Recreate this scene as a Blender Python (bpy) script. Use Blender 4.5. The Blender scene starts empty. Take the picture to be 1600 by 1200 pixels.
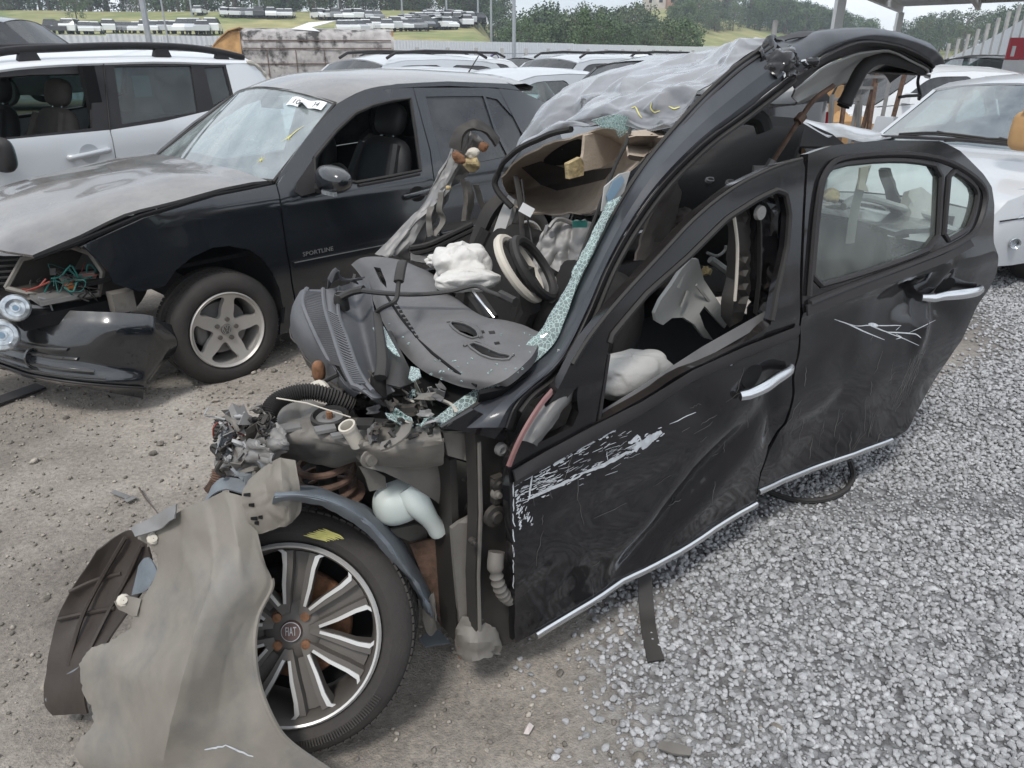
import bpy, bmesh, math, random
import numpy as np
from mathutils import Vector as V, Matrix, noise
from mathutils.geometry import delaunay_2d_cdt
R = math.radians
rnd = random.Random(7)
sc = bpy.context.scene
COL = sc.collection

# ---------------------------------------------------------------- camera
CAM = V((0, 0, 1.65)); FPX = 1150.0; PITCH = R(24.1)
cd = bpy.data.cameras.new('camera'); cam = bpy.data.objects.new('camera', cd); COL.objects.link(cam)
cam.location = CAM; cam.rotation_euler = (R(90) - PITCH, 0, 0)
cd.sensor_width = 36; cd.lens = 36 * FPX / 1600; cd.clip_start = 0.05; cd.clip_end = 3000
sc.camera = cam

# ---------------------------------------------------------------- sky, sun, exposure
SUN_EL, SUN_AZ = R(58), R(200)      # azimuth measured clockwise from +Y
w = bpy.data.worlds.new('World'); sc.world = w; w.use_nodes = True
nt = w.node_tree; nt.nodes.clear()
def N(t, **k):
    n = nt.nodes.new(t)
    for a, b in k.items(): setattr(n, a, b)
    return n
out = N('ShaderNodeOutputWorld'); bg = N('ShaderNodeBackground'); bg.inputs['Strength'].default_value = 0.1
sky = N('ShaderNodeTexSky', sky_type='NISHITA'); sky.sun_disc = False; sky.sun_elevation = SUN_EL; sky.sun_rotation = SUN_AZ
sky.dust_density = 2.0; sky.air_density = 1.0
tc = N('ShaderNodeTexCoord'); mp = N('ShaderNodeMapping'); mp.inputs['Scale'].default_value = (1.0, 1.0, 3.2)
nz = N('ShaderNodeTexNoise'); nz.inputs['Scale'].default_value = 2.3; nz.inputs['Detail'].default_value = 7; nz.inputs['Roughness'].default_value = .58
rp = N('ShaderNodeValToRGB'); rp.color_ramp.elements[0].position = .30; rp.color_ramp.elements[1].position = .56
rp.color_ramp.elements[0].color = (.35,)*3 + (1,)
nz2 = N('ShaderNodeTexNoise'); nz2.inputs['Scale'].default_value = 4.0; nz2.inputs['Detail'].default_value = 6
rp2 = N('ShaderNodeValToRGB'); rp2.color_ramp.elements[0].position = .3; rp2.color_ramp.elements[1].position = .7
rp2.color_ramp.elements[0].color = (5.4, 6.0, 6.8, 1); rp2.color_ramp.elements[1].color = (8.6, 9.0, 9.4, 1)
mx = N('ShaderNodeMixRGB')
L = nt.links.new
L(tc.outputs['Generated'], mp.inputs['Vector']); L(mp.outputs[0], nz.inputs['Vector']); L(mp.outputs[0], nz2.inputs['Vector'])
L(nz.outputs['Fac'], rp.inputs[0]); L(rp.outputs[0], mx.inputs[0]); L(sky.outputs[0], mx.inputs[1])
L(nz2.outputs['Fac'], rp2.inputs[0]); L(rp2.outputs[0], mx.inputs[2]); L(mx.outputs[0], bg.inputs['Color']); L(bg.outputs[0], out.inputs['Surface'])
sd = bpy.data.lights.new('sun', 'SUN'); sd.energy = 1.5; sd.angle = R(11); sd.color = (1, .97, .92)
sun = bpy.data.objects.new('sun', sd); COL.objects.link(sun); sun.location = (0, 0, 30)
sdir = V((math.sin(SUN_AZ) * math.cos(SUN_EL), math.cos(SUN_AZ) * math.cos(SUN_EL), math.sin(SUN_EL)))
sun.rotation_euler = (-sdir).to_track_quat('-Z', 'Y').to_euler()
vs = sc.view_settings; vs.view_transform = 'Standard'; vs.look = 'None'; vs.gamma = 1; vs.use_curve_mapping = False; vs.exposure = 0.65

# ---------------------------------------------------------------- survey: photograph pixels -> metres
def ray(px, py):
    u = (px - 800) / FPX; v = (600 - py) / FPX; c, s = math.cos(PITCH), math.sin(PITCH)
    return V((u, c + v * s, -s + v * c))
def T(px, py, t): return CAM + ray(px, py) * t
def Tz(px, py, z): r = ray(px, py); return CAM + r * ((z - CAM.z) / r.z)
class Frame:
    """car frame: s runs rearwards, n inwards from the left side, z up"""
    def __init__(f, x, y, ang):
        f.o = V((x, y, 0)); f.a = ang; f.d = V((math.cos(ang), math.sin(ang), 0)); f.n = V((-math.sin(ang), math.cos(ang), 0))
    def P(f, s, n, z): return f.o + f.d * s + f.n * n + V((0, 0, z))
    def at(f, px, py, n=0.0):
        r = ray(px, py); return CAM + r * ((n - (CAM - f.o).dot(f.n)) / r.dot(f.n))
    def loc(f, p): q = p - f.o; return V((q.dot(f.d), q.dot(f.n), q.z))
    def sz(f, px, py, n=0.0): l = f.loc(f.at(px, py, n)); return (l.x, l.z)

# ---------------------------------------------------------------- objects
ROOTM = {}
def tag(o, label=None, cat=None, group=None, kind=None):
    if label: o['label'] = label
    if cat: o['category'] = cat
    if group: o['group'] = group
    if kind: o['kind'] = kind
    return o
def thing(name, label, cat, loc=(0, 0, 0), rz=0.0, group=None):
    o = bpy.data.objects.new(name, None); COL.objects.link(o); o.empty_display_size = .2
    o.location = loc; o.rotation_euler = (0, 0, rz)
    ROOTM[o.name] = (Matrix.Translation(V(loc)) @ Matrix.Rotation(rz, 4, 'Z')).inverted()
    return tag(o, label, cat, group)
def root_inv(p):
    while p.parent: p = p.parent
    return ROOTM.get(p.name)
def copy_tree(o, parent=None):
    c = o.copy(); COL.objects.link(c); c.parent = parent
    for k in ('label', 'group'): pass
    for ch in list(o.children): copy_tree(ch, c)
    return c

class MB:
    """collects geometry in world metres and links it as ONE mesh object"""
    def __init__(m): m.v = []; m.f = []; m.mi = []; m.cur = 0
    def add(m, vs, fs):
        b = len(m.v); m.v += [V(x) for x in vs]; m.f += [tuple(b + i for i in f) for f in fs]; m.mi += [m.cur] * len(fs); return m
    def box(m, c, size, rot=None, taper=1.0):
        hx, hy, hz = [x / 2 for x in size]; pts = []
        for z in (-1, 1):
            k = taper if z > 0 else 1
            for x, y in ((-1, -1), (1, -1), (1, 1), (-1, 1)):
                p = V((x * hx * k, y * hy * k, z * hz)); pts.append(V(c) + (rot @ p if rot else p))
        return m.add(pts, [(0, 3, 2, 1), (4, 5, 6, 7), (0, 1, 5, 4), (1, 2, 6, 5), (2, 3, 7, 6), (3, 0, 4, 7)])
    def beam(m, a, b, w, h, up=V((0, 0, 1))):
        a = V(a); b = V(b); x = (b - a).normalized(); y = up.cross(x)
        if y.length < 1e-4: y = V((1, 0, 0)).cross(x)
        y.normalize(); z = x.cross(y)
        rot = Matrix((x, y, z)).transposed()
        return m.box((a + b) / 2, ((b - a).length, w, h), rot)
    def tube(m, pts, r, sides=8, cap=True, flat=1.0, up=None):
        pts = [V(p) for p in pts]; n = len(pts); rs = r if isinstance(r, (list, tuple)) else [r] * n
        vs = []; prev = None
        for i, p in enumerate(pts):
            t = (pts[min(i + 1, n - 1)] - pts[max(i - 1, 0)]).normalized()
            if prev is None:
                a = (up or V((0, 0, 1))); a = a - t * a.dot(t)
                if a.length < 1e-3: a = V((1, 0, 0)) - t * t.x
            else: a = prev - t * prev.dot(t)
            a.normalize(); prev = a; b = t.cross(a)
            for k in range(sides):
                an = 2 * math.pi * k / sides
                vs.append(p + (a * math.cos(an) * flat + b * math.sin(an)) * rs[i])
        fs = [(i * sides + k, i * sides + (k + 1) % sides, (i + 1) * sides + (k + 1) % sides, (i + 1) * sides + k) for i in range(n - 1) for k in range(sides)]
        if cap: fs += [tuple(range(sides))[::-1], tuple((n - 1) * sides + k for k in range(sides))]
        return m.add(vs, fs)
    def grid(m, rows, flip=False):
        nr, nc = len(rows), len(rows[0]); vs = [p for r in rows for p in r]
        fs = [(i * nc + j, i * nc + j + 1, (i + 1) * nc + j + 1, (i + 1) * nc + j) for i in range(nr - 1) for j in range(nc - 1)]
        if flip: fs = [f[::-1] for f in fs]
        return m.add(vs, fs)
    def lathe(m, c, axis, prof, seg=32, up=V((0, 0, 1)), closed=False, a0=0.0, a1=2 * math.pi):
        """prof: (radius, along-axis)"""
        ax = V(axis).normalized(); u = up - ax * up.dot(ax)
        if u.length < 1e-3: u = V((1, 0, 0)) - ax * ax.x
        u.normalize(); w_ = ax.cross(u); n = len(prof); full = abs(a1 - a0 - 2 * math.pi) < 1e-6
        ns = seg if full else seg + 1; vs = []
        for i in range(ns):
            an = a0 + (a1 - a0) * i / seg; dr = u * math.cos(an) + w_ * math.sin(an)
            for (r, h) in prof: vs.append(V(c) + dr * r + ax * h)
        fs = []
        for i in range(seg):
            j = (i + 1) % ns
            for k in range(n - (0 if closed else 1)):
                fs.append((i * n + k, j * n + k, j * n + (k + 1) % n, i * n + (k + 1) % n))
        return m.add(vs, fs)
    def disc(m, c, axis, r, h, seg=20, r2=None):
        r2 = r if r2 is None else r2
        return m.lathe(c, axis, [(1e-4, 0), (r, 0), (r2, h), (1e-4, h)], seg)
    def obj(m, name, mat, parent=None, ang=40, kind=None, smooth=True):
        inv = root_inv(parent) if parent else None
        me = bpy.data.meshes.new(name)
        vs = [inv @ p for p in m.v] if inv else m.v
        org = None
        if parent is None and vs:
            org = V((sum(p.x for p in vs) / len(vs), sum(p.y for p in vs) / len(vs), min(p.z for p in vs)))
            vs = [p - org for p in vs]
        me.from_pydata([p[:] for p in vs], [], m.f); me.update()
        for k in (mat if isinstance(mat, (list, tuple)) else [mat]): me.materials.append(k)
        if isinstance(mat, (list, tuple)): me.polygons.foreach_set('material_index', m.mi)
        bm = bmesh.new(); bm.from_mesh(me); bmesh.ops.recalc_face_normals(bm, faces=bm.faces); bm.to_mesh(me); bm.free()
        if smooth:
            me.polygons.foreach_set('use_smooth', [True] * len(me.polygons)); me.set_sharp_from_angle(angle=R(ang))
        o = bpy.data.objects.new(name, me); COL.objects.link(o)
        if parent: o.parent = parent
        if org: o.location = org
        if kind: o['kind'] = kind
        return o
    def shell(m, th, start=0, away=None):
        """give the open sheet faces[start:] a thickness th against its normals (away: point the normals should face)"""
        fs = m.f[start:]; used = sorted({i for f in fs for i in f}); nrm = {i: V((0, 0, 0)) for i in used}
        for f in fs:
            a, b, c = m.v[f[0]], m.v[f[1]], m.v[f[2]]; n = (b - a).cross(c - a)
            if len(f) > 3: n += (c - a).cross(m.v[f[3]] - a)
            for i in f: nrm[i] += n
        if away is not None:
            tot = sum((nrm[i].dot(away - m.v[i]) for i in used))
            if tot < 0:
                for i in used: nrm[i] = -nrm[i]
        mp_ = {}
        for i in used:
            n = nrm[i]; n = n.normalized() if n.length > 1e-12 else V((0, 0, 1))
            mp_[i] = len(m.v); m.v.append(m.v[i] - n * th)
        ed = {}
        for f in fs:
            for k in range(len(f)):
                a, b = f[k], f[(k + 1) % len(f)]; ed[(a, b)] = 1
        mi = m.mi[start] if start < len(m.mi) else 0
        for f in fs: m.f.append(tuple(mp_[i] for i in reversed(f))); m.mi.append(mi)
        for (a, b) in list(ed):
            if (b, a) not in ed: m.f.append((b, a, mp_[a], mp_[b])); m.mi.append(mi)
        return m

def cr(p0, p1, p2, p3, t):
    return 0.5 * ((2 * p1) + (p2 - p0) * t + (2 * p0 - 5 * p1 + 4 * p2 - p3) * t * t + (3 * p1 - p0 - 3 * p2 + p3) * t ** 3)
def spline(pts, n, closed=False):
    pts = [V(p) for p in pts]; k = len(pts); res = []; segs = k if closed else k - 1
    for i in range(n + (0 if closed else 1)):
        x = i / n * segs; j = min(int(x), segs - 1); t = x - j
        g = (lambda q: pts[q % k]) if closed else (lambda q: pts[max(0, min(k - 1, q))])
        res.append(cr(g(j - 1), g(j), g(j + 1), g(j + 2), t))
    return res
def surf_lin(ctrl, nu, nv):
    """sheet smooth down its length, folded sharply along each column of the control grid"""
    cols = [spline([r[j] for r in ctrl], nu) for j in range(len(ctrl[0]))]; n = len(cols) - 1
    return [[(lambda x: cols[min(int(x), n - 1)][i].lerp(cols[min(int(x), n - 1) + 1][i], x - min(int(x), n - 1)))(j / nv * n) for j in range(nv + 1)] for i in range(nu + 1)]
def surf(ctrl, nu, nv):
    """bicubic sheet through a grid of control points"""
    rows = [spline(r, nv) for r in ctrl]; cols = [spline([r[j] for r in rows], nu) for j in range(nv + 1)]
    return [[cols[j][i] for j in range(nv + 1)] for i in range(nu + 1)]
def crumple(rows, amp, sc_, seed=0, edge=1.0, ridged=True):
    """push a sheet about along its own normals: sharp folds where ridged"""
    nr, nc = len(rows), len(rows[0]); outr = []
    for i in range(nr):
        r = []
        for j in range(nc):
            a = rows[min(i + 1, nr - 1)][j] - rows[max(i - 1, 0)][j]; b = rows[i][min(j + 1, nc - 1)] - rows[i][max(j - 1, 0)]
            n = a.cross(b); n = n.normalized() if n.length > 1e-9 else V((0, 0, 1)); p = rows[i][j]
            q = p * sc_ + V((seed * 7.3, seed * 3.1, seed))
            if ridged:
                h = (0.5 - abs(noise.noise(q))) * 1.2 + .5 * (0.35 - abs(noise.noise(q * 2.3 + V((5, 1, 2)))))
            else: h = noise.fractal(q, 1, 2, 3)
            r.append(p + n * h * amp)
        outr.append(r)
    return outr
class Facets:
    """piecewise flat height field over the unit square: flat plates meeting in hard creases"""
    def __init__(f, nx, ny, seed, jit=.42):
        r = random.Random(seed); pts = []
        for i in range(-1, nx + 2):
            for j in range(-1, ny + 2): pts.append(((i + r.uniform(-jit, jit)) / nx, (j + r.uniform(-jit, jit)) / ny))
        rv, _, rf, *_ = delaunay_2d_cdt([V(p) for p in pts], [], [], 0, 1e-7); f.h = [r.uniform(-1, 1) for _ in rv]; f.rv = [(p[0], p[1]) for p in rv]; f.b = {}; f.n = 16
        for t in rf:
            t = tuple(t); xs = [f.rv[k][0] for k in t]; ys = [f.rv[k][1] for k in t]
            for a in range(int(math.floor(min(xs) * f.n)), int(math.floor(max(xs) * f.n)) + 1):
                for c in range(int(math.floor(min(ys) * f.n)), int(math.floor(max(ys) * f.n)) + 1): f.b.setdefault((a, c), []).append(t)
    def at(f, x, y):
        x = max(.0001, min(.9999, x)); y = max(.0001, min(.9999, y))
        for t in f.b.get((int(x * f.n), int(y * f.n)), ()):
            (x0, y0), (x1, y1), (x2, y2) = (f.rv[k] for k in t); d = (y1 - y2) * (x0 - x2) + (x2 - x1) * (y0 - y2)
            if abs(d) < 1e-12: continue
            a = ((y1 - y2) * (x - x2) + (x2 - x1) * (y - y2)) / d; b = ((y2 - y0) * (x - x2) + (x0 - x2) * (y - y2)) / d
            if a > -1e-6 and b > -1e-6 and a + b < 1 + 1e-6: return a * f.h[t[0]] + b * f.h[t[1]] + (1 - a - b) * f.h[t[2]]
        return 0.0
    def soft(f, x, y, e): return (f.at(x, y) * 2 + f.at(x + e, y) + f.at(x - e, y) + f.at(x, y + e) + f.at(x, y - e)) / 6
def fold(rows, amp, nx, ny, seed, soft=0.0, along=None, rim=1.0):
    """buckle a sheet into flat plates with hard creases"""
    F = Facets(nx, ny, seed); nr, nc = len(rows), len(rows[0]); outr = []
    for i in range(nr):
        r = []
        for j in range(nc):
            u, v = i / (nr - 1), j / (nc - 1); h = F.soft(u, v, soft) if soft else F.at(u, v)
            h *= rim + (1 - rim) * min(1, 7 * min(u, v, 1 - u, 1 - v))
            if along is None:
                a = rows[min(i + 1, nr - 1)][j] - rows[max(i - 1, 0)][j]; b = rows[i][min(j + 1, nc - 1)] - rows[i][max(j - 1, 0)]; n = a.cross(b); n = n.normalized() if n.length > 1e-9 else V((0, 0, 1))
            else: n = along
            r.append(rows[i][j] + n * h * amp)
        outr.append(r)
    return outr
def sheet(name, ctrl, nu, nv, mat, parent, th=.004, amp=0, sc_=6, seed=0, ang=50, ridged=True, kind=None):
    rows = surf(ctrl, nu, nv)
    if amp: rows = crumple(rows, amp, sc_, seed, ridged=ridged)
    m = MB().grid(rows)
    if th: m.shell(th, away=CAM)
    return m.obj(name, mat, parent, ang, kind)

def inside(x, y, poly):
    c = False; n = len(poly); j = n - 1
    for i in range(n):
        xi, yi = poly[i]; xj, yj = poly[j]
        if (yi > y) != (yj > y) and x < (xj - xi) * (y - yi) / (yj - yi) + xi: c = not c
        j = i
    return c
def resample(poly, sp):
    o = []
    for i in range(len(poly)):
        a = poly[i]; b = poly[(i + 1) % len(poly)]; d = math.hypot(b[0] - a[0], b[1] - a[1]); k = max(1, int(round(d / sp)))
        for t in range(k): o.append((a[0] + (b[0] - a[0]) * t / k, a[1] + (b[1] - a[1]) * t / k))
    return o
def chaikin(poly, it=2, closed=True):
    for _ in range(it):
        q = []
        n = len(poly)
        for i in range(n if closed else n - 1):
            a, b = poly[i], poly[(i + 1) % n]
            q += [(a[0] * .75 + b[0] * .25, a[1] * .75 + b[1] * .25), (a[0] * .25 + b[0] * .75, a[1] * .25 + b[1] * .75)]
        if not closed: q = [poly[0]] + q + [poly[-1]]
        poly = q
    return poly
def tri2d(outline, holes=(), sp=.05):
    """triangulate an outline with holes, filled with interior points every sp"""
    loops = [resample(outline, sp)] + [resample(h, sp) for h in holes]
    vs = []; es = []
    for l in loops:
        b = len(vs); vs += l; es += [(b + i, b + (i + 1) % len(l)) for i in range(len(l))]
    nb = len(vs); xs = [p[0] for p in loops[0]]; ys = [p[1] for p in loops[0]]
    cell = {}
    for p in vs: cell.setdefault((int(p[0] // sp), int(p[1] // sp)), []).append(p)
    y = min(ys) + sp * .5; k = 0
    while y < max(ys):
        x = min(xs) + (sp * .5 if k % 2 else sp * .05)
        while x < max(xs):
            if inside(x, y, outline) and not any(inside(x, y, h) for h in holes):
                cx, cy = int(x // sp), int(y // sp)
                if all(math.hypot(q[0] - x, q[1] - y) > sp * .55 for i in (-1, 0, 1) for j in (-1, 0, 1) for q in cell.get((cx + i, cy + j), ())):
                    vs.append((x, y))
            x += sp
        y += sp * .87; k += 1
    rv, re, rf, *_ = delaunay_2d_cdt([V(p) for p in vs], es, [], 0, 1e-6)
    fs = []
    for f in rf:
        cx = sum(rv[i][0] for i in f) / len(f); cy = sum(rv[i][1] for i in f) / len(f)
        if inside(cx, cy, loops[0]) and not any(inside(cx, cy, h) for h in loops[1:]): fs.append(tuple(f))
    return [(p[0], p[1]) for p in rv], fs
def panel_mb(outline, fmap, holes=(), sp=.05, th=.006, away=None, mb=None):
    v2, fs = tri2d(outline, holes, sp); m = mb or MB(); st = len(m.f)
    m.add([fmap(*p) for p in v2], fs)
    if th: m.shell(th, st, away if away is not None else CAM)
    return m
def panel(name, outline, fmap, mat, parent, holes=(), sp=.05, th=.006, away=None, ang=35, kind=None):
    return panel_mb(outline, fmap, holes, sp, th, away).obj(name, mat, parent, ang, kind)
def ss(a, b, x): t = max(0, min(1, (x - a) / (b - a))); return t * t * (3 - 2 * t)
def lerp(a, b, t): return a + (b - a) * t

# ---------------------------------------------------------------- materials
def M(name, col, rough=.5, metal=0.0, var=0.0, vsc=6.0, dust=0.0, dcol=(.30, .27, .235), up=0.0, bump=0.0, bsc=80.0,
      coat=0.0, spec=.5, spots=None, streak=0.0, ani=(1, 1, 1), island=0.0, spotsc=14.0, spotw=(.55, .68), trans=0.0, drough=.85):
    m = bpy.data.materials.new(name); m.use_nodes = True; t = m.node_tree; b = t.nodes['Principled BSDF']; lk = t.links.new
    def nd(ty, **k):
        n = t.nodes.new(ty)
        for a, q in k.items(): setattr(n, a, q)
        return n
    c4 = tuple(col) + (1,)
    b.inputs['Base Color'].default_value = c4; b.inputs['Roughness'].default_value = rough; b.inputs['Metallic'].default_value = metal
    b.inputs['Coat Weight'].default_value = coat; b.inputs['Coat Roughness'].default_value = .06; b.inputs['Specular IOR Level'].default_value = spec
    if trans: b.inputs['Transmission Weight'].default_value = trans
    tcn = nd('ShaderNodeTexCoord'); mpn = nd('ShaderNodeMapping'); mpn.inputs['Scale'].default_value = ani; lk(tcn.outputs['Object'], mpn.inputs[0]); vec = mpn.outputs[0]
    cur = None; rg = None
    def noise_(s, d=5, rr=.6):
        n = nd('ShaderNodeTexNoise'); n.inputs['Scale'].default_value = s; n.inputs['Detail'].default_value = d; n.inputs['Roughness'].default_value = rr
        lk(vec, n.inputs['Vector']); return n.outputs['Fac']
    def rng(x, a, b2, c=0.0, d=1.0):
        n = nd('ShaderNodeMapRange'); n.inputs['From Min'].default_value = a; n.inputs['From Max'].default_value = b2
        n.inputs['To Min'].default_value = c; n.inputs['To Max'].default_value = d; lk(x, n.inputs['Value']); return n.outputs[0]
    def math_(op, a, b2):
        n = nd('ShaderNodeMath', operation=op); n.use_clamp = False
        for i, q in enumerate((a, b2)):
            if isinstance(q, (int, float)): n.inputs[i].default_value = q
            else: lk(q, n.inputs[i])
        return n.outputs[0]
    def mixc(f, a, b2):
        n = nd('ShaderNodeMixRGB')
        for i, q in ((0, f), (1, a), (2, b2)):
            if isinstance(q, tuple): n.inputs[i].default_value = q if len(q) == 4 else q + (1,)
            elif isinstance(q, (int, float)): n.inputs[i].default_value = q
            else: lk(q, n.inputs[i])
        return n.outputs[0]
    cur = c4
    if var:
        f = rng(noise_(vsc), .3, .7, 1 - var, 1 + var)
        n = nd('ShaderNodeVectorMath', operation='SCALE'); n.inputs[0].default_value = col; lk(f, n.inputs['Scale']); cur = n.outputs[0]
    if island:
        g = nd('ShaderNodeNewGeometry'); f = rng(g.outputs['Random Per Island'], 0, 1, 1 - island, 1 + island)
        n = nd('ShaderNodeVectorMath', operation='SCALE')
        if isinstance(cur, tuple): n.inputs[0].default_value = col
        else: lk(cur, n.inputs[0])
        lk(f, n.inputs['Scale']); cur = n.outputs[0]
    if spots:
        f = rng(noise_(spotsc, 6, .65), spotw[0], spotw[1]); cur = mixc(f, cur, tuple(spots))
    rcur = rough
    if dust or up or streak:
        f = rng(noise_(3.5, 8, .68), .28, .72, max(0, dust * .35), dust * 1.25)
        if streak:
            mp2 = nd('ShaderNodeMapping'); mp2.inputs['Scale'].default_value = (55, 2, 3); lk(tcn.outputs['Object'], mp2.inputs[0])
            n = nd('ShaderNodeTexNoise'); n.inputs['Scale'].default_value = 1.0; n.inputs['Detail'].default_value = 5; lk(mp2.outputs[0], n.inputs['Vector'])
            f = math_('ADD', f, math_('MULTIPLY', rng(n.outputs['Fac'], .52, .75), streak))
        if up:
            g = nd('ShaderNodeNewGeometry'); sx = nd('ShaderNodeSeparateXYZ'); lk(g.outputs['Normal'], sx.inputs[0])
            u_ = rng(sx.outputs['Z'], .25, .95); u_ = math_('MULTIPLY', u_, rng(noise_(9, 6), .25, .7, up * .6, up * 1.1)); f = math_('ADD', f, u_)
        cl = nd('ShaderNodeClamp'); lk(f, cl.inputs[0]); f = cl.outputs[0]
        cur = mixc(f, cur, tuple(dcol)); r_ = nd('ShaderNodeMapRange'); lk(f, r_.inputs[0]); r_.inputs['To Min'].default_value = rough; r_.inputs['To Max'].default_value = drough
        lk(r_.outputs[0], b.inputs['Roughness'])
        if coat:
            r2 = nd('ShaderNodeMapRange'); lk(f, r2.inputs[0]); r2.inputs['To Min'].default_value = coat; r2.inputs['To Max'].default_value = 0; lk(r2.outputs[0], b.inputs['Coat Weight'])
    if not isinstance(cur, tuple): lk(cur, b.inputs['Base Color'])
    if bump:
        bp = nd('ShaderNodeBump'); bp.inputs['Strength'].default_value = min(1, bump); bp.inputs['Distance'].default_value = .01 * max(1, bump)
        lk(noise_(bsc, 4), bp.inputs['Height']); lk(bp.outputs[0], b.inputs['Normal'])
    return m
def GLASS(name, tint=(.8, .88, .86), dust=.12, dcol=(.5, .52, .5), rough=.02, crack=False, base=.08):
    m = bpy.data.materials.new(name); m.use_nodes = True; t = m.node_tree; t.nodes.clear(); lk = t.links.new
    o = t.nodes.new('ShaderNodeOutputMaterial'); tr = t.nodes.new('ShaderNodeBsdfTransparent'); tr.inputs[0].default_value = tuple(tint) + (1,)
    gl = t.nodes.new('ShaderNodeBsdfGlossy'); gl.inputs['Roughness'].default_value = rough; fr = t.nodes.new('ShaderNodeFresnel'); fr.inputs[0].default_value = 1.5
    a = t.nodes.new('ShaderNodeMixShader'); ad = t.nodes.new('ShaderNodeMath'); ad.operation = 'ADD'; ad.inputs[1].default_value = base
    lk(fr.outputs[0], ad.inputs[0])
    geo = t.nodes.new('ShaderNodeNewGeometry'); inv_ = t.nodes.new('ShaderNodeMath'); inv_.operation = 'SUBTRACT'; inv_.inputs[0].default_value = 1; lk(geo.outputs['Backfacing'], inv_.inputs[1])
    fm_ = t.nodes.new('ShaderNodeMath'); fm_.operation = 'MULTIPLY'; lk(ad.outputs[0], fm_.inputs[0]); lk(inv_.outputs[0], fm_.inputs[1]); lk(fm_.outputs[0], a.inputs[0]); lk(tr.outputs[0], a.inputs[1]); lk(gl.outputs[0], a.inputs[2])
    df = t.nodes.new('ShaderNodeBsdfDiffuse'); df.inputs[0].default_value = tuple(dcol) + (1,)
    b = t.nodes.new('ShaderNodeMixShader'); tcn = t.nodes.new('ShaderNodeTexCoord'); nz_ = t.nodes.new('ShaderNodeTexNoise'); nz_.inputs['Scale'].default_value = 7; nz_.inputs['Detail'].default_value = 7
    lk(tcn.outputs['Object'], nz_.inputs['Vector']); mr = t.nodes.new('ShaderNodeMapRange'); mr.inputs['From Min'].default_value = .3; mr.inputs['From Max'].default_value = .75
    mr.inputs['To Min'].default_value = dust * .5; mr.inputs['To Max'].default_value = dust * 1.6; lk(nz_.outputs['Fac'], mr.inputs[0]); f = mr.outputs[0]
    if crack:
        vo = t.nodes.new('ShaderNodeTexVoronoi'); vo.feature = 'DISTANCE_TO_EDGE'; vo.inputs['Scale'].default_value = 95; lk(tcn.outputs['Object'], vo.inputs['Vector'])
        m2 = t.nodes.new('ShaderNodeMapRange'); m2.inputs['From Min'].default_value = 0; m2.inputs['From Max'].default_value = .10; m2.inputs['To Min'].default_value = .9; m2.inputs['To Max'].default_value = .28
        lk(vo.outputs['Distance'], m2.inputs[0]); mm = t.nodes.new('ShaderNodeMath'); mm.operation = 'MAXIMUM'; lk(m2.outputs[0], mm.inputs[0]); lk(f, mm.inputs[1]); f = mm.outputs[0]
    fd_ = t.nodes.new('ShaderNodeMath'); fd_.operation = 'MULTIPLY'; lk(f, fd_.inputs[0]); lk(inv_.outputs[0], fd_.inputs[1])
    lk(fd_.outputs[0], b.inputs[0]); lk(a.outputs[0], b.inputs[1]); lk(df.outputs[0], b.inputs[2]); lk(b.outputs[0], o.inputs[0])
    return m
DUST = (.33, .30, .26)
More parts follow.
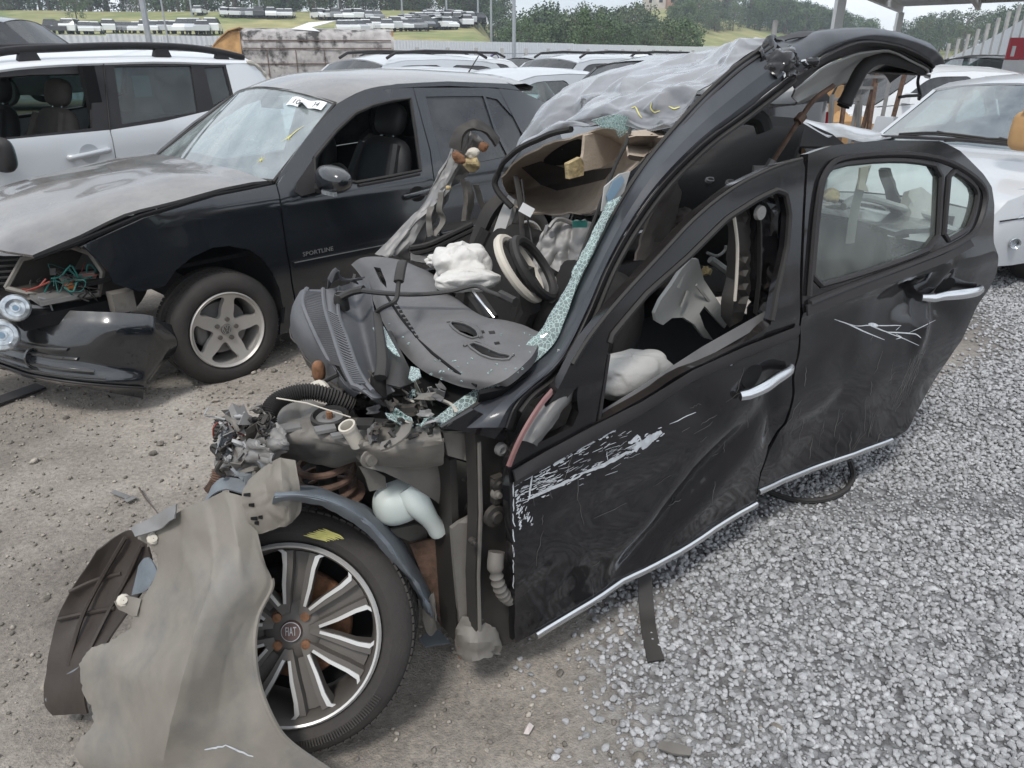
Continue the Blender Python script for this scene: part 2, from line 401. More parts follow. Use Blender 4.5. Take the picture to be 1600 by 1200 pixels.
mt = dict(
    wreck=M('wreck black paint', (.0035, .004, .006), .08, coat=.35, dust=.055, dcol=(.11, .088, .07), up=.12, streak=.06, spec=.3, drough=.6),
    wreck_grey=M('wreck pillar paint', (.010, .012, .016), .28, coat=.3, spec=.35, dust=.12, dcol=(.13, .135, .15), up=.3, bump=.04, bsc=60),
    roof=M('dusty roof paint', (.035, .038, .043), .2, coat=.9, dust=.36, dcol=(.34, .335, .345), up=.22, var=.3, drough=.26),
    golf=M('hatchback black paint', (.006, .008, .011), .12, coat=1.0, dust=.035, dcol=(.16, .155, .15), up=.5, streak=.03, drough=.5),
    golf_top=M('dusty bonnet paint', (.02, .021, .024), .16, coat=.9, dust=.34, dcol=(.37, .345, .32), up=.2, drough=.34),
    white=M('white paint', (.72, .74, .76), .25, coat=.8, dust=.12, dcol=(.5, .47, .42), up=.1),
    silver=M('silver white paint', (.50, .52, .545), .25, metal=.15, coat=.8, dust=.12, dcol=(.45, .43, .4), up=.1),
    grey=M('grey car paint', (.22, .23, .25), .25, metal=.4, coat=.8, dust=.12, up=.2),
    dark=M('dark car paint', (.008, .009, .012), .18, coat=.9, dust=.06, dcol=(.2, .19, .18), up=.12, drough=.5),
    blackpl=M('black plastic', (.014, .014, .015), .5, spec=.22, dust=.14, dcol=(.13, .12, .11), up=.15, bump=.1, bsc=200),
    trim=M('black trim', (.018, .017, .018), .45, spec=.25, dust=.16, dcol=(.11, .10, .10)),
    greypl=M('dusty grey dashboard plastic', (.026, .026, .028), .5, spec=.3, dust=.5, dcol=(.175, .17, .17), up=.3, var=.2, bump=.15, bsc=260, spotsc=50),
    cowl=M('cowl plastic', (.035, .037, .042), .45, spec=.35, dust=.35, dcol=(.20, .20, .21), up=.3, bump=.08, bsc=200),
    rubber=M('rubber', (.012, .012, .013), .6, spec=.22, dust=.18, dcol=(.12, .11, .1), up=.2),
    tyre=M('tyre rubber', (.020, .019, .020), .7, spec=.2, dust=.32, dcol=(.13, .115, .1), bump=.2, bsc=120, var=.2),
    alloy=M('alloy silver', (.52, .5, .47), .38, metal=.55, dust=.3, dcol=(.33, .29, .26)),
    polished=M('polished spoke face', (.66, .65, .63), .32, metal=.6, dust=.18, dcol=(.42, .38, .33)),
    darkalloy=M('dark wheel lacquer', (.065, .062, .06), .4, metal=.3, dust=.45, dcol=(.2, .175, .15)),
    chrome=M('chrome', (.78, .79, .8), .12, metal=1.0, dust=.14, dcol=(.4, .38, .35)),
    steel=M('bare pressed steel', (.17, .17, .175), .42, metal=.35, dust=.4, dcol=(.3, .28, .25), var=.3, bump=.1, bsc=60),
    primer=M('dusty body metal', (.11, .105, .098), .5, metal=.15, dust=.5, dcol=(.235, .21, .18), var=.25, vsc=9, bump=.1, bsc=50, spots=(.05, .045, .04), spotw=(.60, .70)),
    inner=M('black inner body', (.014, .014, .015), .4, spec=.3, dust=.22, dcol=(.13, .11, .09), up=.2),
    fender=M('dusty taupe wing', (.15, .138, .122), .48, spec=.35, dust=.42, dcol=(.29, .26, .215), var=.3, vsc=3, spots=(.07, .075, .085), spotsc=3.4, spotw=(.50, .66), streak=.06, bump=.06, bsc=40, drough=.62),
    blueliner=M('blue grey liner', (.10, .125, .155), .6, dust=.5, dcol=(.22, .225, .22), var=.35, vsc=12, bump=.2, bsc=50),
    rust=M('rust', (.19, .09, .045), .85, var=.5, vsc=30, spots=(.10, .05, .03), bump=.3, bsc=90),
    rustdark=M('dark rust', (.11, .065, .045), .8, var=.5, vsc=25, bump=.3, bsc=90),
    cloth=M('white airbag cloth', (.56, .545, .52), .9, var=.08, bump=.2, bsc=120, dust=.1, dcol=(.45, .4, .34)),
    beige=M('beige headliner felt', (.42, .345, .275), .95, var=.15, vsc=12, bump=.3, bsc=140, dust=.25, dcol=(.28, .23, .18)),
    foam=M('yellow foam', (.36, .28, .15), .95, var=.4, vsc=40, bump=.5, bsc=60),
    fabric=M('dark seat fabric', (.013, .013, .014), .95, spec=.1, var=.2, bump=.25, bsc=300, dust=.06),
    seat=M('black leather', (.016, .016, .018), .5, spec=.25, var=.15, dust=.10, dcol=(.16, .155, .15), bump=.06, bsc=200),
    brownseat=M('brown grey cloth', (.085, .074, .067), .9, spec=.1, var=.2, bump=.2, bsc=220),
    greytrim=M('light grey interior trim', (.36, .36, .35), .6, dust=.2, dcol=(.3, .27, .23), var=.1),
    cream=M('cream plastic', (.55, .51, .44), .55, dust=.25, dcol=(.35, .3, .25)),
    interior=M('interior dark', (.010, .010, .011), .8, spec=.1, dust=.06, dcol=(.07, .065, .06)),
    tank=M('translucent white tank', (.60, .67, .65), .3, dust=.28, dcol=(.42, .39, .33), spec=.5, bump=.05, bsc=20),
    wire_red=M('red wire', (.22, .04, .025), .5), wire_blue=M('blue wire', (.1, .2, .3), .5), wire_grey=M('grey wire', (.3, .3, .3), .5), wire_green=M('green wire', (.015, .13, .11), .5),
    orange=M('orange plastic', (.55, .16, .04), .4), redlamp=M('red lamp', (.4, .01, .02), .2, coat=1), redsign=M('red sign paint', (.5, .03, .05), .4),
    lens=M('clear lamp lens', (.45, .48, .5), .10, metal=.6, var=.5, vsc=22, coat=1), yellow=M('yellow chalk', (.52, .48, .16), .9, var=.2),
    sticker=M('white sticker', (.75, .75, .75), .5, var=.05), ink=M('black ink', (.02, .02, .02), .6), scrape=M('white scrape', (.48, .50, .52), .7, var=.25, vsc=40),
    greyscrape=M('grey scrape', (.11, .105, .10), .8, var=.3, vsc=40), redpaint=M('red seal paint', (.14, .028, .035), .5, dust=.3), liner=M('brown black liner', (.022, .019, .018), .5, spec=.3, dust=.3, dcol=(.12, .09, .07), var=.3, bump=.1, bsc=40), bluepaint=M('blue smear', (.12, .24, .36), .5, dust=.4),
    silverbadge=M('silver badge', (.5, .5, .5), .3, metal=.8), badge_red=M('dull red badge', (.07, .036, .033), .45, dust=.2, dcol=(.2, .15, .12)),
    glass=GLASS('clear glass', (.78, .87, .85), .10), glass_dusty=GLASS('dusty door glass', (.86, .92, .89), .20, (.36, .39, .37), base=.0),
    tint=GLASS('tinted glass', (.045, .05, .055), .26, (.16, .165, .17), base=.05), wind=GLASS('dusty windscreen', (.66, .76, .76), .26, (.48, .54, .54), base=.30), wind2=GLASS('clear windscreen', (.55, .64, .64), .2, (.4, .46, .46), base=.30),
    cracked=GLASS('shattered windscreen edge', (.62, .78, .74), .2, (.46, .57, .55), crack=True), dirtglass=GLASS('grey tinted rear glass', (.40, .50, .50), .12, (.24, .28, .29), base=.02),
)
mt['shirt'] = M('car interior grey', (.08, .08, .085), .8)
# ================================================================ GROUND
def gmat():
    m = bpy.data.materials.new('yard ground'); m.use_nodes = True; t = m.node_tree; b = t.nodes['Principled BSDF']; lk = t.links.new
    b.inputs['Roughness'].default_value = .95; b.inputs['Specular IOR Level'].default_value = .2
    tcn = t.nodes.new('ShaderNodeTexCoord'); vec = tcn.outputs['Object']
    def nz_(s, d=6, r=.6):
        n = t.nodes.new('ShaderNodeTexNoise'); n.inputs['Scale'].default_value = s; n.inputs['Detail'].default_value = d; n.inputs['Roughness'].default_value = r; lk(vec, n.inputs['Vector']); return n.outputs['Fac']
    def ramp(x, *st):
        n = t.nodes.new('ShaderNodeValToRGB'); e = n.color_ramp.elements
        while len(e) < len(st): e.new(.5)
        for k, (p, c) in enumerate(st): e[k].position = p; e[k].color = tuple(c) + (1,)
        lk(x, n.inputs[0]); return n.outputs[0]
    def mix(f, a, c, ty='MIX'):
        n = t.nodes.new('ShaderNodeMixRGB'); n.blend_type = ty
        for i, q in ((0, f), (1, a), (2, c)):
            if isinstance(q, (int, float)): n.inputs[i].default_value = q
            else: lk(q, n.inputs[i])
        return n.outputs[0]
    dirt = ramp(nz_(.75, 9, .68), (.34, (.17, .150, .130)), (.46, (.28, .250, .218)), (.56, (.37, .333, .292)), (.68, (.50, .46, .41)))
    fine = ramp(nz_(55, 5, .7), (.30, (.55, .55, .55)), (.55, (1, 1, 1)), (.75, (1.35, 1.33, 1.3)))
    dirt = mix(.8, dirt, fine, 'MULTIPLY')
    vo = t.nodes.new('ShaderNodeTexVoronoi'); vo.inputs['Scale'].default_value = 38; lk(vec, vo.inputs['Vector'])
    grav = ramp(vo.outputs['Color'], (0, (.19, .19, .195)), (.5, (.32, .32, .325)), (1, (.46, .46, .465)))
    ve = t.nodes.new('ShaderNodeTexVoronoi'); ve.inputs['Scale'].default_value = 38; lk(vec, ve.inputs['Vector'])
    gd = ramp(ve.outputs['Distance'], (.0, (1, 1, 1)), (.45, (.8, .8, .8)), (.75, (.42, .41, .41)))
    grav = mix(1.0, grav, gd, 'MULTIPLY')
    at = t.nodes.new('ShaderNodeAttribute'); at.attribute_name = 'gravel'
    col = mix(at.outputs['Fac'], dirt, grav)
    lk(col, b.inputs['Base Color'])
    bp = t.nodes.new('ShaderNodeBump'); bp.inputs['Strength'].default_value = .7; bp.inputs['Distance'].default_value = .012
    ad = t.nodes.new('ShaderNodeMath'); ad.operation = 'ADD'; lk(nz_(45, 6, .75), ad.inputs[0]); lk(nz_(160, 3), ad.inputs[1]); lk(ad.outputs[0], bp.inputs['Height']); lk(bp.outputs[0], b.inputs['Normal'])
    return m
def wnoise(x, y, s, seed=0): return noise.noise(V((x * s, y * s, seed * 9.7)))
WANG = R(36.6); SIDE0 = V((0.01, 1.51, 0))
def gravel_amount(x, y):
    """loose grey stone lies right of the wreck; the lane between the rows is packed dirt"""
    nn = -(x - SIDE0.x) * math.sin(WANG) + (y - SIDE0.y) * math.cos(WANG)
    a = ss(.1, .6, x - .02 + .32 * wnoise(x, y, 2.2))
    b = ss(.6, .2, nn) if y > 1.4 else 1
    g = max(a * b, ss(2.6, 3.4, x - .25 * max(0, y - 4)))
    g = max(g, .85 * ss(6.0, 7.5, y) * ss(-3, 2, x))
    return g
def ground_z(x, y):
    z = .012 * wnoise(x, y, .9, 1) + .008 * wnoise(x, y, 4, 2) + .004 * wnoise(x, y, 13, 3)
    if y > 40: z *= max(0, 1 - (y - 40) / 20)
    return z
def axis(lo, hi, step, far_lo, far_hi, g=1.18):
    a = list(np.arange(lo, hi + 1e-6, step)); s = step
    while a[-1] < far_hi: s *= g; a.append(a[-1] + s)
    s = step
    while a[0] > far_lo: s *= g; a.insert(0, a[0] - s)
    return a
gx = axis(-3.2, 4.2, .032, -900, 900); gy = axis(.7, 6.0, .032, -300, 1500)
gv = []; gg = []
for y in gy:
    for x in gx:
        near = -30 < x < 30 and -5 < y < 60
        gv.append((x, y, ground_z(x, y) if near else -.0)); gg.append(gravel_amount(x, y) if near else .5)
nxx = len(gx)
gf = [(j * nxx + i, j * nxx + i + 1, (j + 1) * nxx + i + 1, (j + 1) * nxx + i) for j in range(len(gy) - 1) for i in range(nxx - 1)]
me = bpy.data.meshes.new('ground'); me.from_pydata(gv, [], gf); me.update()
att = me.attributes.new('gravel', 'FLOAT', 'POINT'); att.data.foreach_set('value', gg)
me.polygons.foreach_set('use_smooth', [True] * len(me.polygons)); me.materials.append(gmat())
ground = bpy.data.objects.new('ground', me); COL.objects.link(ground); tag(ground, kind='structure')

# loose stones: real geometry joined, nobody could count them
bm = bmesh.new(); bmesh.ops.create_icosphere(bm, subdivisions=1, radius=1)
icov = np.array([v.co[:] for v in bm.verts]); icof = np.array([[v.index for v in f.verts] for f in bm.faces]); bm.free()
bm = bmesh.new(); bmesh.ops.create_icosphere(bm, subdivisions=2, radius=1)
ico2v = np.array([v.co[:] for v in bm.verts]); ico2f = np.array([[v.index for v in f.verts] for f in bm.faces]); bm.free()
rng = np.random.default_rng(5)
def stones(name, pts, rad, mat, sink=.35, flat=.75, hi=False):
    bv, bf = (ico2v, ico2f) if hi else (icov, icof)
    k = len(pts); n = len(bv)
    q = rng.normal(size=(k, 4)); q /= np.linalg.norm(q, axis=1)[:, None]; w_, x, y, z = q.T
    Rm = np.stack([1 - 2 * (y * y + z * z), 2 * (x * y - z * w_), 2 * (x * z + y * w_), 2 * (x * y + z * w_), 1 - 2 * (x * x + z * z), 2 * (y * z - x * w_), 2 * (x * z - y * w_), 2 * (y * z + x * w_), 1 - 2 * (x * x + y * y)], 1).reshape(k, 3, 3)
    d = rng.uniform(.72, 1.22, size=(k, n, 1))
    if hi:
        dirs = rng.normal(size=(k, 6, 3)); dirs /= np.linalg.norm(dirs, axis=2)[:, :, None]
        pr = np.einsum('nj,kmj->knm', bv, dirs); cut = rng.uniform(.62, .95, size=(k, 1, 6)); d = np.minimum(1.12, np.min(np.where(pr > .05, cut / np.maximum(pr, .05), 9), axis=2))[:, :, None]
    sc3 = np.stack([rng.uniform(.8, 1.3, k), rng.uniform(.75, 1.1, k), rng.uniform(.6, .95, k)], 1)[:, None, :]
    vv = bv[None] * d * sc3
    vv = np.einsum('kij,knj->kni', Rm, vv) * rad[:, None, None]; vv[:, :, 2] *= flat
    vv += pts[:, None, :]; vv[:, :, 2] += (rad * (1 - sink) * flat)[:, None]
    ff = (bf[None] + (np.arange(k) * n)[:, None, None]).reshape(-1, 3)
    me = bpy.data.meshes.new(name); me.vertices.add(k * n); me.vertices.foreach_set('co', vv.reshape(-1).astype('f'))
    nf = len(ff); me.loops.add(nf * 3); me.loops.foreach_set('vertex_index', ff.reshape(-1).astype('i')); me.polygons.add(nf)
    me.polygons.foreach_set('loop_start', np.arange(0, nf * 3, 3, dtype='i')); me.polygons.foreach_set('use_smooth', np.ones(nf, bool) if not hi else np.zeros(nf, bool))
    me.update(); me.materials.append(mat)
    o = bpy.data.objects.new(name, me); COL.objects.link(o); return o
mt['gravel'] = M('gravel stone', (.34, .34, .345), .9, island=.28, var=.25, vsc=45, bump=.35, bsc=160, spec=.25)
mt['pebble'] = M('dirt pebble', (.25, .225, .195), .95, island=.5, var=.3, vsc=60, bump=.25, bsc=200, spec=.2)
def vis(x, y, pad=60):
    d = y * math.cos(PITCH) + 1.65 * math.sin(PITCH); u = y * math.sin(PITCH) - 1.65 * math.cos(PITCH)
    px = 800 + FPX * x / d; py = 600 - FPX * u / d
    return -pad < px < 1600 + pad and py < 1200 + pad
def scatter(n, x0, x1, y0, y1, keep):
    o = []
    for _ in range(n):
        x = rnd.uniform(x0, x1); y = rnd.uniform(y0, y1)
        if vis(x, y) and rnd.random() < keep(x, y): o.append((x, y, ground_z(x, y)))
    return np.array(o)
def gk(x, y): return gravel_amount(x, y) ** 1.3 * .96 + .03
p1 = scatter(10500, .0, 2.4, .9, 2.4, gk)
tag(stones('gravel', p1, rng.uniform(.006, .0125, len(p1)), mt['gravel'], .3, .8, hi=True), kind='stuff')
p1 = scatter(26000, .0, 3.0, .9, 3.1, gk)
tag(stones('gravel', p1, rng.uniform(.004, .0095, len(p1)), mt['gravel'], .3, .8), kind='stuff')
p2 = scatter(62000, .3, 5.4, 2.6, 6.6, gk)
tag(stones('gravel', p2, rng.uniform(.007, .0145, len(p2)), mt['gravel'], .3, .8), kind='stuff')
p3 = scatter(14000, 1.5, 11, 5.5, 15, lambda x, y: 1 if x > .55 * y - 2.5 else 0)
tag(stones('gravel', p3, rng.uniform(.012, .026, len(p3)), mt['gravel'], .3, .7), kind='stuff')
def dk(x, y): return (1 - gravel_amount(x, y)) * (.45 + .55 * ss(-.25, .35, wnoise(x, y, 1.6, 5))) + .05
p4 = scatter(17000, -3.6, .9, .9, 4.4, dk)
tag(stones('pebbles', p4, .0025 + .0075 * rng.random(len(p4)) ** 3.2, mt['pebble'], .35, .75), kind='stuff')
p5 = scatter(650, -3.6, .9, .9, 4.4, dk)
tag(stones('rubble', p5, .008 + .012 * rng.random(len(p5)) ** 2, mt['pebble'], .4, .7, hi=True), kind='stuff')

# ================================================================ HILLS
RIDGE = [(-400, 14), (0, 14), (700, 12), (800, 9), (900, 8), (960, 9), (1000, 13), (1020, 15), (1060, 15), (1100, 13.0), (1130, 11.5), (1160, 11), (1200, 9.5), (1260, 7.5), (1330, 4), (1400, 1), (1450, 3), (1520, 4), (1600, 4), (2000, 4)]
def interp(tab, x):
    if x <= tab[0][0]: return tab[0][1]
    for (a, p), (b, q) in zip(tab, tab[1:]):
        if x <= b: return p + (q - p) * (x - a) / (b - a)
    return tab[-1][1]
def pxof(x, y): return 800 + FPX * 1.096 * x / max(y, 1)      # bearing of a point, as the photograph's column
def hill(x, y):
    b = pxof(x, y)
    left = interp([(0, 0), (70, 0), (92, 3.7), (122, 4.9), (150, 9.0), (200, 10.5), (300, 13)], y)
    k = ss(812, 745, b + (y - 100) * .3)
    right = interp(RIDGE, b) * ss(130, 260, y)
    z = lerp(right, left, k if y < 180 else max(k, 0))
    return z + (.35 * wnoise(x, y, .05, 3) + .12 * wnoise(x, y, .2, 4)) * ss(66, 80, y)
def hit(px, py, t0=60, t1=420):
    r = ray(px, py); t = t0
    while t < t1:
        p = CAM + r * t
        if p.z < hill(p.x, p.y): return p
        t += .5
    return CAM + r * t1
rows = []
for y in [62, 66, 70, 74, 78, 82, 86, 90, 94, 100, 106, 112, 118, 124, 130, 136, 142, 148, 154, 162, 172, 185, 200, 215, 230, 245, 260, 280, 310, 350, 420]:
    rows.append([V(((b - 800) / FPX / 1.096 * y, y, 0)) for b in range(-300, 1960, 20)])
for r in rows:
    for p in r: p.z = hill(p.x, p.y) if p.y > 62 else -.6
mt['grass'] = M('hillside grass', (.29, .265, .115), .95, var=.3, vsc=.25, spots=(.13, .18, .055), spotsc=.09, spotw=(.42, .62), bump=.5, bsc=3)
tag(MB().grid(rows).obj('hillside', mt['grass']), kind='structure')

# ================================================================ TREES
mt['bark'] = M('bark', (.09, .07, .055), .9, var=.3)
LEAF = [M('dark leaves', (.050, .085, .038), .8, island=.45), M('mid green leaves', (.070, .115, .045), .8, island=.45), M('olive leaves', (.090, .115, .055), .8, island=.45)]
def crown_mesh(seed, kind):
    r = random.Random(seed); mb = MB(); blobs = []
    nb = 26
    for i in range(nb):
        a = r.uniform(0, 6.283); h = r.random()
        if kind == 'cone': rad = (1 - h) * .42 * r.uniform(.5, 1); z = .15 + .85 * h; br = .10 + .10 * (1 - h)
        elif kind == 'tall': rad = .26 * math.sin(math.pi * min(1, .15 + h * .8)) * r.uniform(.3, 1.1); z = .35 + .62 * h; br = r.uniform(.07, .15)
        else: rad = .46 * math.sqrt(max(.02, 1 - (h - .45) ** 2 * 2.6)) * math.sqrt(r.random()); z = .10 + .86 * h; br = r.uniform(.09, .19)
        blobs.append((V((rad * math.cos(a), rad * math.sin(a), z * .92 + .02)), br))
    for c, br in blobs:
        for k in range(90):
            d = V((r.gauss(0, 1), r.gauss(0, 1), r.gauss(0, 1))).normalized(); p = c + V((d.x, d.y, d.z * .8)) * br * r.uniform(.55, 1.08)
            s = r.uniform(.009, .021); u = V((r.gauss(0, 1), r.gauss(0, 1), r.gauss(0, 1))).normalized(); n = (d + u * .9).normalized(); t = n.orthogonal().normalized(); b2 = n.cross(t)
            mb.add([p - t * s - b2 * s * .6, p + t * s - b2 * s * .4, p + t * s * .7 + b2 * s, p - t * s * .6 + b2 * s * .8], [(0, 1, 2, 3)])
    me = bpy.data.meshes.new('crown'); me.from_pydata([v[:] for v in mb.v], [], mb.f); me.update(); return me
CROWNS = [crown_mesh(i, k) for i, k in enumerate(['round', 'round', 'round', 'cone', 'tall', 'tall'])]
tb = MB(); tb.tube([(0, 0, 0), (.01, 0, .3), (0, .01, .6), (.01, 0, .85)], [.028, .02, .013, .004], 7)
for a in range(6):
    an = a * 1.05; z = .28 + .08 * a; tb.tube([(0, 0, z), (.12 * math.cos(an), .12 * math.sin(an), z + .1), (.24 * math.cos(an), .24 * math.sin(an), z + .16)], [.011, .007, .003], 5)
tme = bpy.data.meshes.new('trunk'); tme.from_pydata([v[:] for v in tb.v], [], tb.f); tme.materials.append(mt['bark'])
CM = {}
def tree(p, h, wd, variant, leaf, label, group):
    t = bpy.data.objects.new('tree', None); COL.objects.link(t); t.location = p; t.scale = (wd, wd, h); t.rotation_euler = (0, 0, rnd.uniform(0, 6.28)); t.empty_display_size = .2
    tag(t, label, 'tree', group)
    t['label'] = '%s %s tree %s' % (('broad rounded', 'broad rounded', 'broad rounded', 'pointed', 'tall slender', 'tall slender')[variant], ('dark green', 'mid green', 'olive green')[leaf], label) if group else label
    key = (variant, leaf)
    if key not in CM:
        me = CROWNS[variant].copy(); me.materials.append(LEAF[leaf]); CM[key] = me
    a = bpy.data.objects.new('trunk', tme); b = bpy.data.objects.new('crown', CM[key])
    for o in (a, b): COL.objects.link(o); o.parent = t
def forest(n, px0, px1, y0, y1, h0, h1, label, group, variants=(0, 1, 2), leaves=(0, 1, 2), rel=1.0):
    for _ in range(n):
        px = rnd.uniform(px0, px1); y = rnd.uniform(y0, y1); x = (px - 800) / FPX / 1.096 * y; h = rnd.uniform(h0, h1)
        tree((x, y, hill(x, y) - .3), h, h * rnd.uniform(.8, 1.25) * rel, rnd.choice(variants), rnd.choice(leaves), label, group)
g1 = 'trees along the top of the left hill'; l1 = 'in the wood along the crest of the car-covered grass hill'
forest(64, -120, 790, 158, 205, 9, 15, l1, g1, (0, 1, 2, 4), (0, 0, 1, 2))
forest(30, -60, 480, 152, 168, 4, 8, l1, g1); forest(34, 440, 800, 156, 175, 5, 9, l1, g1)
g2 = 'trees behind the white fence'; l2 = 'in the wood just behind the white metal fence'
forest(34, 800, 1085, 86, 125, 4.2, 6.6, l2, g2, (0, 1, 2), (0, 1, 1, 2))
forest(30, 790, 1010, 122, 150, 6.5, 9.8, l2, g2, (0, 1, 2, 4, 5), (0, 0, 1, 2))
x = (912 - 800) / FPX / 1.096 * 84; tree((x, 84, -.2), 6.2, 5.2, 3, 1, 'broad pointed bright green tree standing out before the wood behind the fence', None)
g3 = 'trees on the far right hill'; l3 = 'in the wood covering the far hill behind the wreck roof'
forest(60, 1160, 1350, 215, 265, 6, 10, l3, g3, (0, 1, 2), (0, 0, 1))
forest(16, 1055, 1165, 190, 215, 5, 8, l3, g3)
forest(8, 1098, 1140, 255, 268, 7, 10, l3, g3)
g4 = 'trees on the hill behind the canopy'; l4 = 'on the low hill seen under the canopy edge'
forest(46, 1410, 1680, 180, 250, 6, 11, l4, g4, (0, 1, 2), (0, 0, 1, 2))
p = hit(121, 35); tree(p, 5.0, 4.2, 0, 1, 'lone round bush standing on the grass slope above the dark four-wheel drive', None)
p = hit(492, 20); tree(p, 6.5, 6.5, 1, 0, 'round dark tree standing alone above the hillside rows of cars', None)
for px in (1152, 1162):
    y = 255; x = (px - 800) / FPX / 1.096 * y; z = hill(x, y)
    t = thing('palm_tree', 'tall thin palm tree on the far skyline, %s of the pair' % ('left' if px == 1152 else 'right'), 'palm tree', (x, y, z), 0, 'palms on the skyline')
    MB().tube([(x, y, z), (x + .2, y, z + 5), (x, y, z + 9)], [.25, .2, .16], 6).obj('trunk', mt['bark'], t)
    m = MB()
    for k in range(12):
        a = k * .52; d = V((math.cos(a), math.sin(a), 0)); c = V((x, y, z + 9)); s_ = d.cross(V((0, 0, 1))) * .35
        m.add([c - s_ * .4, c + s_ * .4, c + d * 1.1 + V((0, 0, .5)) + s_, c + d * 1.1 + V((0, 0, .5)) - s_, c + d * 2.2 + V((0, 0, -.4))], [(0, 1, 2, 3), (3, 2, 4)])
    m.obj('crown', LEAF[0], t)

# ================================================================ FENCES
mt['fencew'] = M('white corrugated sheet', (.66, .68, .70), .45, dust=.15, dcol=(.5, .5, .48), var=.06)
mt['concrete'] = M('grey concrete', (.36, .36, .35), .9, var=.2, vsc=3)
mt['galv'] = M('galvanised steel', (.36, .38, .40), .45, metal=.5, var=.1)
A = V((-16.4, 32.9, 0)); B = V((18.8, 78.9, 0)); fd = (B - A).normalized(); fl = (B - A).length; fn = V((fd.y, -fd.x, 0))
fr = thing('sheet_metal_fence', 'long white corrugated metal fence along the far edge of the yard', 'fence', A, math.atan2(fd.y, fd.x))
pw = 2.3; tpl = None; hs = 0
for i in range(-1, int(fl / pw) + 8):
    if i % 5 == 0: hs = rnd.choice((0, .06, .12, .02))
    if tpl is None:
        pts = []
        for k in range(38): pts.append((k * (pw - .02) / 37, (.035 if k % 4 in (1, 2) else 0)))
        m = MB(); m.grid([[A + fd * x + fn * d + V((0, 0, z)) for x, d in pts] for z in (0, 2.36)]); m.shell(.01); tpl = m.obj('fence_panel', mt['fencew'], fr, 30); o = tpl
    else: o = tpl.copy(); COL.objects.link(o)
    o.location = (i * pw, 0, hs)
rf = thing('wire_fence', 'low wire fence with grey concrete posts in front of the white metal fence', 'fence', A, math.atan2(fd.y, fd.x))
for i in range(26):
    q = A + fd * (i * 2.35 + 2) + fn * 4.0
    MB().box(q + V((0, 0, 1.0)), (.2, .2, 2.0)).obj('post', mt['concrete'], rf)
for z in (1.0, 1.72): MB().beam(A + fn * 4 + V((0, 0, z)), A + fd * 62 + fn * 4 + V((0, 0, z)), .04, .05).obj('rail', mt['galv'], rf)
def pole(px, t, base, top, r, name, label, cat, arm=None, mat='galv', grp=None):
    r_ = ray(px, 85); x, y = CAM.x + r_.x * t, CAM.y + r_.y * t
    o = thing(name, label, cat, (x, y, base), 0, grp)
    MB().tube([(x, y, base), (x, y, top)], [r, r * .75], 8).obj('pole', mt[mat], o)
    if arm:
        MB().tube([(x, y, top - .15), (x + arm * .4, y, top + .05), (x + arm, y, top + .1)], r * .5, 6).obj('arm', mt[mat], o)
        MB().box((x + arm * 1.15, y, top + .1), (.5, .2, .1)).obj('lamp_head', mt['galv'], o)
pole(237, 17, 0, 9, .075, 'lamp_post', 'thick grey steel lamp post rising behind the white crossover', 'lamp post')
pole(803, 46, 0, 9, .12, 'lamp_post', 'pale grey lamp post standing before the wood at the end of the fence', 'lamp post')
pole(266, 27, 0, 7, .035, 'utility_pole', 'thin leaning-looking pole by the white fence left of the burnt van', 'pole')
for px, t in ((310, 128), (415, 135), (535, 135), (632, 130), (700, 128), (748, 120), (768, 100), (601, 150)):
    pole(px, t, hill(ray(px, 85).x * t, ray(px, 85).y * t), hill(ray(px, 85).x * t, ray(px, 85).y * t) + 11, .16, 'lamp_post', 'thin lamp post among the parked cars on the hillside', 'lamp post', 1.5, 'galv', 'lamp posts on the hillside')
# pylon
y = 215; x = (1080 - 800) / FPX / 1.096 * y; z0 = hill(x, y)
py_ = thing('power_pylon', 'grey lattice power pylon standing over the far trees', 'pylon', (x, y, z0))
for sx in (-1, 1):
    for sy in (-1, 1): MB().beam((x + sx * 2.1, y + sy * 2.1, z0), (x + sx * 1.2, y + sy * 1.2, z0 + 26), .22, .22).obj('leg', mt['galv'], py_)
m = MB()
for k in range(9):
    za = z0 + k * 2.9; a = 2.1 - .9 * k * 2.9 / 26; b = 2.1 - .9 * (k + 1) * 2.9 / 26
    for sy in (-1, 1):
        m.beam((x - a, y + sy * a, za), (x + b, y + sy * b, za + 2.9), .1, .1); m.beam((x + a, y + sy * a, za), (x - b, y + sy * b, za + 2.9), .1, .1)
    m.beam((x - a, y - a, za), (x + a, y - a, za), .1, .1)
m.obj('lattice', mt['galv'], py_)
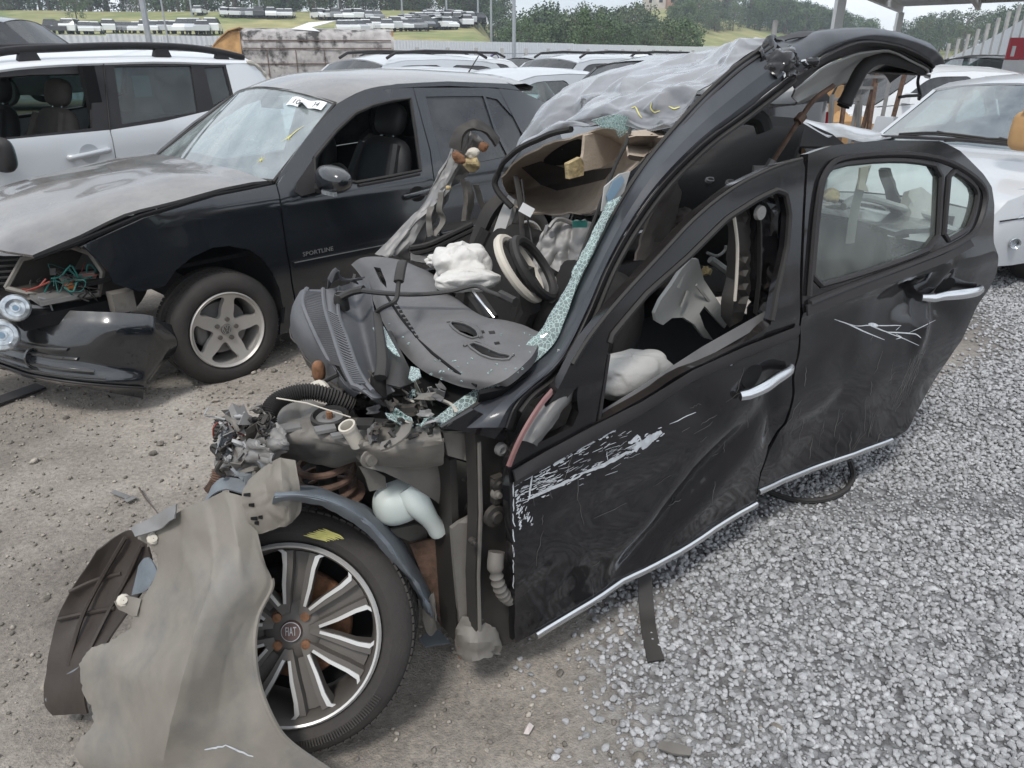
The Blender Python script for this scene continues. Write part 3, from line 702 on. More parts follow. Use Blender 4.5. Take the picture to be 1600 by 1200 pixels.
# hillside houses
mt['plaster'] = M('pale plaster', (.55, .50, .46), .9, var=.15, vsc=.4); mt['brick'] = M('red brick', (.34, .19, .14), .9, var=.2, vsc=.6); mt['tiles'] = M('roof tiles', (.30, .17, .12), .9, var=.2)
for px, dy, wd, hh, mm, lab in ((1024, 0, 9, 6.5, 'plaster', 'pale house highest on the far hilltop left of the pylon'), (1037, -9, 8, 5, 'plaster', 'cream house just below the hilltop house left of the pylon'), (1048, -3, 7, 4, 'brick', 'brick red house between the cream house and the pylon'), (1060, -12, 10, 3.6, 'brick', 'long low pinkish brick building under the houses by the pylon'), (1095, 3, 8, 3.4, 'plaster', 'small pale house on the far hill right of the pylon')):
    y = 250 + dy; x = (px - 800) / FPX / 1.096 * y; z = hill(x, y)
    o = thing('house', lab, 'house', (x, y, z)); MB().box((x, y, z + hh / 2 - .6), (wd, 7, hh + 1.2)).obj('wall', mt[mm], o)
    m = MB(); m.add([(x - wd / 2 - .3, y - 3.8, z + hh), (x + wd / 2 + .3, y - 3.8, z + hh), (x + wd / 2 + .3, y + 3.8, z + hh), (x - wd / 2 - .3, y + 3.8, z + hh), (x - wd / 2 - .3, y, z + hh + 1.5), (x + wd / 2 + .3, y, z + hh + 1.5)], [(0, 1, 5, 4), (2, 3, 4, 5), (0, 4, 3), (1, 2, 5), (3, 2, 1, 0)]); m.obj('roof', mt['tiles'], o)
    for k in range(int(wd // 2.4)):
        for zz in ([1.6, 4.4] if hh > 5 else [1.7]):
            MB().box((x - wd / 2 + 1.4 + k * 2.3, y - 3.52, z + zz), (1.0, .08, 1.1)).obj('window', mt['interior'], o)

# ================================================================ CANOPY (open steel roof over the right of the yard)
mt['steelw'] = M('white painted steel', (.72, .72, .70), .5, dust=.2, dcol=(.45, .44, .42)); mt['sheetroof'] = M('grey roof sheet underside', (.60, .59, .57), .7, var=.1, vsc=2)
cn = thing('canopy', 'open steel canopy with white posts and grey sheet roof at the right', 'canopy', (18.4, 39, 0))
def cp(px, py, z): return Tz(px, py, z)
ZC = 3.6
CB = V((18.4, 39.0, ZC)); e1 = V((-.52, -.853, 0)); e2 = V((.80, -.60, .008)).normalized()
for k in range(9):
    a = CB + e2 * k * 3.2; MB().beam(a, a + e1 * 26, .18, .26).obj('rafter', mt['steelw'], cn)
for k in range(14):
    a = CB + e1 * k * 2 + V((0, 0, .19)); MB().beam(a - e2 * .2, a + e2 * 26, .1, .12).obj('purlin', mt['steelw'], cn)
for k in range(26):
    if k in (5, 12, 19): continue
    a = CB + e1 * k + V((0, 0, .28)); b = CB + e1 * (k + .985) + V((0, 0, .28))
    m = MB(); m.grid([[a - e2 * .3, a + e2 * 26.2], [b - e2 * .3, b + e2 * 26.2]]); m.shell(.03, away=V((20, 25, 0))); m.obj('roof_sheet', mt['sheetroof'], cn)
for q in (CB, CB + e1 * 16.1, CB + e2 * 9.6, CB + e2 * 19.2):
    MB().box((q.x, q.y, ZC / 2 - .06), (.26, .26, ZC - .13)).obj('post', mt['steelw'], cn)
# sloped concrete retaining fence at far right
cf = thing('concrete_fence', 'pale concrete panel fence climbing a bank at the far right', 'fence', (24, 38, 0))
prev = None
for k in range(13):
    f = k / 12; px = lerp(1478, 1640, f); t = lerp(46, 30, f); r_ = ray(px, 85); q = V((r_.x * t, r_.y * t, 0)); zb = lerp(.6, 2.2, f); zt = lerp(1.4, 4.1, f)
    cur = (q, zb, zt)
    if prev:
        a, za, zA = prev; m = MB(); m.grid([[a + V((0, 0, za)), q + V((0, 0, zb))], [a + V((0, 0, zA)), q + V((0, 0, zt))]]); m.shell(.08); m.obj('fence_panel', mt['fencew'], cf)
    MB().box(q + V((0, -.1, (zt + .9) / 2)), (.14, .14, zt + .9)).obj('post', mt['concrete'], cf)
    prev = cur
mt['soil'] = M('bare soil', (.22, .15, .09), .95, var=.3, vsc=.8)
rows = []
for f in [i / 10 for i in range(-2, 14)]:
    px = lerp(1478, 1640, f); t = lerp(46, 30, f); r_ = ray(px, 85); q = V((r_.x * t, r_.y * t, 0)); zb = max(0, lerp(.6, 2.4, f)); dn = V((-.6, -.8, 0))
    rows.append([q + dn * 4.5 + V((0, 0, -.2)), q + dn * 2 + V((0, 0, zb * .5)), q + V((0, 0, zb)), q - dn * 6 + V((0, 0, zb))])
tag(MB().grid(rows).obj('bank', mt['soil']), kind='structure')
# ================================================================ CAR PARTS AND BACKGROUND CARS
def wheel(parent, c, axis, r=.31, w_=.2, rim='alloy', spokes=5, name='wheel', rr=None, tread=True, seg=72, up=V((0, 0, 1))):
    """tyre with grooved tread + rim with spokes; axis points outwards, c is the centre of the outer face"""
    ax = V(axis).normalized(); c = V(c); rr = rr or r * .66
    prof = [(rr, -.012), (rr + .012, .004), (rr + .03, .012), (r - .045, .010), (r - .022, -.002), (r - .006, -.022), (r, -.045), (r, -w_ + .045), (r - .02, -w_ + .002), (rr, -w_)]
    if tread:
        prof = prof[:6] + [(r, -.042), (r, -.062), (r - .009, -.066), (r - .009, -.076), (r + .001, -.080), (r + .002, -.105), (r - .009, -.109), (r - .009, -.119), (r + .001, -.123), (r, -.15)] + prof[8:]
    m = MB().lathe(c, ax, prof, seg, up)
    ty = m.obj('tyre', mt['tyre'], parent, 30)
    if tread:                                                        # sipes: short dark notches cut as raised shoulder blocks
        m = MB(); u = (up - ax * up.dot(ax)).normalized(); v = ax.cross(u)
        for k in range(seg):
            an = 2 * math.pi * k / seg; d = u * math.cos(an) + v * math.sin(an); tt = -u * math.sin(an) + v * math.cos(an); rot = Matrix((tt, ax, d)).transposed()
            m.box(c + d * (r - .0022) - ax * .040, (2 * math.pi * r / seg * .8, .034, .005), rot, .95)
            m.box(c + d * (r - .0022) - ax * (w_ - .045), (2 * math.pi * r / seg * .8, .034, .005), rot, .95)
            sk = Matrix.Rotation(.5, 3, d) @ rot
            m.box(c + d * (r + .0002) - ax * .071, (2 * math.pi * r / seg * .3, .03, .004), sk, .9)
        m.obj('tread', mt['tyre'], ty, 30, 'stuff')
    return ty
def simple_rim(parent, c, ax, rr, mat, n=5, up=V((0, 0, 1))):
    ax = V(ax).normalized(); u = (up - ax * up.dot(ax)).normalized(); v = ax.cross(u); c = V(c)
    m = MB(); m.lathe(c, ax, [(rr, -.005), (rr * .93, -.0), (rr * .90, -.03), (rr * .88, -.14)], 28, up)
    for k in range(n):
        an = 2 * math.pi * k / n + .3; d = u * math.cos(an) + v * math.sin(an); tt = ax.cross(d)
        m.add([c + d * rr * .12 + tt * rr * .15, c + d * rr * .12 - tt * rr * .15, c + d * rr * .92 - tt * rr * .1 - ax * .012, c + d * rr * .92 + tt * rr * .1 - ax * .012,
               c + d * rr * .12 + tt * rr * .17 - ax * .04, c + d * rr * .12 - tt * rr * .17 - ax * .04, c + d * rr * .92 - tt * rr * .12 - ax * .05, c + d * rr * .92 + tt * rr * .12 - ax * .05],
              [(0, 1, 2, 3), (0, 3, 7, 4), (1, 5, 6, 2)])
    m.disc(c - ax * .01, ax, rr * .22, .012, 16, rr * .2)
    m.obj('rim', mat, parent, 30)
    MB().disc(c - ax * .13, ax, rr * .8, .012, 24).obj('brake_disc', mt['rustdark'], parent)

STY = dict(
    hatch=dict(L=3.95, W=1.70, H=1.50, xc=.95, zc=.97, xh=1.62, xr=3.40, xb=3.80, belt=1.00, zd=.98, xw=(.78, 3.27)),
    sedan=dict(L=4.45, W=1.75, H=1.47, xc=1.15, zc=.95, xh=1.85, xr=3.25, xb=3.80, belt=.98, zd=1.03, xw=(.85, 3.45)),
    suv=dict(L=4.45, W=1.82, H=1.66, xc=1.10, zc=1.06, xh=1.75, xr=3.85, xb=4.25, belt=1.10, zd=1.08, xw=(.88, 3.52)),
    pickup=dict(L=5.0, W=1.85, H=1.75, xc=1.25, zc=1.12, xh=1.85, xr=3.05, xb=3.25, belt=1.14, zd=1.08, xw=(.95, 3.95)))
def bgcar(name, label, fr, style, paint, cat='car', group=None, rails=False, base=0.0, glass='tint', boxy=0.0, lod=1):
    S = STY[style]; L_, W, H, xc, zc, xh, xr, xb, belt, zd = [S[k] for k in ('L', 'W', 'H', 'xc', 'zc', 'xh', 'xr', 'xb', 'belt', 'zd')]
    o = thing(name, label, cat, fr.P(0, 0, base), fr.a, group)
    def P(s, n, z): return fr.P(s, n, z + base)
    far = fr.P(L_ / 2, W / 2, 0.6)
    def plan(s):
        a = min(1, s / .55); b = min(1, (L_ - s) / .45)
        return W / 2 * (1 - .24 * (1 - a) ** 2.2) * (1 - .16 * (1 - b) ** 2.2)
    def zsh(s): return interp([(0, .60), (.06, .70), (.25, .78), (xc, zc - .04), (xc + .6, belt - .03), (xb, belt + .03), (L_ - .12, zd - .02), (L_ - .04, zd - .1), (L_, .82)], s)
    def zb(s):
        z = .22 + (.12 if s < .1 else 0)
        for xw in S['xw']:
            d = abs(s - xw)
            if d < .37: z = max(z, .31 + math.sqrt(.37 ** 2 - d * d))
        return z
    sts = sorted(set([0, .02, .06, .12, .25, .4] + [round(x, 3) for x in np.arange(.5, L_ - .3, .14)] + [xw + d for xw in S['xw'] for d in (-.37, -.368, -.34, -.27, -.16, 0, .16, .27, .34, .368, .37)] + [L_ - .25, L_ - .12, L_ - .04, L_]))
    sides = []
    for sg in (-1, 1):
        rows = []
        for s in sts:
            a, b = zb(s), zsh(s); r = []
            for k in range(9):
                z = lerp(a, b, k / 8); q = (z - .2) / (b - .2); f = .94 + .06 * math.sin(min(1, q * 1.7) * math.pi / 2) - .035 * max(0, q - .62) / .38
                r.append(P(s, W / 2 + sg * plan(s) * f, z))
            rows.append(r)
        sides.append(rows)
    m = MB(); m.grid(sides[0]); m.grid(sides[1], True)
    for rng_ in ([s for s in sts if s <= xc + .05], [s for s in sts if s >= xb - .02]):
        rows = []
        for s in rng_:
            wdt = plan(s) * .965; z = zsh(s)
            rows.append([P(s, W / 2 + wdt * k, z + .055 * (1 - k * k) ** .8) for k in (-1, -.93, -.8, -.5, 0, .5, .8, .93, 1)])
        m.grid(rows)
    for s in (0, L_):
        a, b = zb(s), zsh(s); wdt = plan(s) * .955
        m.grid([[P(s - (.0 if s else .05 * (1 - k * k)) + (.05 * (1 - k * k) if s else 0), W / 2 + wdt * k, lerp(a, b + .05 * (1 - k * k) * j, j)) for k in (-1, -.6, -.2, .2, .6, 1)] for j in (0, .3, .6, 1)])
    m.obj('body', mt[paint], o, 45)
    MB().box(P(L_ / 2, W / 2, .42), (L_ - .35, W - .42, .36), Matrix.Rotation(fr.a, 3, 'Z')).obj('underbody', mt['interior'], o)
    tum = lambda z: W / 2 * .965 - .02 - max(0, z - belt) * (.30 + .06 * boxy)
    zr = H - .09
    outl = [(xc - .05, zc - .03), (xh - .04, zr - .05), (xh + .25, zr + .005), ((xh + xr) / 2, zr + .02), (xr - .2, zr - .01), (xr, zr - .05), (xb + .06, belt + .04), (xb, belt), (xc + .5, belt - .03)]
    xB = (xh + xr) / 2 + .05 if style != 'pickup' else xh + .65
    wl = lambda pts: chaikin(chaikin(resample(pts, .3), 1), 1)
    holes = [wl([(xc + .38, belt + .035), (xh + .12, zr - .10), (xh + .3, zr - .06), (xB - .06, zr - .055), (xB - .03, belt + .02)]),
             wl([(xB + .05, belt + .02), (xB + .04, zr - .055), (xr - .22, zr - .08), (xr - .08, zr - .14), (xb - .28, belt + .06)])]
    for sg in (-1, 1):
        f = lambda s, z, sg=sg: P(s, W / 2 + sg * tum(z), z)
        aw = P(L_ / 2, W / 2 + sg * 9, 1)
        panel('pillars', outl, f, mt[paint], o, holes, .12, .03, aw)
        for h in holes:
            g = lambda s, z, sg=sg: P(s, W / 2 + sg * (tum(z) - .012), z)
            panel('window', h, g, mt[glass], o, (), .25, .004, aw)
    rows = []
    for s in [xh - .04] + [lerp(xh, xr, k / 6) for k in range(1, 6)] + [xr]:
        z = interp([(xh - .04, zr - .05), (xh + .25, zr + .005), ((xh + xr) / 2, zr + .02), (xr - .2, zr - .01), (xr, zr - .05)], s)
        rows.append([P(s, W / 2 + k * (tum(z) + .004), z + .075 * (1 - abs(k) ** 2.2)) for k in (-1, -.9, -.7, -.35, 0, .35, .7, .9, 1)])
    MB().grid(rows).shell(.02, away=P(2, W / 2, 5)).obj('roof', mt[paint], o, 50)
    for nm, s0, z0, s1, z1 in (('windscreen', xc - .05, zc - .02, xh - .03, zr - .05), ('rear_window', xb + .04, belt + .04, xr - .01, zr - .05)):
        rows = []
        for k in range(7):
            q = k / 6; s = lerp(s0, s1, q); z = lerp(z0, z1, q); yy = tum(z) - .05
            rows.append([P(s + (-.10 if nm == 'windscreen' else .06) * (1 - j * j) * (1 - q * .4), W / 2 + j * yy, z + .055 * q * (1 - j * j)) for j in (-1, -.6, -.2, .2, .6, 1)])
        MB().grid(rows).shell(.005, away=P(s0 + (-3 if nm == 'windscreen' else 3), W / 2, 2)).obj(nm, mt['wind2' if nm == 'windscreen' and glass != 'tint' else 'tint'], o)
    for xw in S['xw']:
        for sg in (-1, 1):
            ax = fr.n * sg; c = P(xw, W / 2 + sg * (W / 2 - .03), .31)
            wt = MB().lathe(c, ax, [(.20, -.01), (.22, .0), (.29, -.005), (.31, -.04), (.31, -.16), (.28, -.2), (.2, -.2)], 24).obj('wheel', mt['tyre'], o)
            if lod: simple_rim(wt, c, ax, .2, mt['alloy'], 5)
    for sg in (-1, 1):
        y = lambda s, k: W / 2 + sg * plan(s) * k
        m = MB(); m.add([P(.02, y(0, .60), .60), P(.05, y(0, .62), .70), P(.22, y(.22, .93), .785), P(.50, y(.5, 1.0), .84), P(.46, y(.46, 1.01), .75), P(.24, y(.24, 1.01), .63), P(.07, y(.07, .95), .575)], [(0, 1, 2, 3, 4, 5, 6)]); m.shell(-.03, away=P(-3, W / 2, .8)); m.obj('headlight', mt['lens'], o)
        m = MB(); m.add([P(L_ - .0, y(L_, .72), .72), P(L_, y(L_, .72), .95), P(L_ - .16, y(L_ - .16, 1.0), 1.0), P(L_ - .2, y(L_ - .2, 1.01), .8)], [(0, 1, 2, 3)]); m.shell(-.03, away=P(L_ + 3, W / 2, .8)); m.obj('tail_light', mt['redlamp'], o)
        MB().box(P(xc + .42, W / 2 + sg * (W / 2 + .07), belt + .06), (.12, .2, .14), Matrix.Rotation(fr.a, 3, 'Z'), .8).obj('mirror', mt[paint], o)
        if rails:
            zz = zr + .085; yy = tum(zr) - .10
            MB().tube([P(xh + .1, W / 2 + sg * yy, zz - .05), P(xh + .25, W / 2 + sg * yy, zz + .02), P(xh + .8, W / 2 + sg * yy, zz + .045), P(xr - .3, W / 2 + sg * yy, zz + .03), P(xr - .1, W / 2 + sg * yy, zz - .05)], .022, 6).obj('roof_rail', mt['trim'], o)
    m = MB(); m.grid([[P(-.055 * (1 - k * k) - .012, W / 2 + plan(0) * k, z) for k in (-.6, -.3, 0, .3, .6)] for z in (.42, .56)]); m.shell(.02, away=P(-4, W / 2, .5)); m.obj('grille', mt['blackpl'], o)
    return o
def far_car(seed, suv):
    r = random.Random(seed); L_, W, H = (4.4, 1.8, 1.7) if suv else (4.1, 1.7, 1.48); bl = H * .64
    m = MB(); prof = [(0, .35), (0, .7), (.15, .78), (1.0, bl), (L_ - (.1 if suv else .5), bl + .03), (L_, bl - .1), (L_, .35)]
    n = len(prof); vs = [V((s - L_ / 2, -W / 2, z)) for s, z in prof] + [V((s - L_ / 2, W / 2, z)) for s, z in prof]
    m.add(vs, [tuple(range(n)), tuple(range(2 * n - 1, n - 1, -1))] + [(i, (i + 1) % n, n + (i + 1) % n, n + i) for i in range(n)])
    m.cur = 1; a = [(1.0, bl), (1.7, H - .06), (L_ - (.5 if suv else .9), H - .06), (L_ - (.15 if suv else .5), bl)]
    vs = [V((s - L_ / 2, sg * (W / 2 - .05 - (z - bl) * .3), z)) for sg in (-1, 1) for s, z in a]; m.add(vs, [(0, 1, 2, 3), (4, 5, 6, 7), (0, 1, 5, 4), (2, 3, 7, 6)])
    m.cur = 0; a = [(1.65, H - .08), (L_ - (.45 if suv else .85), H - .08)]; m.box((.0 + (1.65 + L_ - (.45 if suv else .85)) / 2 - L_ / 2, 0, H - .05), (L_ - (.45 if suv else .85) - 1.65, W - .5, .1), None, .9)
    m.cur = 2
    for s in (.8, L_ - .8):
        for sg in (-1, 1): m.lathe((s - L_ / 2, sg * (W / 2 + .01), .32), (0, sg, 0), [(.01, 0), (.32, 0), (.32, -.2)], 10)
    me = bpy.data.meshes.new('parked_car'); me.from_pydata([v[:] for v in m.v], [], m.f); me.polygons.foreach_set('material_index', m.mi); me.update(); return me
FC = {}
def hillcar(px, py, paint, label, group):
    p = hit(px, py); suv = rnd.random() < .45; key = (suv, paint)
    if key not in FC:
        me = far_car(1, suv); [me.materials.append(mt[k]) for k in (paint, 'tint', 'rubber')]; FC[key] = me
    o = bpy.data.objects.new('parked_car', FC[key]); COL.objects.link(o); o.location = p; o.rotation_euler = (0, 0, rnd.choice((-1, 1)) * math.pi / 2 + .35 + rnd.uniform(-.3, .3)); tag(o, label, 'car', group)
def pick(): return rnd.choice(('white', 'white', 'white', 'silver', 'white', 'grey', 'dark'))
lab = 'small %s car in the long rows parked on the distant grass hill'
W_ = dict(white='white', silver='silver', grey='grey', dark='dark'); grp = 'cars parked in rows on the hillside'
def hrow(x0, x1, y0, y1, n, jit=1.5, where='in the long rows parked on the distant grass hill'):
    for i in range(n):
        f = i / max(1, n - 1); k = pick(); hillcar(lerp(x0, x1, f) + rnd.uniform(-jit, jit), lerp(y0, y1, f) + rnd.uniform(-.4, .4), k, 'small %s car %s' % (W_[k], where), grp)
hrow(84, 150, 53, 54, 5, where='in the short lower row under the lone hillside bush'); hrow(172, 335, 52, 54, 12, where='in the lower hillside row left of the burnt van'); hrow(352, 395, 27, 28, 5, where='in the upper hillside row, left bunch'); hrow(396, 452, 28, 29, 5, where='in the upper hillside row, middle bunch'); hrow(500, 588, 31, 32, 9, where='in the upper hillside row, right bunch')
hrow(536, 700, 52, 46, 15, where='in the front row of the big hillside car park')
for k in range(6): hrow(lerp(596, 665, k / 5), lerp(650, 768, min(1, .25 + k / 5)), lerp(48, 32, k / 5), lerp(44, 40, k / 5) if k < 3 else lerp(34, 30, (k - 3) / 2) + 5, 13, where='in row %d from the front of the big hillside car park' % (k + 2))
hillcar(313, 24, 'white', 'single white car standing alone highest on the hillside track', None)

# ---- middle distance row behind the hatchback
def fpx(px, t, deg, z=1.0):
    r_ = ray(px, 85); return Frame(r_.x * t, r_.y * t, R(deg))
bgcar('parked_estate', 'pale silver car with black side windows left of the railed silver crossover', fpx(395, 8.6, 30), 'hatch', 'silver')
bgcar('parked_crossover', 'silver crossover with dark roof rails behind the black hatchback roof', fpx(430, 9.0, 44), 'suv', 'silver', rails=True)
c3 = bgcar('parked_hatchback', 'silver white hatchback with clear green windows right behind the black hatchback', fpx(655, 7.6, 44), 'hatch', 'silver', glass='glass')
bgcar('parked_crossover', 'white crossover with roof rails in the second row, left of the purple bundle', fpx(520, 12.5, 35), 'suv', 'white', rails=True)
bgcar('parked_crossover', 'dark grey crossover in the far row under the white fence', fpx(470, 16, 30), 'suv', 'grey', rails=True)
bgcar('parked_crossover', 'grey crossover with black roof bars just left of the crumpled roof', fpx(790, 11.5, 38), 'suv', 'silver', rails=True)
bgcar('parked_crossover', 'white crossover with black roof bars furthest right before the crumpled roof', fpx(885, 12.5, 38), 'suv', 'white', rails=True)
bgcar('parked_saloon', 'dark saloon showing only its black roof beneath the purple bundle', fpx(740, 14, 34), 'suv', 'dark')
bgcar('parked_saloon', 'white saloon roof seen between the burnt van and the railed crossover', fpx(500, 19, 26), 'sedan', 'white')
# bundle lying on a roof
b = MB().grid(crumple(surf([[T(px, py, 14.8 + dt) for px, py in ((763, 93), (768, 86 - 2 * k), (774, 83 - 1.5 * k), (779, 88), (781, 93))] for k, dt in ((0, 0), (1, .2), (.6, .45), (-1, .7))], 10, 10), .03, 5, 2)).obj('tarp_bundle', M('purple cloth', (.08, .06, .16), .9))
tag(b, 'small dark purple bundle lying on a car roof before the white fence', 'bundle')
# antennas of the silver hatch
def aerial(px0, py0, px1, py1, t, label, parent=None):
    a, b = T(px0, py0, t), T(px1, py1, t * 1.02)
    m = MB(); m.tube([a - V((0, 0, .02)), a, a.lerp(b, .12), b], [.028, .02, .007, .004], 6)
    return m.obj('aerial', mt['rubber'], parent)
aerial(723, 128, 748, 87, 6.05, '', None).name = 'roof_aerial'
tag(bpy.data.objects['roof_aerial'], 'long black rubber aerial standing on the black hatchback roof', 'aerial')

# ---- dark four-wheel drive on the bank at far left
bk = MB(); bk.grid([[V((x, y, z)) for x in (-24, -17, -11, -6, -4)] for y, z in ((12.5, -.2), (14.2, .62), (19, .62), (22, -.2))]); tag(bk.obj('bank', mt['soil']), kind='structure')
bgcar('four_wheel_drive', 'dark grey four-wheel drive on higher ground behind the white crossover', Frame(-13.6, 15.3, R(4)), 'suv', 'dark', base=.70)

# ---- burnt van
mt['burnt'] = M('burnt van skin', (.36, .34, .33), .85, var=.35, vsc=2.5, spots=(.045, .042, .042), spotsc=1.6, spotw=(.50, .62), bump=.3, bsc=12)
mt['burnt2'] = M('burnt rust skin', (.40, .235, .10), .9, var=.35, vsc=3, spots=(.10, .08, .07), spotsc=2.2, spotw=(.56, .68), bump=.3, bsc=14)
fv = fpx(308, 26.0, 8); o = thing('burnt_van', 'burnt out rusty grey van with scorched peeling sides', 'van', fv.P(0, 0, 0), fv.a)
rows = []
for z, ins in ((.5, 0), (1.3, .0), (1.75, .02), (2.25, .10), (2.42, .22), (2.5, .42)): rows.append([fv.P(s, ins, z - .03 * ((s - 3.3) / 3.3) ** 2) for s in np.arange(1.5, 6.95, .3)])
for ins in (1.0, 1.6): rows.append([fv.P(s, ins, 2.56 - .03 * ((s - 3.3) / 3.3) ** 2) for s in np.arange(1.5, 6.95, .3)])
MB().grid(crumple(rows, .05, 1.6, 3)).shell(.03, away=CAM + V((0, 0, 6))).obj('body', mt['burnt'], o)
rows = [[fv.P(s, n, z) for n in (.0, .12, .4, 1.0, 1.6)] for s, z in ((.0, 1.2), (.25, 1.55), (.75, 2.1), (1.15, 2.42), (1.55, 2.52))]
MB().grid(crumple(rows, .05, 2, 4)).shell(.03, away=CAM + V((-20, 0, 6))).obj('cab_roof', mt['burnt2'], o)
panel('cab_side', [(.0, .5), (.0, 1.2), (.25, 1.55), (.75, 2.1), (1.2, 2.4), (1.53, 2.42), (1.53, .5)], lambda s, z: fv.P(s, .0 + max(0, z - 1.8) * .2, z), mt['burnt2'], o, [[(.85, 1.25), (1.05, 1.55), (1.4, 1.6), (1.4, 1.25)]], .2, .03)
MB().box(fv.P(3.6, 1.0, .9), (5.6, 1.7, .9), Matrix.Rotation(fv.a, 3, 'Z')).obj('cargo_floor', mt['interior'], o)
MB().box(fv.P(6.86, .95, 1.5), (.06, 1.6, 1.9), Matrix.Rotation(fv.a, 3, 'Z')).obj('rear_door', mt['burnt2'], o)
for z in (1.35, 1.86, 2.12): MB().beam(fv.P(1.6, -.01 + max(0, z - 1.75) * .2, z), fv.P(6.8, -.01 + max(0, z - 1.75) * .2, z), .03, .03).obj('side_moulding', mt['rustdark'], o)
for s in (1.0, 5.2): MB().lathe(fv.P(s, .05, .34), -fv.n, [(.01, 0), (.2, 0), (.34, -.03), (.34, -.2)], 20).obj('wheel', mt['rustdark'], o)
m = MB(); m.add([fv.P(3.3, .3, 2.5), fv.P(4.3, .2, 2.42), fv.P(4.0, .35, 2.55), fv.P(4.9, .4, 2.78), fv.P(3.9, .6, 2.72)], [(0, 1, 2), (0, 2, 4), (2, 3, 4)]); m.shell(.02); m.obj('torn_roof_flap', mt['white'], o)
for s in (2.4, 3.4, 4.4, 5.4): MB().beam(fv.P(s, -.005, .9), fv.P(s, .0, 1.8), .02, .02).obj('panel_seam', mt['rustdark'], o)

# ---- right side of the yard
bgcar('parked_van', 'black van seen through the gap under the bent wreck roof', Frame(.72, 7.0, R(40)), 'suv', 'dark')
bgcar('white_hatchback', 'white hatchback side seen under the tip of the bent wreck roof', Frame(4.55, 11.6, R(8)), 'hatch', 'white')
bgcar('dark_saloon', 'dark wrecked saloon with open bonnet area behind the white hatchback', Frame(7.2, 13.8, R(40)), 'sedan', 'dark', glass='glass')
bgcar('dark_crossover', 'dark crossover under the canopy behind the silver white saloon roof', Frame(10.2, 17.2, R(40)), 'suv', 'dark', glass='glass')
bgcar('white_van', 'white car with sloping roof at the right edge under the red sign', Frame(8.6, 11.0, R(40)), 'suv', 'white')
sg = thing('sign_board', 'red and white sign board on a white post at the right edge', 'sign', T(1612, 90, 15.5) * 1.0)
q = T(1603, 76, 15.5); MB().box((q.x, q.y, q.z), (.75, .06, .42)).obj('board', mt['redsign'], sg); MB().box((q.x, q.y, q.z - .36), (.78, .06, .28)).obj('lower_board', mt['sticker'], sg); MB().box((q.x, q.y + .05, q.z / 2), (.08, .06, q.z)).obj('post', mt['steelw'], sg)
MB().box((q.x - .28, q.y - .04, q.z - .05), (.07, .02, .2)).obj('letter', mt['sticker'], sg)
# crates and frames behind the wreck
mt['carton'] = M('brown cardboard', (.40, .24, .11), .9, var=.2, vsc=4)
for k, (px, t, z, s_, lb) in enumerate(((1222, 9.2, .4, .8, 'large brown cardboard carton low behind the wreck boot, left one'), (1290, 9.6, .42, .85, 'brown cardboard carton right of the black van'), (1335, 10.2, .4, .7, 'brown cardboard carton behind the scrap metal frames'), (1295, 9.7, 1.1, .5, 'torn brown cardboard carton topmost of the stack by the frames'))):
    r_ = ray(px, 85); c = V((r_.x * t, r_.y * t, z)); ct = thing('cardboard_box', lb, 'box', (c.x, c.y, z - s_ / 2)); MB().box(c, (s_, s_ * .8, s_), Matrix.Rotation(.3 * k, 3, 'Z')).obj('carton', mt['carton'], ct)
    MB().box(c + V((.1, -.1, s_ / 2 + .04)), (s_ * .9, s_ * .3, .02), Matrix.Rotation(.3 * k, 3, 'Z') @ Matrix.Rotation(.5, 3, 'X')).obj('flap', mt['carton'], ct)
for k, (px, t) in enumerate(((1352, 8.0), (1362, 8.05), (1373, 8.1), (1383, 8.2))):
    r_ = ray(px, 85); b0 = V((r_.x * t, r_.y * t, 0)); ft = thing('scrap_metal_frame', 'rusty upright scrap steel frame, %s of four leaning by the white hatchback' % ('leftmost', 'second from left', 'third from left', 'rightmost')[k], 'frame', b0, 0, 'scrap frames')
    ln = V((.06 * (k - 1), .1, 1)).normalized(); hh = 1.25 + .12 * k
    for sx in (-.16, .16): MB().beam(b0 + V((sx, 0, 0)), b0 + V((sx, 0, 0)) + ln * hh, .04, .04).obj('upright', mt['rustdark' if k % 2 else 'steel'], ft)
    for f in (.12, .5, .96): MB().beam(b0 + V((-.16, 0, 0)) + ln * hh * f, b0 + V((.16, 0, 0)) + ln * hh * f, .03, .03).obj('crossbar', mt['steel'], ft)
    MB().tube([b0 + ln * hh + V((-.16, 0, 0)), b0 + ln * (hh + .12) + V((-.1, 0, 0)), b0 + ln * (hh + .1) + V((.1, -.1, 0))], .015, 6).obj('bent_rod', mt['rubber'], ft)
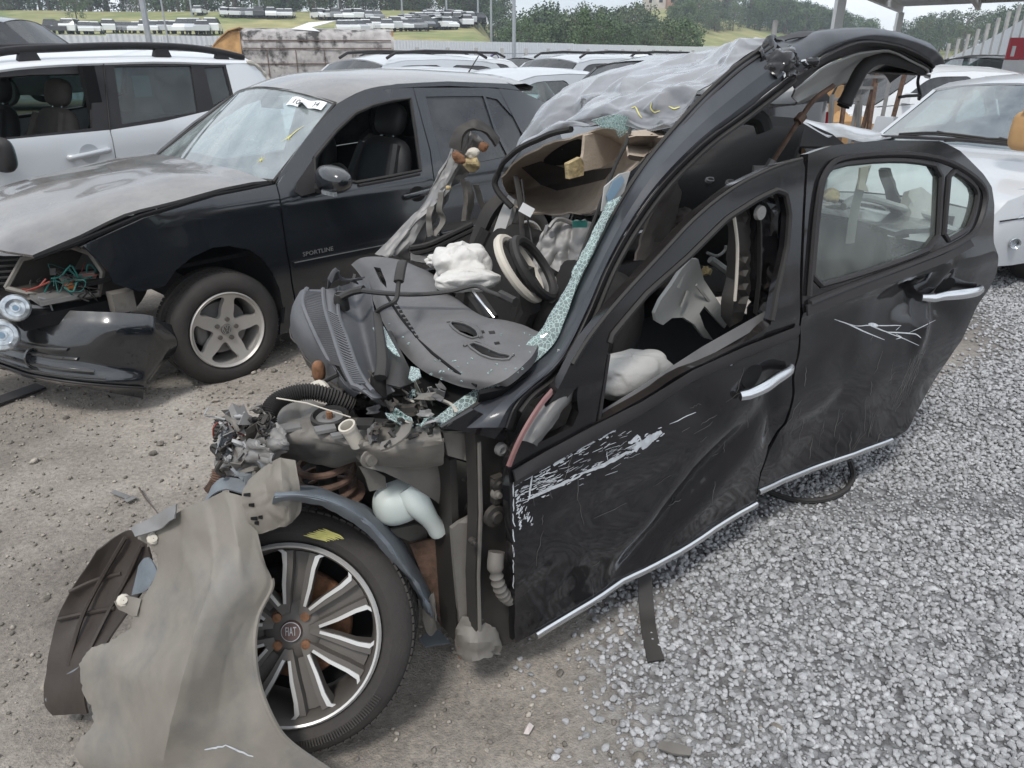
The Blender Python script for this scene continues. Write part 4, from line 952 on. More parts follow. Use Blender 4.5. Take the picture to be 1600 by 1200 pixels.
# ================================================================ SHARED CAR HELPERS
def text_mb(s, size, fmap, depth=.0015, align='CENTER', mb=None):
    cu = bpy.data.curves.new('text', 'FONT'); cu.body = s; cu.size = size; cu.align_x = align; cu.align_y = 'CENTER'; cu.extrude = 0; cu.resolution_u = 2
    o = bpy.data.objects.new('text', cu); COL.objects.link(o); bpy.context.view_layer.update()
    me = bpy.data.meshes.new_from_object(o.evaluated_get(bpy.context.evaluated_depsgraph_get()))
    m = mb or MB(); st = len(m.f); m.add([fmap(v.co.x, v.co.y) for v in me.vertices], [tuple(p.vertices) for p in me.polygons])
    m.shell(depth, st, CAM) if depth else None
    bpy.data.objects.remove(o); bpy.data.meshes.remove(me); bpy.data.curves.remove(cu); return m
def blob_mb(c, ax, e=(2.6, 2.6), nu=14, nv=20, mb=None, fn=None):
    """super-ellipsoid with half axes ax (three vectors)"""
    c = V(c); rows = []
    def sp(x, p): return math.copysign(abs(x) ** (2 / p), x)
    for i in range(nu + 1):
        a = -math.pi / 2 + math.pi * i / nu; r = []
        for j in range(nv + 1):
            b = 2 * math.pi * j / nv; p = V((sp(math.cos(a), e[0]) * sp(math.cos(b), e[1]), sp(math.cos(a), e[0]) * sp(math.sin(b), e[1]), sp(math.sin(a), e[0])))
            if fn: p = fn(p)
            r.append(c + ax[0] * p.x + ax[1] * p.y + ax[2] * p.z)
        rows.append(r)
    m = mb or MB(); return m.grid(rows)
def seat(parent, fr, s, n, z, mat, w_=.5, tilt=.28, head=True):
    up = (fr.d * math.sin(tilt) + V((0, 0, math.cos(tilt)))); fw = fr.d * math.cos(tilt) - V((0, 0, math.sin(tilt)))
    c = fr.P(s, n, z)
    bk = blob_mb(c + up * .30, (fw * .085, fr.n * w_ / 2, up * .32), (3.5, 3)).obj('seat_back', mt[mat], parent)
    m = MB()
    for sg in (-1, 1): m.tube([c + up * .06 + fr.n * sg * (w_ / 2 - .07) - fw * .075, c + up * .35 + fr.n * sg * (w_ / 2 - .05) - fw * .09, c + up * .56 + fr.n * sg * (w_ / 2 - .09) - fw * .06], .035, 8)
    m.obj('side_bolster', mt[mat], bk)
    blob_mb(c + fr.d * -.22 + V((0, 0, .0)), (fr.d * .27, fr.n * w_ / 2, V((0, 0, .10))), (3.5, 3)).obj('seat_cushion', mt[mat], parent)
    if head:
        h = blob_mb(c + up * .73, (fw * .06, fr.n * .135, up * .105), (2.8, 2.8)).obj('headrest', mt[mat], parent)
        for sg in (-1, 1): MB().tube([c + up * .58 + fr.n * sg * .06, c + up * .68 + fr.n * sg * .06], .008, 6).obj('headrest_post', mt['chrome'], h)
def ribbon_mb(pts, wdt, fmap, mb=None, th=.0008, taper=True):
    """flat stroke along 2D pts mapped on a surface"""
    m = mb or MB(); q = pts; st = len(m.f); L_, R_ = [], []
    for i, p in enumerate(q):
        a = q[max(0, i - 1)]; b = q[min(len(q) - 1, i + 1)]; dx, dy = b[0] - a[0], b[1] - a[1]; l = math.hypot(dx, dy) or 1
        k = wdt[i] if isinstance(wdt, (list, tuple)) else wdt * (min(1, .25 + 3 * min(i, len(q) - 1 - i) / len(q)) if taper else 1)
        L_.append(fmap(p[0] - dy / l * k / 2, p[1] + dx / l * k / 2)); R_.append(fmap(p[0] + dy / l * k / 2, p[1] - dx / l * k / 2))
    m.grid([L_, R_])
    if th: m.shell(th, st, CAM)
    return m

# ================================================================ BLACK HATCHBACK
G = Frame(-1.60, 3.67, R(46.5)); GW = 1.735
gb = thing('black_hatchback', 'black hatchback with missing headlamp and hanging front bumper, left of the wreck', 'car', G.o, G.a)
def gn(s, z):
    n = max(0, z - .93) * .42 + (.035 * ss(.6, .25, z)) + .03 * ss(.62, .93, z)
    if s < -.40: n += .42 * (-.40 - s) ** 2
    if s > 2.55: n += .25 * (s - 2.55) ** 2
    return n
def gsz(px, py, off=0.0):
    n = 0; s = z = 0
    for _ in range(8): l = G.loc(G.at(px, py, n + off)); s, z = l.x, l.z; n = gn(s, z)
    return (s, z)
def GP(s, z, off=0.0): return G.P(s, gn(s, z) + off, z)
def GPm(s, z, off=0.0): return G.P(s, GW - gn(s, z) - off, z)
FARG = G.P(1, GW + 9, 1)
def gpanel(name, outl, mat, holes=(), sp=.07, th=.02, off=0.0, mirror=True, parent=None, ang=35):
    o = panel(name, outl, lambda s, z: GP(s, z, off), mt[mat], parent or gb, holes, sp, th, None, ang)
    if mirror: panel(name, outl, lambda s, z: GPm(s, z, off), mt[mat], parent or gb, holes, sp, th, FARG, ang)
    return o
Q = lambda *pp: [gsz(*p) for p in pp]
gap = Q((433, 289), (441, 340), (448, 390), (456, 440), (465, 486))
arch = Q((257, 447), (275, 422), (300, 402), (332, 387), (360, 384), (390, 390), (410, 404), (426, 426), (437, 452), (443, 482), (440, 505))
fend = Q((124, 386), (225, 341), (337, 307), (392, 296), (431, 288)) + [(a - .006, b) for a, b in gap] + [(gap[-1][0], .26), (arch[-1][0] + .01, .24)] + arch[::-1] + Q((217, 456), (178, 443), (170, 425), (160, 412), (143, 397), (131, 384))
gpanel('front_fender', fend, 'golf', sp=.05)
# arch liner
ac = (sum(p[0] for p in arch) / len(arch), .33)
m = MB(); m.grid([[G.P(s, n, max(z, .2)) for s, z in arch] for n in (.03, .25, .5)]); m.shell(.01, away=G.P(ac[0], .2, .3)); m.obj('wheel_arch_liner', mt['interior'], gb)
rb = gsz(677, 272); rt = gsz(646, 137)
dB = [(rt[0] + .0, rt[1]), gsz(672, 235), rb, (rb[0] + .015, .62), (rb[0] - .02, .30)]
dF = gap
sill = .27
wo = Q((491, 247), (525, 205), (555, 177), (582, 165), (612, 158), (641, 154), (649, 205), (657, 266), (607, 276), (557, 285), (492, 272))
dtop = Q((452, 262), (487, 216), (520, 180), (552, 154), (585, 142), (615, 138))
door = [gap[0]] + dtop + [(rt[0] - .004, rt[1])] + [(a - .004, b) for a, b in dB[1:]] + [(gap[-1][0] + .02, sill)] + [(a + .004, b) for a, b in gap[::-1][:-1]]
gpanel('front_door', door, 'golf', [wo], .06)
m = MB(); m.tube([GP(s, z, -.002) for s, z in wo] + [GP(*wo[0], -.002)], .011, 6, False); m.obj('window_seal', mt['rubber'], gb)
belt = Q((494, 278), (560, 290), (610, 281), (655, 272)); m = MB(); m.tube([GP(s, z, -.004) for s, z in belt[1:]], .010, 6); m.obj('waist_seal', mt['trim'], gb)
# rear door / quarter / C-post
belt_r = rb[1] + .015
rw = Q((665, 151), (700, 150), (755, 150), (772, 202)) + [(gsz(772, 202)[0] + .06, belt_r + .03), (rb[0] + .10, belt_r)]
qw = Q((759, 151), (777, 155), (806, 187)) + [(gsz(806, 187)[0] + .03, belt_r + .09), (gsz(772, 202)[0] + .09, belt_r + .05), (gsz(772, 202)[0] + .02, gsz(772, 202)[1])]
rs_end = 3.13
rdoor = [rt, gsz(760, 137), gsz(779, 139), (gsz(806, 187)[0] + .04, belt_r + .1), (2.36, .95), (2.30, .75), (2.18, .62), (2.10, .42), (2.02, sill)] + [(a + .004, b) for a, b in dB[::-1][:-1]]
gpanel('rear_door', rdoor, 'golf', [rw, qw], .07)
for nm, h in (('rear_door_glass', rw), ('quarter_glass', qw)): gpanel(nm, h, 'tint', sp=.2, th=.004, off=.012)
h = lambda a: [(2.511 + .345 * math.cos(t), .315 + .345 * math.sin(t)) for t in a]
quarter = [gsz(779, 138), gsz(812, 142), (2.98, 1.30), (3.05, 1.0), (rs_end, .92), (rs_end + .03, .55), (2.95, .30)] + h(np.linspace(-.05, 2.75, 12)) + [(2.19, .62), (2.31, .75), (2.37, .95), (gsz(806, 187)[0] + .05, belt_r + .1)]
gpanel('rear_quarter', quarter, 'golf', sp=.08)
gpanel('sill', [(.42, .17), (2.05, .17), (2.05, .262), (.44, .262)], 'golf', sp=.15, off=.01)
# A post between screen and door
wsb = gsz(431, 286); wst = gsz(527, 163)
apost = Q((431, 288), (452, 262), (487, 216), (520, 180), (552, 154), (585, 142), (615, 138), (646, 136), (700, 134), (779, 137), (812, 141)) + Q((800, 131), (700, 127), (620, 131), (570, 140), (527, 162), (480, 213), (440, 268))
gpanel('roof_side_rail', apost, 'golf', sp=.05, off=-.001)
# bonnet
hl = Q((60, 404), (122, 381), (225, 337), (337, 303), (390, 293), (424, 286))
rows = []
for k, (s, z) in enumerate(hl):
    r = []; n0 = .10 + gn(s, .7); f = k / 5
    for j in range(9):
        q = j / 8; n = lerp(n0, GW - n0, q); b = 1 - (2 * q - 1) ** 2; b = b ** .6
        r.append(G.P(s - (.13 * (1 - f) + .10 * f) * b, n, z + (.015 + .05 * b if k else .01 * b)))
    rows.append(r)
rows = surf(rows, 22, 30)
MB().grid(fold(crumple(rows, .006, 3, 1, ridged=False), .010, 5, 5, 4, .03)).shell(.015, away=V((0, 0, 9))).obj('bonnet', mt['golf_top'], gb, 45)
m = MB(); m.tube([G.P(s, .085 + gn(s, .7), z - .012) for s, z in hl], .012, 6); m.obj('bonnet_gap', mt['interior'], gb)
MB().grid([[G.P(s, n, .66) for n in (.12, GW - .12)] for s in (-.5, .5)]).shell(.02, away=V((0, 0, 9))).obj('engine_bay_floor', mt['interior'], gb)
# screen, roof
rows = []
for k in range(9):
    q = k / 8; s = lerp(wsb[0] + .005, wst[0] + .01, q); z = lerp(wsb[1] + .0, wst[1] + .005, q); n0 = lerp(gn(*wsb) + .035, gn(*wst) + .03, q)
    rows.append([G.P(s - .13 * (1 - (2 * j / 10 - 1) ** 2) * (1 - .3 * q), lerp(n0, GW - n0, j / 10), z + .07 * q * (1 - (2 * j / 10 - 1) ** 2)) for j in range(11)])
WSG = rows
MB().grid(rows).shell(.005, away=CAM).obj('windscreen', mt['wind'], gb)
m = MB(); m.tube([r[0] for r in rows], .012, 6); m.tube([r[-1] for r in rows], .012, 6); m.tube(rows[0], .016, 6); m.tube(rows[-1], .008, 6); m.obj('windscreen_seal', mt['rubber'], gb)
rr = Q((527, 163), (570, 141), (620, 132), (700, 128), (800, 132)); rows = []
for k, (s, z) in enumerate(rr):
    n0 = gn(s, z) + .012; f = k / 4
    rows.append([G.P(s - .13 * .7 * (1 - (2 * j / 10 - 1) ** 2) * (1 - f) + .05 * f * (1 - (2 * j / 10 - 1) ** 2), lerp(n0, GW - n0, j / 10), z + .075 * (1 - abs(2 * j / 10 - 1) ** 2.4)) for j in range(11)])
MB().grid(surf(rows, 16, 20)).shell(.015, away=V((0, 0, 9))).obj('roof', mt['golf_top'], gb, 50)
sp0 = gsz(800, 132); rows = []
for k, (ds, dz) in enumerate(((0, 0), (.13, .005), (.22, -.02), (.2, -.05), (.06, -.05))):
    rows.append([G.P(sp0[0] + ds + .03 * (1 - (2 * j / 8 - 1) ** 2), lerp(.24, GW - .24, j / 8), sp0[1] + dz + .06 * (1 - abs(2 * j / 8 - 1) ** 2.4)) for j in range(9)])
MB().grid(rows).obj('roof_spoiler', mt['golf_top'], gb)
rows = [[G.P(s, lerp(n0, GW - n0, j / 6), z) for j in range(7)] for s, z, n0 in ((sp0[0] + .1, 1.36, .26), (3.0, 1.0, .1), (3.10, .92, .08), (3.15, .5, .08), (3.05, .28, .1))]
MB().grid(rows[:2]).shell(.01, away=G.P(9, 1, 1)).obj('rear_window', mt['tint'], gb); MB().grid(rows[1:]).shell(.02, away=G.P(9, 1, 1)).obj('tailgate', mt['golf'], gb)
# wipers, cowl
m = MB(); m.tube([G.P(wsb[0] - .01, .25, wsb[1] - .01), G.P(wsb[0] - .13, .85, wsb[1] + .0), G.P(wsb[0] - .02, 1.5, wsb[1] - .01)], .03, 6, True, .4); m.obj('scuttle', mt['trim'], gb)
for a, b, c_ in (((655 / 2.667, 707 / 2.667), (760 / 2.667, 742 / 2.667), (885 / 2.667, 768 / 2.667)), ((605 / 2.667, 690 / 2.667), (640 / 2.667, 722 / 2.667), (735 / 2.667, 730 / 2.667))):
    pts = [G.at(*a, .95), G.at(*b, .62), G.at(*c_, .40)] if a[0] > 240 else [G.at(*a, 1.2), G.at(*b, 1.1), G.at(*c_, .85)]
    m = MB(); m.tube(pts, .009, 6); m.tube([p + V((0, 0, -.012)) + G.d * -.02 for p in pts], .006, 6); m.obj('wiper', mt['rubber'], gb)
# mirror
mc = G.at(521, 281, -.11)
mir = blob_mb(mc, (G.d * .075, G.n * -.125, V((0, 0, .075))), (2.4, 2.6), fn=lambda p: V((p.x, p.y, p.z * (1 - .18 * p.y)))).obj('mirror', mt['golf'], gb)
MB().box(mc + V((0, 0, -.062)) - G.n * .03 - G.d * .055, (.02, .12, .022), Matrix.Rotation(G.a, 3, 'Z')).obj('indicator_lamp', mt['lens'], mir)
MB().tube([mc + G.n * .05 - V((0, 0, .05)), mc + G.n * .15 - V((0, 0, .06))], .035, 8).obj('mirror_foot', mt['trim'], mir)
gpanel('mirror_sail', Q((489, 248), (491, 272), (492, 300), (470, 306), (461, 300), (464, 284)), 'trim', sp=.05, th=.012, off=-.006, mirror=False)
# handle, moulding, badge
hp = gsz(652, 303); gpanel('handle_recess', chaikin([(hp[0] + .11 * math.cos(t) * .62, hp[1] + .05 * math.sin(t)) for t in np.linspace(0, 6.0, 9)], 1), 'interior', sp=.05, th=.004, off=-.002, mirror=False)
m = MB(); m.tube([GP(hp[0] - .11, hp[1] - .01, -.005), GP(hp[0] - .06, hp[1], -.035), GP(hp[0] + .08, hp[1] + .012, -.035), GP(hp[0] + .12, hp[1] + .01, -.005)], .014, 8, True, 1.3); m.obj('door_handle', mt['golf'], gb)
mo = Q((459, 414), (600, 387)); mo2 = [mo[0], (rb[0] - .02, mo[1][1])]
m = MB(); m.beam(GP(*mo2[0], -.006), GP(*mo2[1], -.006), .018, .03); m.beam(GP(rb[0] + .02, mo[1][1], -.006), GP(2.12, mo[1][1] + .01, -.006), .018, .03); m.obj('side_moulding', mt['golf'], gb)
m = MB(); m.beam(GP(mo2[0][0], mo2[0][1] + .016, -.014), GP(mo2[1][0], mo2[1][1] + .016, -.014), .004, .005); m.obj('bright_strip', mt['silverbadge'], gb)
bc = gsz(497, 393); text_mb('SPORTLINE', .034, lambda u, v: GP(bc[0] + u * 1.2, bc[1] + v, -.003)).obj('badge', mt['silverbadge'], gb)
# wheel
gwc = G.at(357, 516, .02); gr = .315; gax = -G.n
ty = wheel(gb, gwc, gax, gr, .205, rr=.208, seg=84); ty.name = 'front_wheel'
u3, v3 = V((0, 0, 1)), G.d       # rim plane
def rim_panel(outl, holes, dep, mat, name, parent, c, ax, th=.03, sp=.03, u=V((0, 0, 1)), v=None):
    v = v or ax.cross(u)
    return panel(name, outl, lambda x, y: c + v * x + u * y - ax * dep(math.hypot(x, y)), mt[mat], parent, holes, sp, th, c + ax * 3, 30)
circ = lambda r, n=40, a0=0: [(r * math.cos(a0 + 6.28318 * k / n), r * math.sin(a0 + 6.28318 * k / n)) for k in range(n)]
hl5 = []
for k in range(5):
    a = R(41 + 72 * k); q = [(.38, -9), (.38, 9), (.64, 19), (.90, 29), (.96, 14), (.96, -14), (.90, -29), (.64, -19)]
    hl5.append(chaikin([(.2 * r * math.cos(a + R(t)), .2 * r * math.sin(a + R(t))) for r, t in q], 2))
gv_ = G.d
rim_panel(circ(.196), hl5, lambda r: .004 + .018 * (1 - r / .2) + .012 * math.sin(min(1, r / .2) * math.pi), 'alloy', 'rim', ty, gwc, gax, .028, .018, V((0, 0, 1)), gv_)
MB().lathe(gwc, gax, [(.212, .002), (.206, .008), (.196, -.004), (.190, -.05), (.186, -.17)], 48).obj('rim_lip', mt['alloy'], ty)
MB().disc(gwc - gax * .10, gax, .145, .02, 32).obj('brake_disc', mt['steel'], ty); MB().lathe(gwc - gax * .17, gax, [(.01, 0), (.2, 0)], 24).obj('brake_backplate', mt['interior'], ty)
blob_mb(gwc - gax * .085 - G.d * .115, (G.d * .035, gax * .03, V((0, 0, .075))), (3, 3)).obj('brake_caliper', mt['steel'], ty)
for k in range(5):
    a = R(77 + 72 * k); MB().disc(gwc + (V((0, 0, 1)) * math.sin(a) + gv_ * math.cos(a)) * .056 - gax * .028, gax, .0125, .012, 12).obj('wheel_bolt', mt['darkalloy'], ty)
MB().disc(gwc - gax * .026, gax, .031, .010, 24, .029).obj('hub_cap', mt['darkalloy'], ty)
fm = lambda x, y: gwc + gv_ * x + V((0, 0, 1)) * y + gax * -.0145
m = MB(); rg = [(math.cos(t) * .026, math.sin(t) * .026) for t in np.linspace(0, 6.2832, 30)]; ribbon_mb(rg, .003, fm, m, .001, False)
ribbon_mb([(-.009, .022), (0, .003), (.009, .022)], .004, fm, m, .001, False); ribbon_mb([(-.021, .013), (-.010, -.019), (0, -.001), (.010, -.019), (.021, .013)], .004, fm, m, .001, False)
m.obj('hub_emblem', mt['silverbadge'], ty)
gwr = G.P(2.511, .03, .315); t2 = wheel(gb, gwr, gax, gr, .205, rr=.208, tread=False, seg=40); t2.name = 'rear_wheel'; simple_rim(t2, gwr, gax, .208, mt['alloy'])
for s in (0, 2.511):
    c = G.P(s, GW - .03, .315); t2 = wheel(gb, c, G.n, gr, .205, rr=.208, tread=False, seg=32); t2.name = 'far_wheel'; simple_rim(t2, c, G.n, .208, mt['alloy'])
MB().box(G.P(1.4, GW / 2, .34), (2.4, 1.3, .2), Matrix.Rotation(G.a, 3, 'Z')).obj('floorpan', mt['interior'], gb)
MB().box(G.P(.62, GW / 2, .62), (.06, 1.5, .6), Matrix.Rotation(G.a, 3, 'Z')).obj('bulkhead', mt['interior'], gb)
# interior
rows = [[G.P(s, lerp(.16, GW - .16, j / 6), z + .02 * math.sin(j)) for j in range(7)] for s, z in ((wsb[0] + .02, wsb[1] - .02), (.75, .96), (.95, .93), (1.0, .78))]
MB().grid(surf(rows, 10, 12)).shell(.02, away=CAM).obj('dashboard', mt['blackpl'], gb)
MB().lathe(G.P(1.12, .45, .86), (G.d * -.9 + V((0, 0, .45))), [(.17 + .012 * math.cos(t), .012 * math.sin(t)) for t in np.linspace(0, 6.28, 9)], 28).obj('steering_wheel', mt['blackpl'], gb)
for n in (.44, GW - .44): seat(gb, G, 1.42, n, .56, 'seat', .52)
rows = [[G.P(s, lerp(.2, GW - .2, j / 6), z) for j in range(7)] for s, z in ((2.02, .5), (2.2, .58), (2.42, 1.0), (2.5, 1.02))]
MB().grid(surf(rows, 10, 8)).shell(.05, away=G.P(0, 1, 1.3)).obj('rear_seat', mt['seat'], gb)
MB().grid([[G.P(s, n, 1.385 + .03 * math.sin(n * 1.8)) for n in (.3, .7, 1.05, GW - .3)] for s in (wst[0] + .05, 2.6)]).shell(.01, away=G.P(1, 1, 0)).obj('headlining', mt['greytrim'], gb)
MB().box(WSG[7][5] + G.d * .10 - V((0, 0, .03)), (.03, .22, .07), Matrix.Rotation(G.a, 3, 'Z')).obj('rear_view_mirror', mt['blackpl'], gb)
# sticker on the screen
def WSP(u, v, off=.004):     # u across from the driver side 0..1, v up 0..1
    i = min(7, int(v * 8)); j = min(9, int(u * 10)); a = v * 8 - i; b = u * 10 - j
    p = WSG[i][j].lerp(WSG[i + 1][j], a).lerp(WSG[i][j + 1].lerp(WSG[i + 1][j + 1], a), b); n = (WSG[i + 1][j] - WSG[i][j]).cross(WSG[i][j + 1] - WSG[i][j]).normalized()
    if n.dot(CAM - p) < 0: n = -n
    return p + n * off
def SK(u, v): f = ss(.35, .5, u) * ss(.66, .55, u); return WSP(.035 + .205 * (1 - u), .865 + .10 * v - .03 * (1 - u), .006 + .05 * f * (1 - v) + .008 * math.sin(u * 9))
m = MB(); m.grid([[SK(i / 14, j / 5) for i in range(15)] for j in range(6)]); m.shell(.001); st = m.obj('number_sticker', mt['sticker'], gb)
m = MB(); text_mb('10', .85, lambda u, v: SK(.24 + u * .22, .45 + v * .95) + (CAM - SK(.2, .5)).normalized() * .003, .0, mb=m); text_mb('34', .85, lambda u, v: SK(.78 + u * .22, .5 + v * .95) + (CAM - SK(.8, .5)).normalized() * .003, .0, mb=m); m.obj('print', mt['ink'], st)
m = MB()
for (u0, v0, sc_) in ((.13, .22, .02), (.085, .50, .018)):
    for k in range(4 if v0 < .3 else 3):
        a = k * .8 + .3; ribbon_mb([(u0 - math.cos(a) * sc_, v0 - math.sin(a) * sc_ * 2), (u0, v0), (u0 + math.cos(a) * sc_, v0 + math.sin(a) * sc_ * 2)], .0035, lambda u, v: WSP(u, v, .004), m, 0)
ribbon_mb([(.105, .44), (.085, .52), (.075, .60), (.06, .66)], .005, lambda u, v: WSP(u, v, .004), m, 0)
m.obj('chalk_mark', mt['yellow'], gb)
# hanging bumper
cols = [(276, 0.03), (255, -.035), (225, -.05), (180, -.02), (130, .05), (85, .14), (40, .27), (0, .42), (-60, .62), (-130, .85)]
tp = [(280, 512), (250, 500), (232, 492), (180, 488), (140, 486), (100, 484), (50, 476), (0, 470), (-60, 466), (-130, 462)]
cx = [c[0] for c in cols]
def brow(ys, dn, push=0):
    return [G.at(px, y, n + dn) for (px, n), y in zip(cols, ys)]
rT = [G.at(px, py, n + .03) for (px, py), (_, n) in zip(tp, cols)]
r1 = [G.at(px, py + 22, n - .01) for (px, py), (_, n) in zip(tp, cols)]
r2 = brow([548, 548, 545, 542, 538, 534, 528, 520, 514, 508], -.005)
r3 = [G.at(px, y, n) for px, y, n in zip([250, 240, 222, 178, 128, 84, 40, 0, -60, -130], [575, 580, 578, 574, 568, 562, 552, 545, 536, 530], [.03, -.02, -.04, -.01, .05, .14, .27, .42, .62, .85])]
r4 = [G.at(px, y, n) for px, y, n in zip([228, 226, 221, 176, 126, 82, 40, 0, -60, -130], [604, 603, 602, 600, 596, 590, 582, 568, 556, 548], [.02, -.02, -.05, -.03, .03, .12, .25, .40, .60, .83])]
r5 = [G.at(px, y, n) for px, y, n in zip([222, 222, 220, 174, 124, 82, 42, 4, -56, -126], [625, 624, 622, 614, 606, 599, 591, 578, 566, 558], [.08, .06, .03, .05, .11, .2, .33, .48, .68, .9])]
bp_ = [rT, r1, r2, r3, r4, r5]
BPS = surf(bp_, 30, 60)
bump_ = MB().grid(crumple(BPS, .006, 4, 9)).shell(.006).obj('front_bumper', mt['golf'], gb, 45)
def BS(u, v, off=-.006):
    x = u * 60; y = v * 30; i = min(29, int(y)); j = min(59, int(x)); p = BPS[i][j].lerp(BPS[i][j + 1], x - j).lerp(BPS[i + 1][j].lerp(BPS[i + 1][j + 1], x - j), y - i); return p + (CAM - p).normalized() * -off
for v0, u0, u1, wd in ((.47, .50, .72, .014), (.56, .46, .78, .016), (.67, .40, .80, .016), (.735, .36, .95, .010)):
    pts = [BS(lerp(u0, u1, k / 10), v0 + .02 * math.sin(k * .3)) for k in range(11)]; m = MB(); m.tube(pts, wd, 6, True, .5); m.obj('bumper_rib', mt['golf'], bump_)
fc = BS(.615, .62, 0); fa = (CAM - fc).normalized(); fa = (fa - G.d * .4).normalized()
MB().lathe(fc, fa, [(.062, .004), (.052, .012), (.045, .0), (.038, -.03), (.01, -.035)], 24).obj('fog_lamp_ring', mt['golf'], bump_)
MB().lathe(fc, fa, [(.06, .006), (.055, .016)], 20, a0=2.2, a1=4.2).obj('fog_lamp_trim', mt['chrome'], bump_)
m = MB(); m.tube([BS(x, .835, -.01) for x in np.linspace(.1, .98, 14)], .012, 6, True, .5); m.obj('bumper_lip', mt['trim'], bump_)
# headlamp bay
hb = [G.at(*p) for p in ((10, 450, .42), (35, 405, .40), (110, 385, .30), (140, 395, .20), (160, 425, .16), (155, 460, .16), (90, 470, .25))]
hc = sum(hb, V()) / 7; bkp = [p + G.d * .28 + V((0, 0, 0)) for p in hb]
m = MB(); m.add(hb + bkp, [(i, (i + 1) % 7, 7 + (i + 1) % 7, 7 + i) for i in range(7)] + [tuple(range(7, 14))]); m.shell(.006, away=hc); m.obj('headlamp_bay', mt['inner'], gb)
m = MB(); m.tube(hb + [hb[0]], .014, 6); m.obj('bay_flange', mt['primer'], gb)
MB().box(G.at(95, 462, .22), (.22, .16, .02), Matrix.Rotation(G.a, 3, 'Z')).obj('lamp_bracket', mt['steel'], gb); MB().box(G.at(190, 470, .10), (.10, .08, .10), Matrix.Rotation(G.a, 3, 'Z')).obj('bumper_bracket', mt['primer'], gb)
MB().box(G.at(110, 478, .30), (.5, .3, .06), Matrix.Rotation(G.a, 3, 'Z')).obj('crossmember', mt['interior'], gb)
for k, (mat_, pts) in enumerate((('wire_red', ((40, 455), (60, 448), (78, 440))), ('wire_red', ((34, 452), (55, 452), (72, 436))), ('wire_green', ((80, 435), (95, 432), (110, 415), (118, 425), (125, 440))), ('wire_green', ((108, 420), (122, 434), (127, 430))), ('wire_grey', ((60, 465), (75, 470), (82, 485))), ('orange', ((104, 450), (110, 446), (116, 449))))):
    m = MB(); m.tube(spline([G.at(x, y, .14 + .01 * k) for x, y in pts], 10), .004 if mat_ != 'orange' else .014, 6); m.obj('wire' if mat_ != 'orange' else 'bulb_holder', mt[mat_], gb)
# displaced headlamp and grille
for px, py, n, r in ((24, 481, .16, .062), (2, 524, .20, .075)):
    c = G.at(px, py, n); a = (CAM - c).normalized(); lm = MB().lathe(c, a, [(.001, .012), (r * .3, .014), (r * .34, .0), (r * .62, .004), (r * .66, .012), (r * .88, .010), (r, 0), (r * .9, -.05)], 20).obj('headlamp', mt['lens'], gb); MB().lathe(c, a, [(r * 1.02, 0), (r * .98, -.06), (r * .6, -.09), (.01, -.1)], 20).obj('lamp_housing', mt['cream'], lm); MB().disc(c + a * .016, a, r * .18, .004, 12).obj('bulb', mt['bluepaint'], lm)
for k in range(5):
    y = 405 + k * 9; m = MB(); m.tube([G.at(30, y, .45), G.at(0, y + 2, .52), G.at(-80, y - 6, .9)], .010, 6, True, .6); m.obj('grille_bar', mt['blackpl'], gb)
gbx = MB(); gbx.grid([[G.at(34, y, .48), G.at(0, y, .56), G.at(-80, y - 8, .95)] for y in (400, 450)]).shell(.02); gbx.obj('grille_back', mt['interior'], gb)

# ================================================================ WHITE CROSSOVER
C = Frame(-3.08, 6.0, R(60)); CW = 1.75
wc = thing('white_crossover', 'white crossover with black roof rails and open driver window, left of the black hatchback', 'car', C.o, C.a)
def cn_(s, z):
    n = max(0, z - 1.08) * .30 + .04 * ss(.7, .3, z)
    if s > 1.2: n += .22 * (s - 1.2) ** 2
    if s < -1.7: n += .25 * (-1.7 - s) ** 2
    return n
def csz(px, py):
    n = 0
    for _ in range(8): l = C.loc(C.at(px, py, n)); n = cn_(l.x, l.z)
    return (l.x, l.z)
CP_ = lambda s, z, off=0.0: C.P(s, cn_(s, z) + off, z)
CPm = lambda s, z, off=0.0: C.P(s, CW - cn_(s, z) - off, z)
FARC = C.P(0, 11, 1)
def cpanel(name, outl, mat, holes=(), sp=.08, th=.02, off=0.0, mirror=True):
    o = panel(name, outl, lambda s, z: CP_(s, z, off), mt[mat], wc, holes, sp, th)
    if mirror: panel(name, outl, lambda s, z: CPm(s, z, off), mt[mat], wc, holes, sp, th, FARC)
    return o
QC = lambda *pp: [csz(*p) for p in pp]
bl = QC((-45, 222), (0, 219), (86, 211), (172, 203), (255, 190), (335, 171), (366, 151))
cg = [csz(172, 203)[0]]
g0 = csz(172, 203); g1 = csz(184, 265); gdn = (g1[0] + .02, .32)
cpanel('front_door', [(bl[0][0] - .35, bl[0][1] - .03)] + bl[:3] + [(g0[0] - .005, g0[1]), (g1[0] - .005, g1[1]), (gdn[0], .32), (bl[0][0] - .45, .32)], 'white')
xe = bl[5][0]
ra_ = [(1.28 + .36 * math.cos(t), .33 + .36 * math.sin(t)) for t in np.linspace(0, math.pi, 10)]
cpanel('rear_door', [(g0[0] + .005, g0[1]), bl[4], bl[5], (xe + .1, bl[5][1] - .25), (xe + .02, .8), (.95, .66), (.88, .32), (gdn[0] + .012, .32), (g1[0] + .005, g1[1])], 'white')
rq = QC((353, 101), (390, 96), (415, 112), (425, 135))
cpanel('rear_quarter', [bl[5], bl[6]] + rq + [(rq[-1][0] + .02, 1.0), (rq[-1][0], .5), (1.66, .36)] + ra_ + [(.90, .32), (.96, .66), (xe + .03, .8), (xe + .11, bl[5][1] - .25)], 'white')
fa_ = [(-1.45 + .36 * math.cos(t), .33 + .36 * math.sin(t)) for t in np.linspace(0, math.pi, 10)]
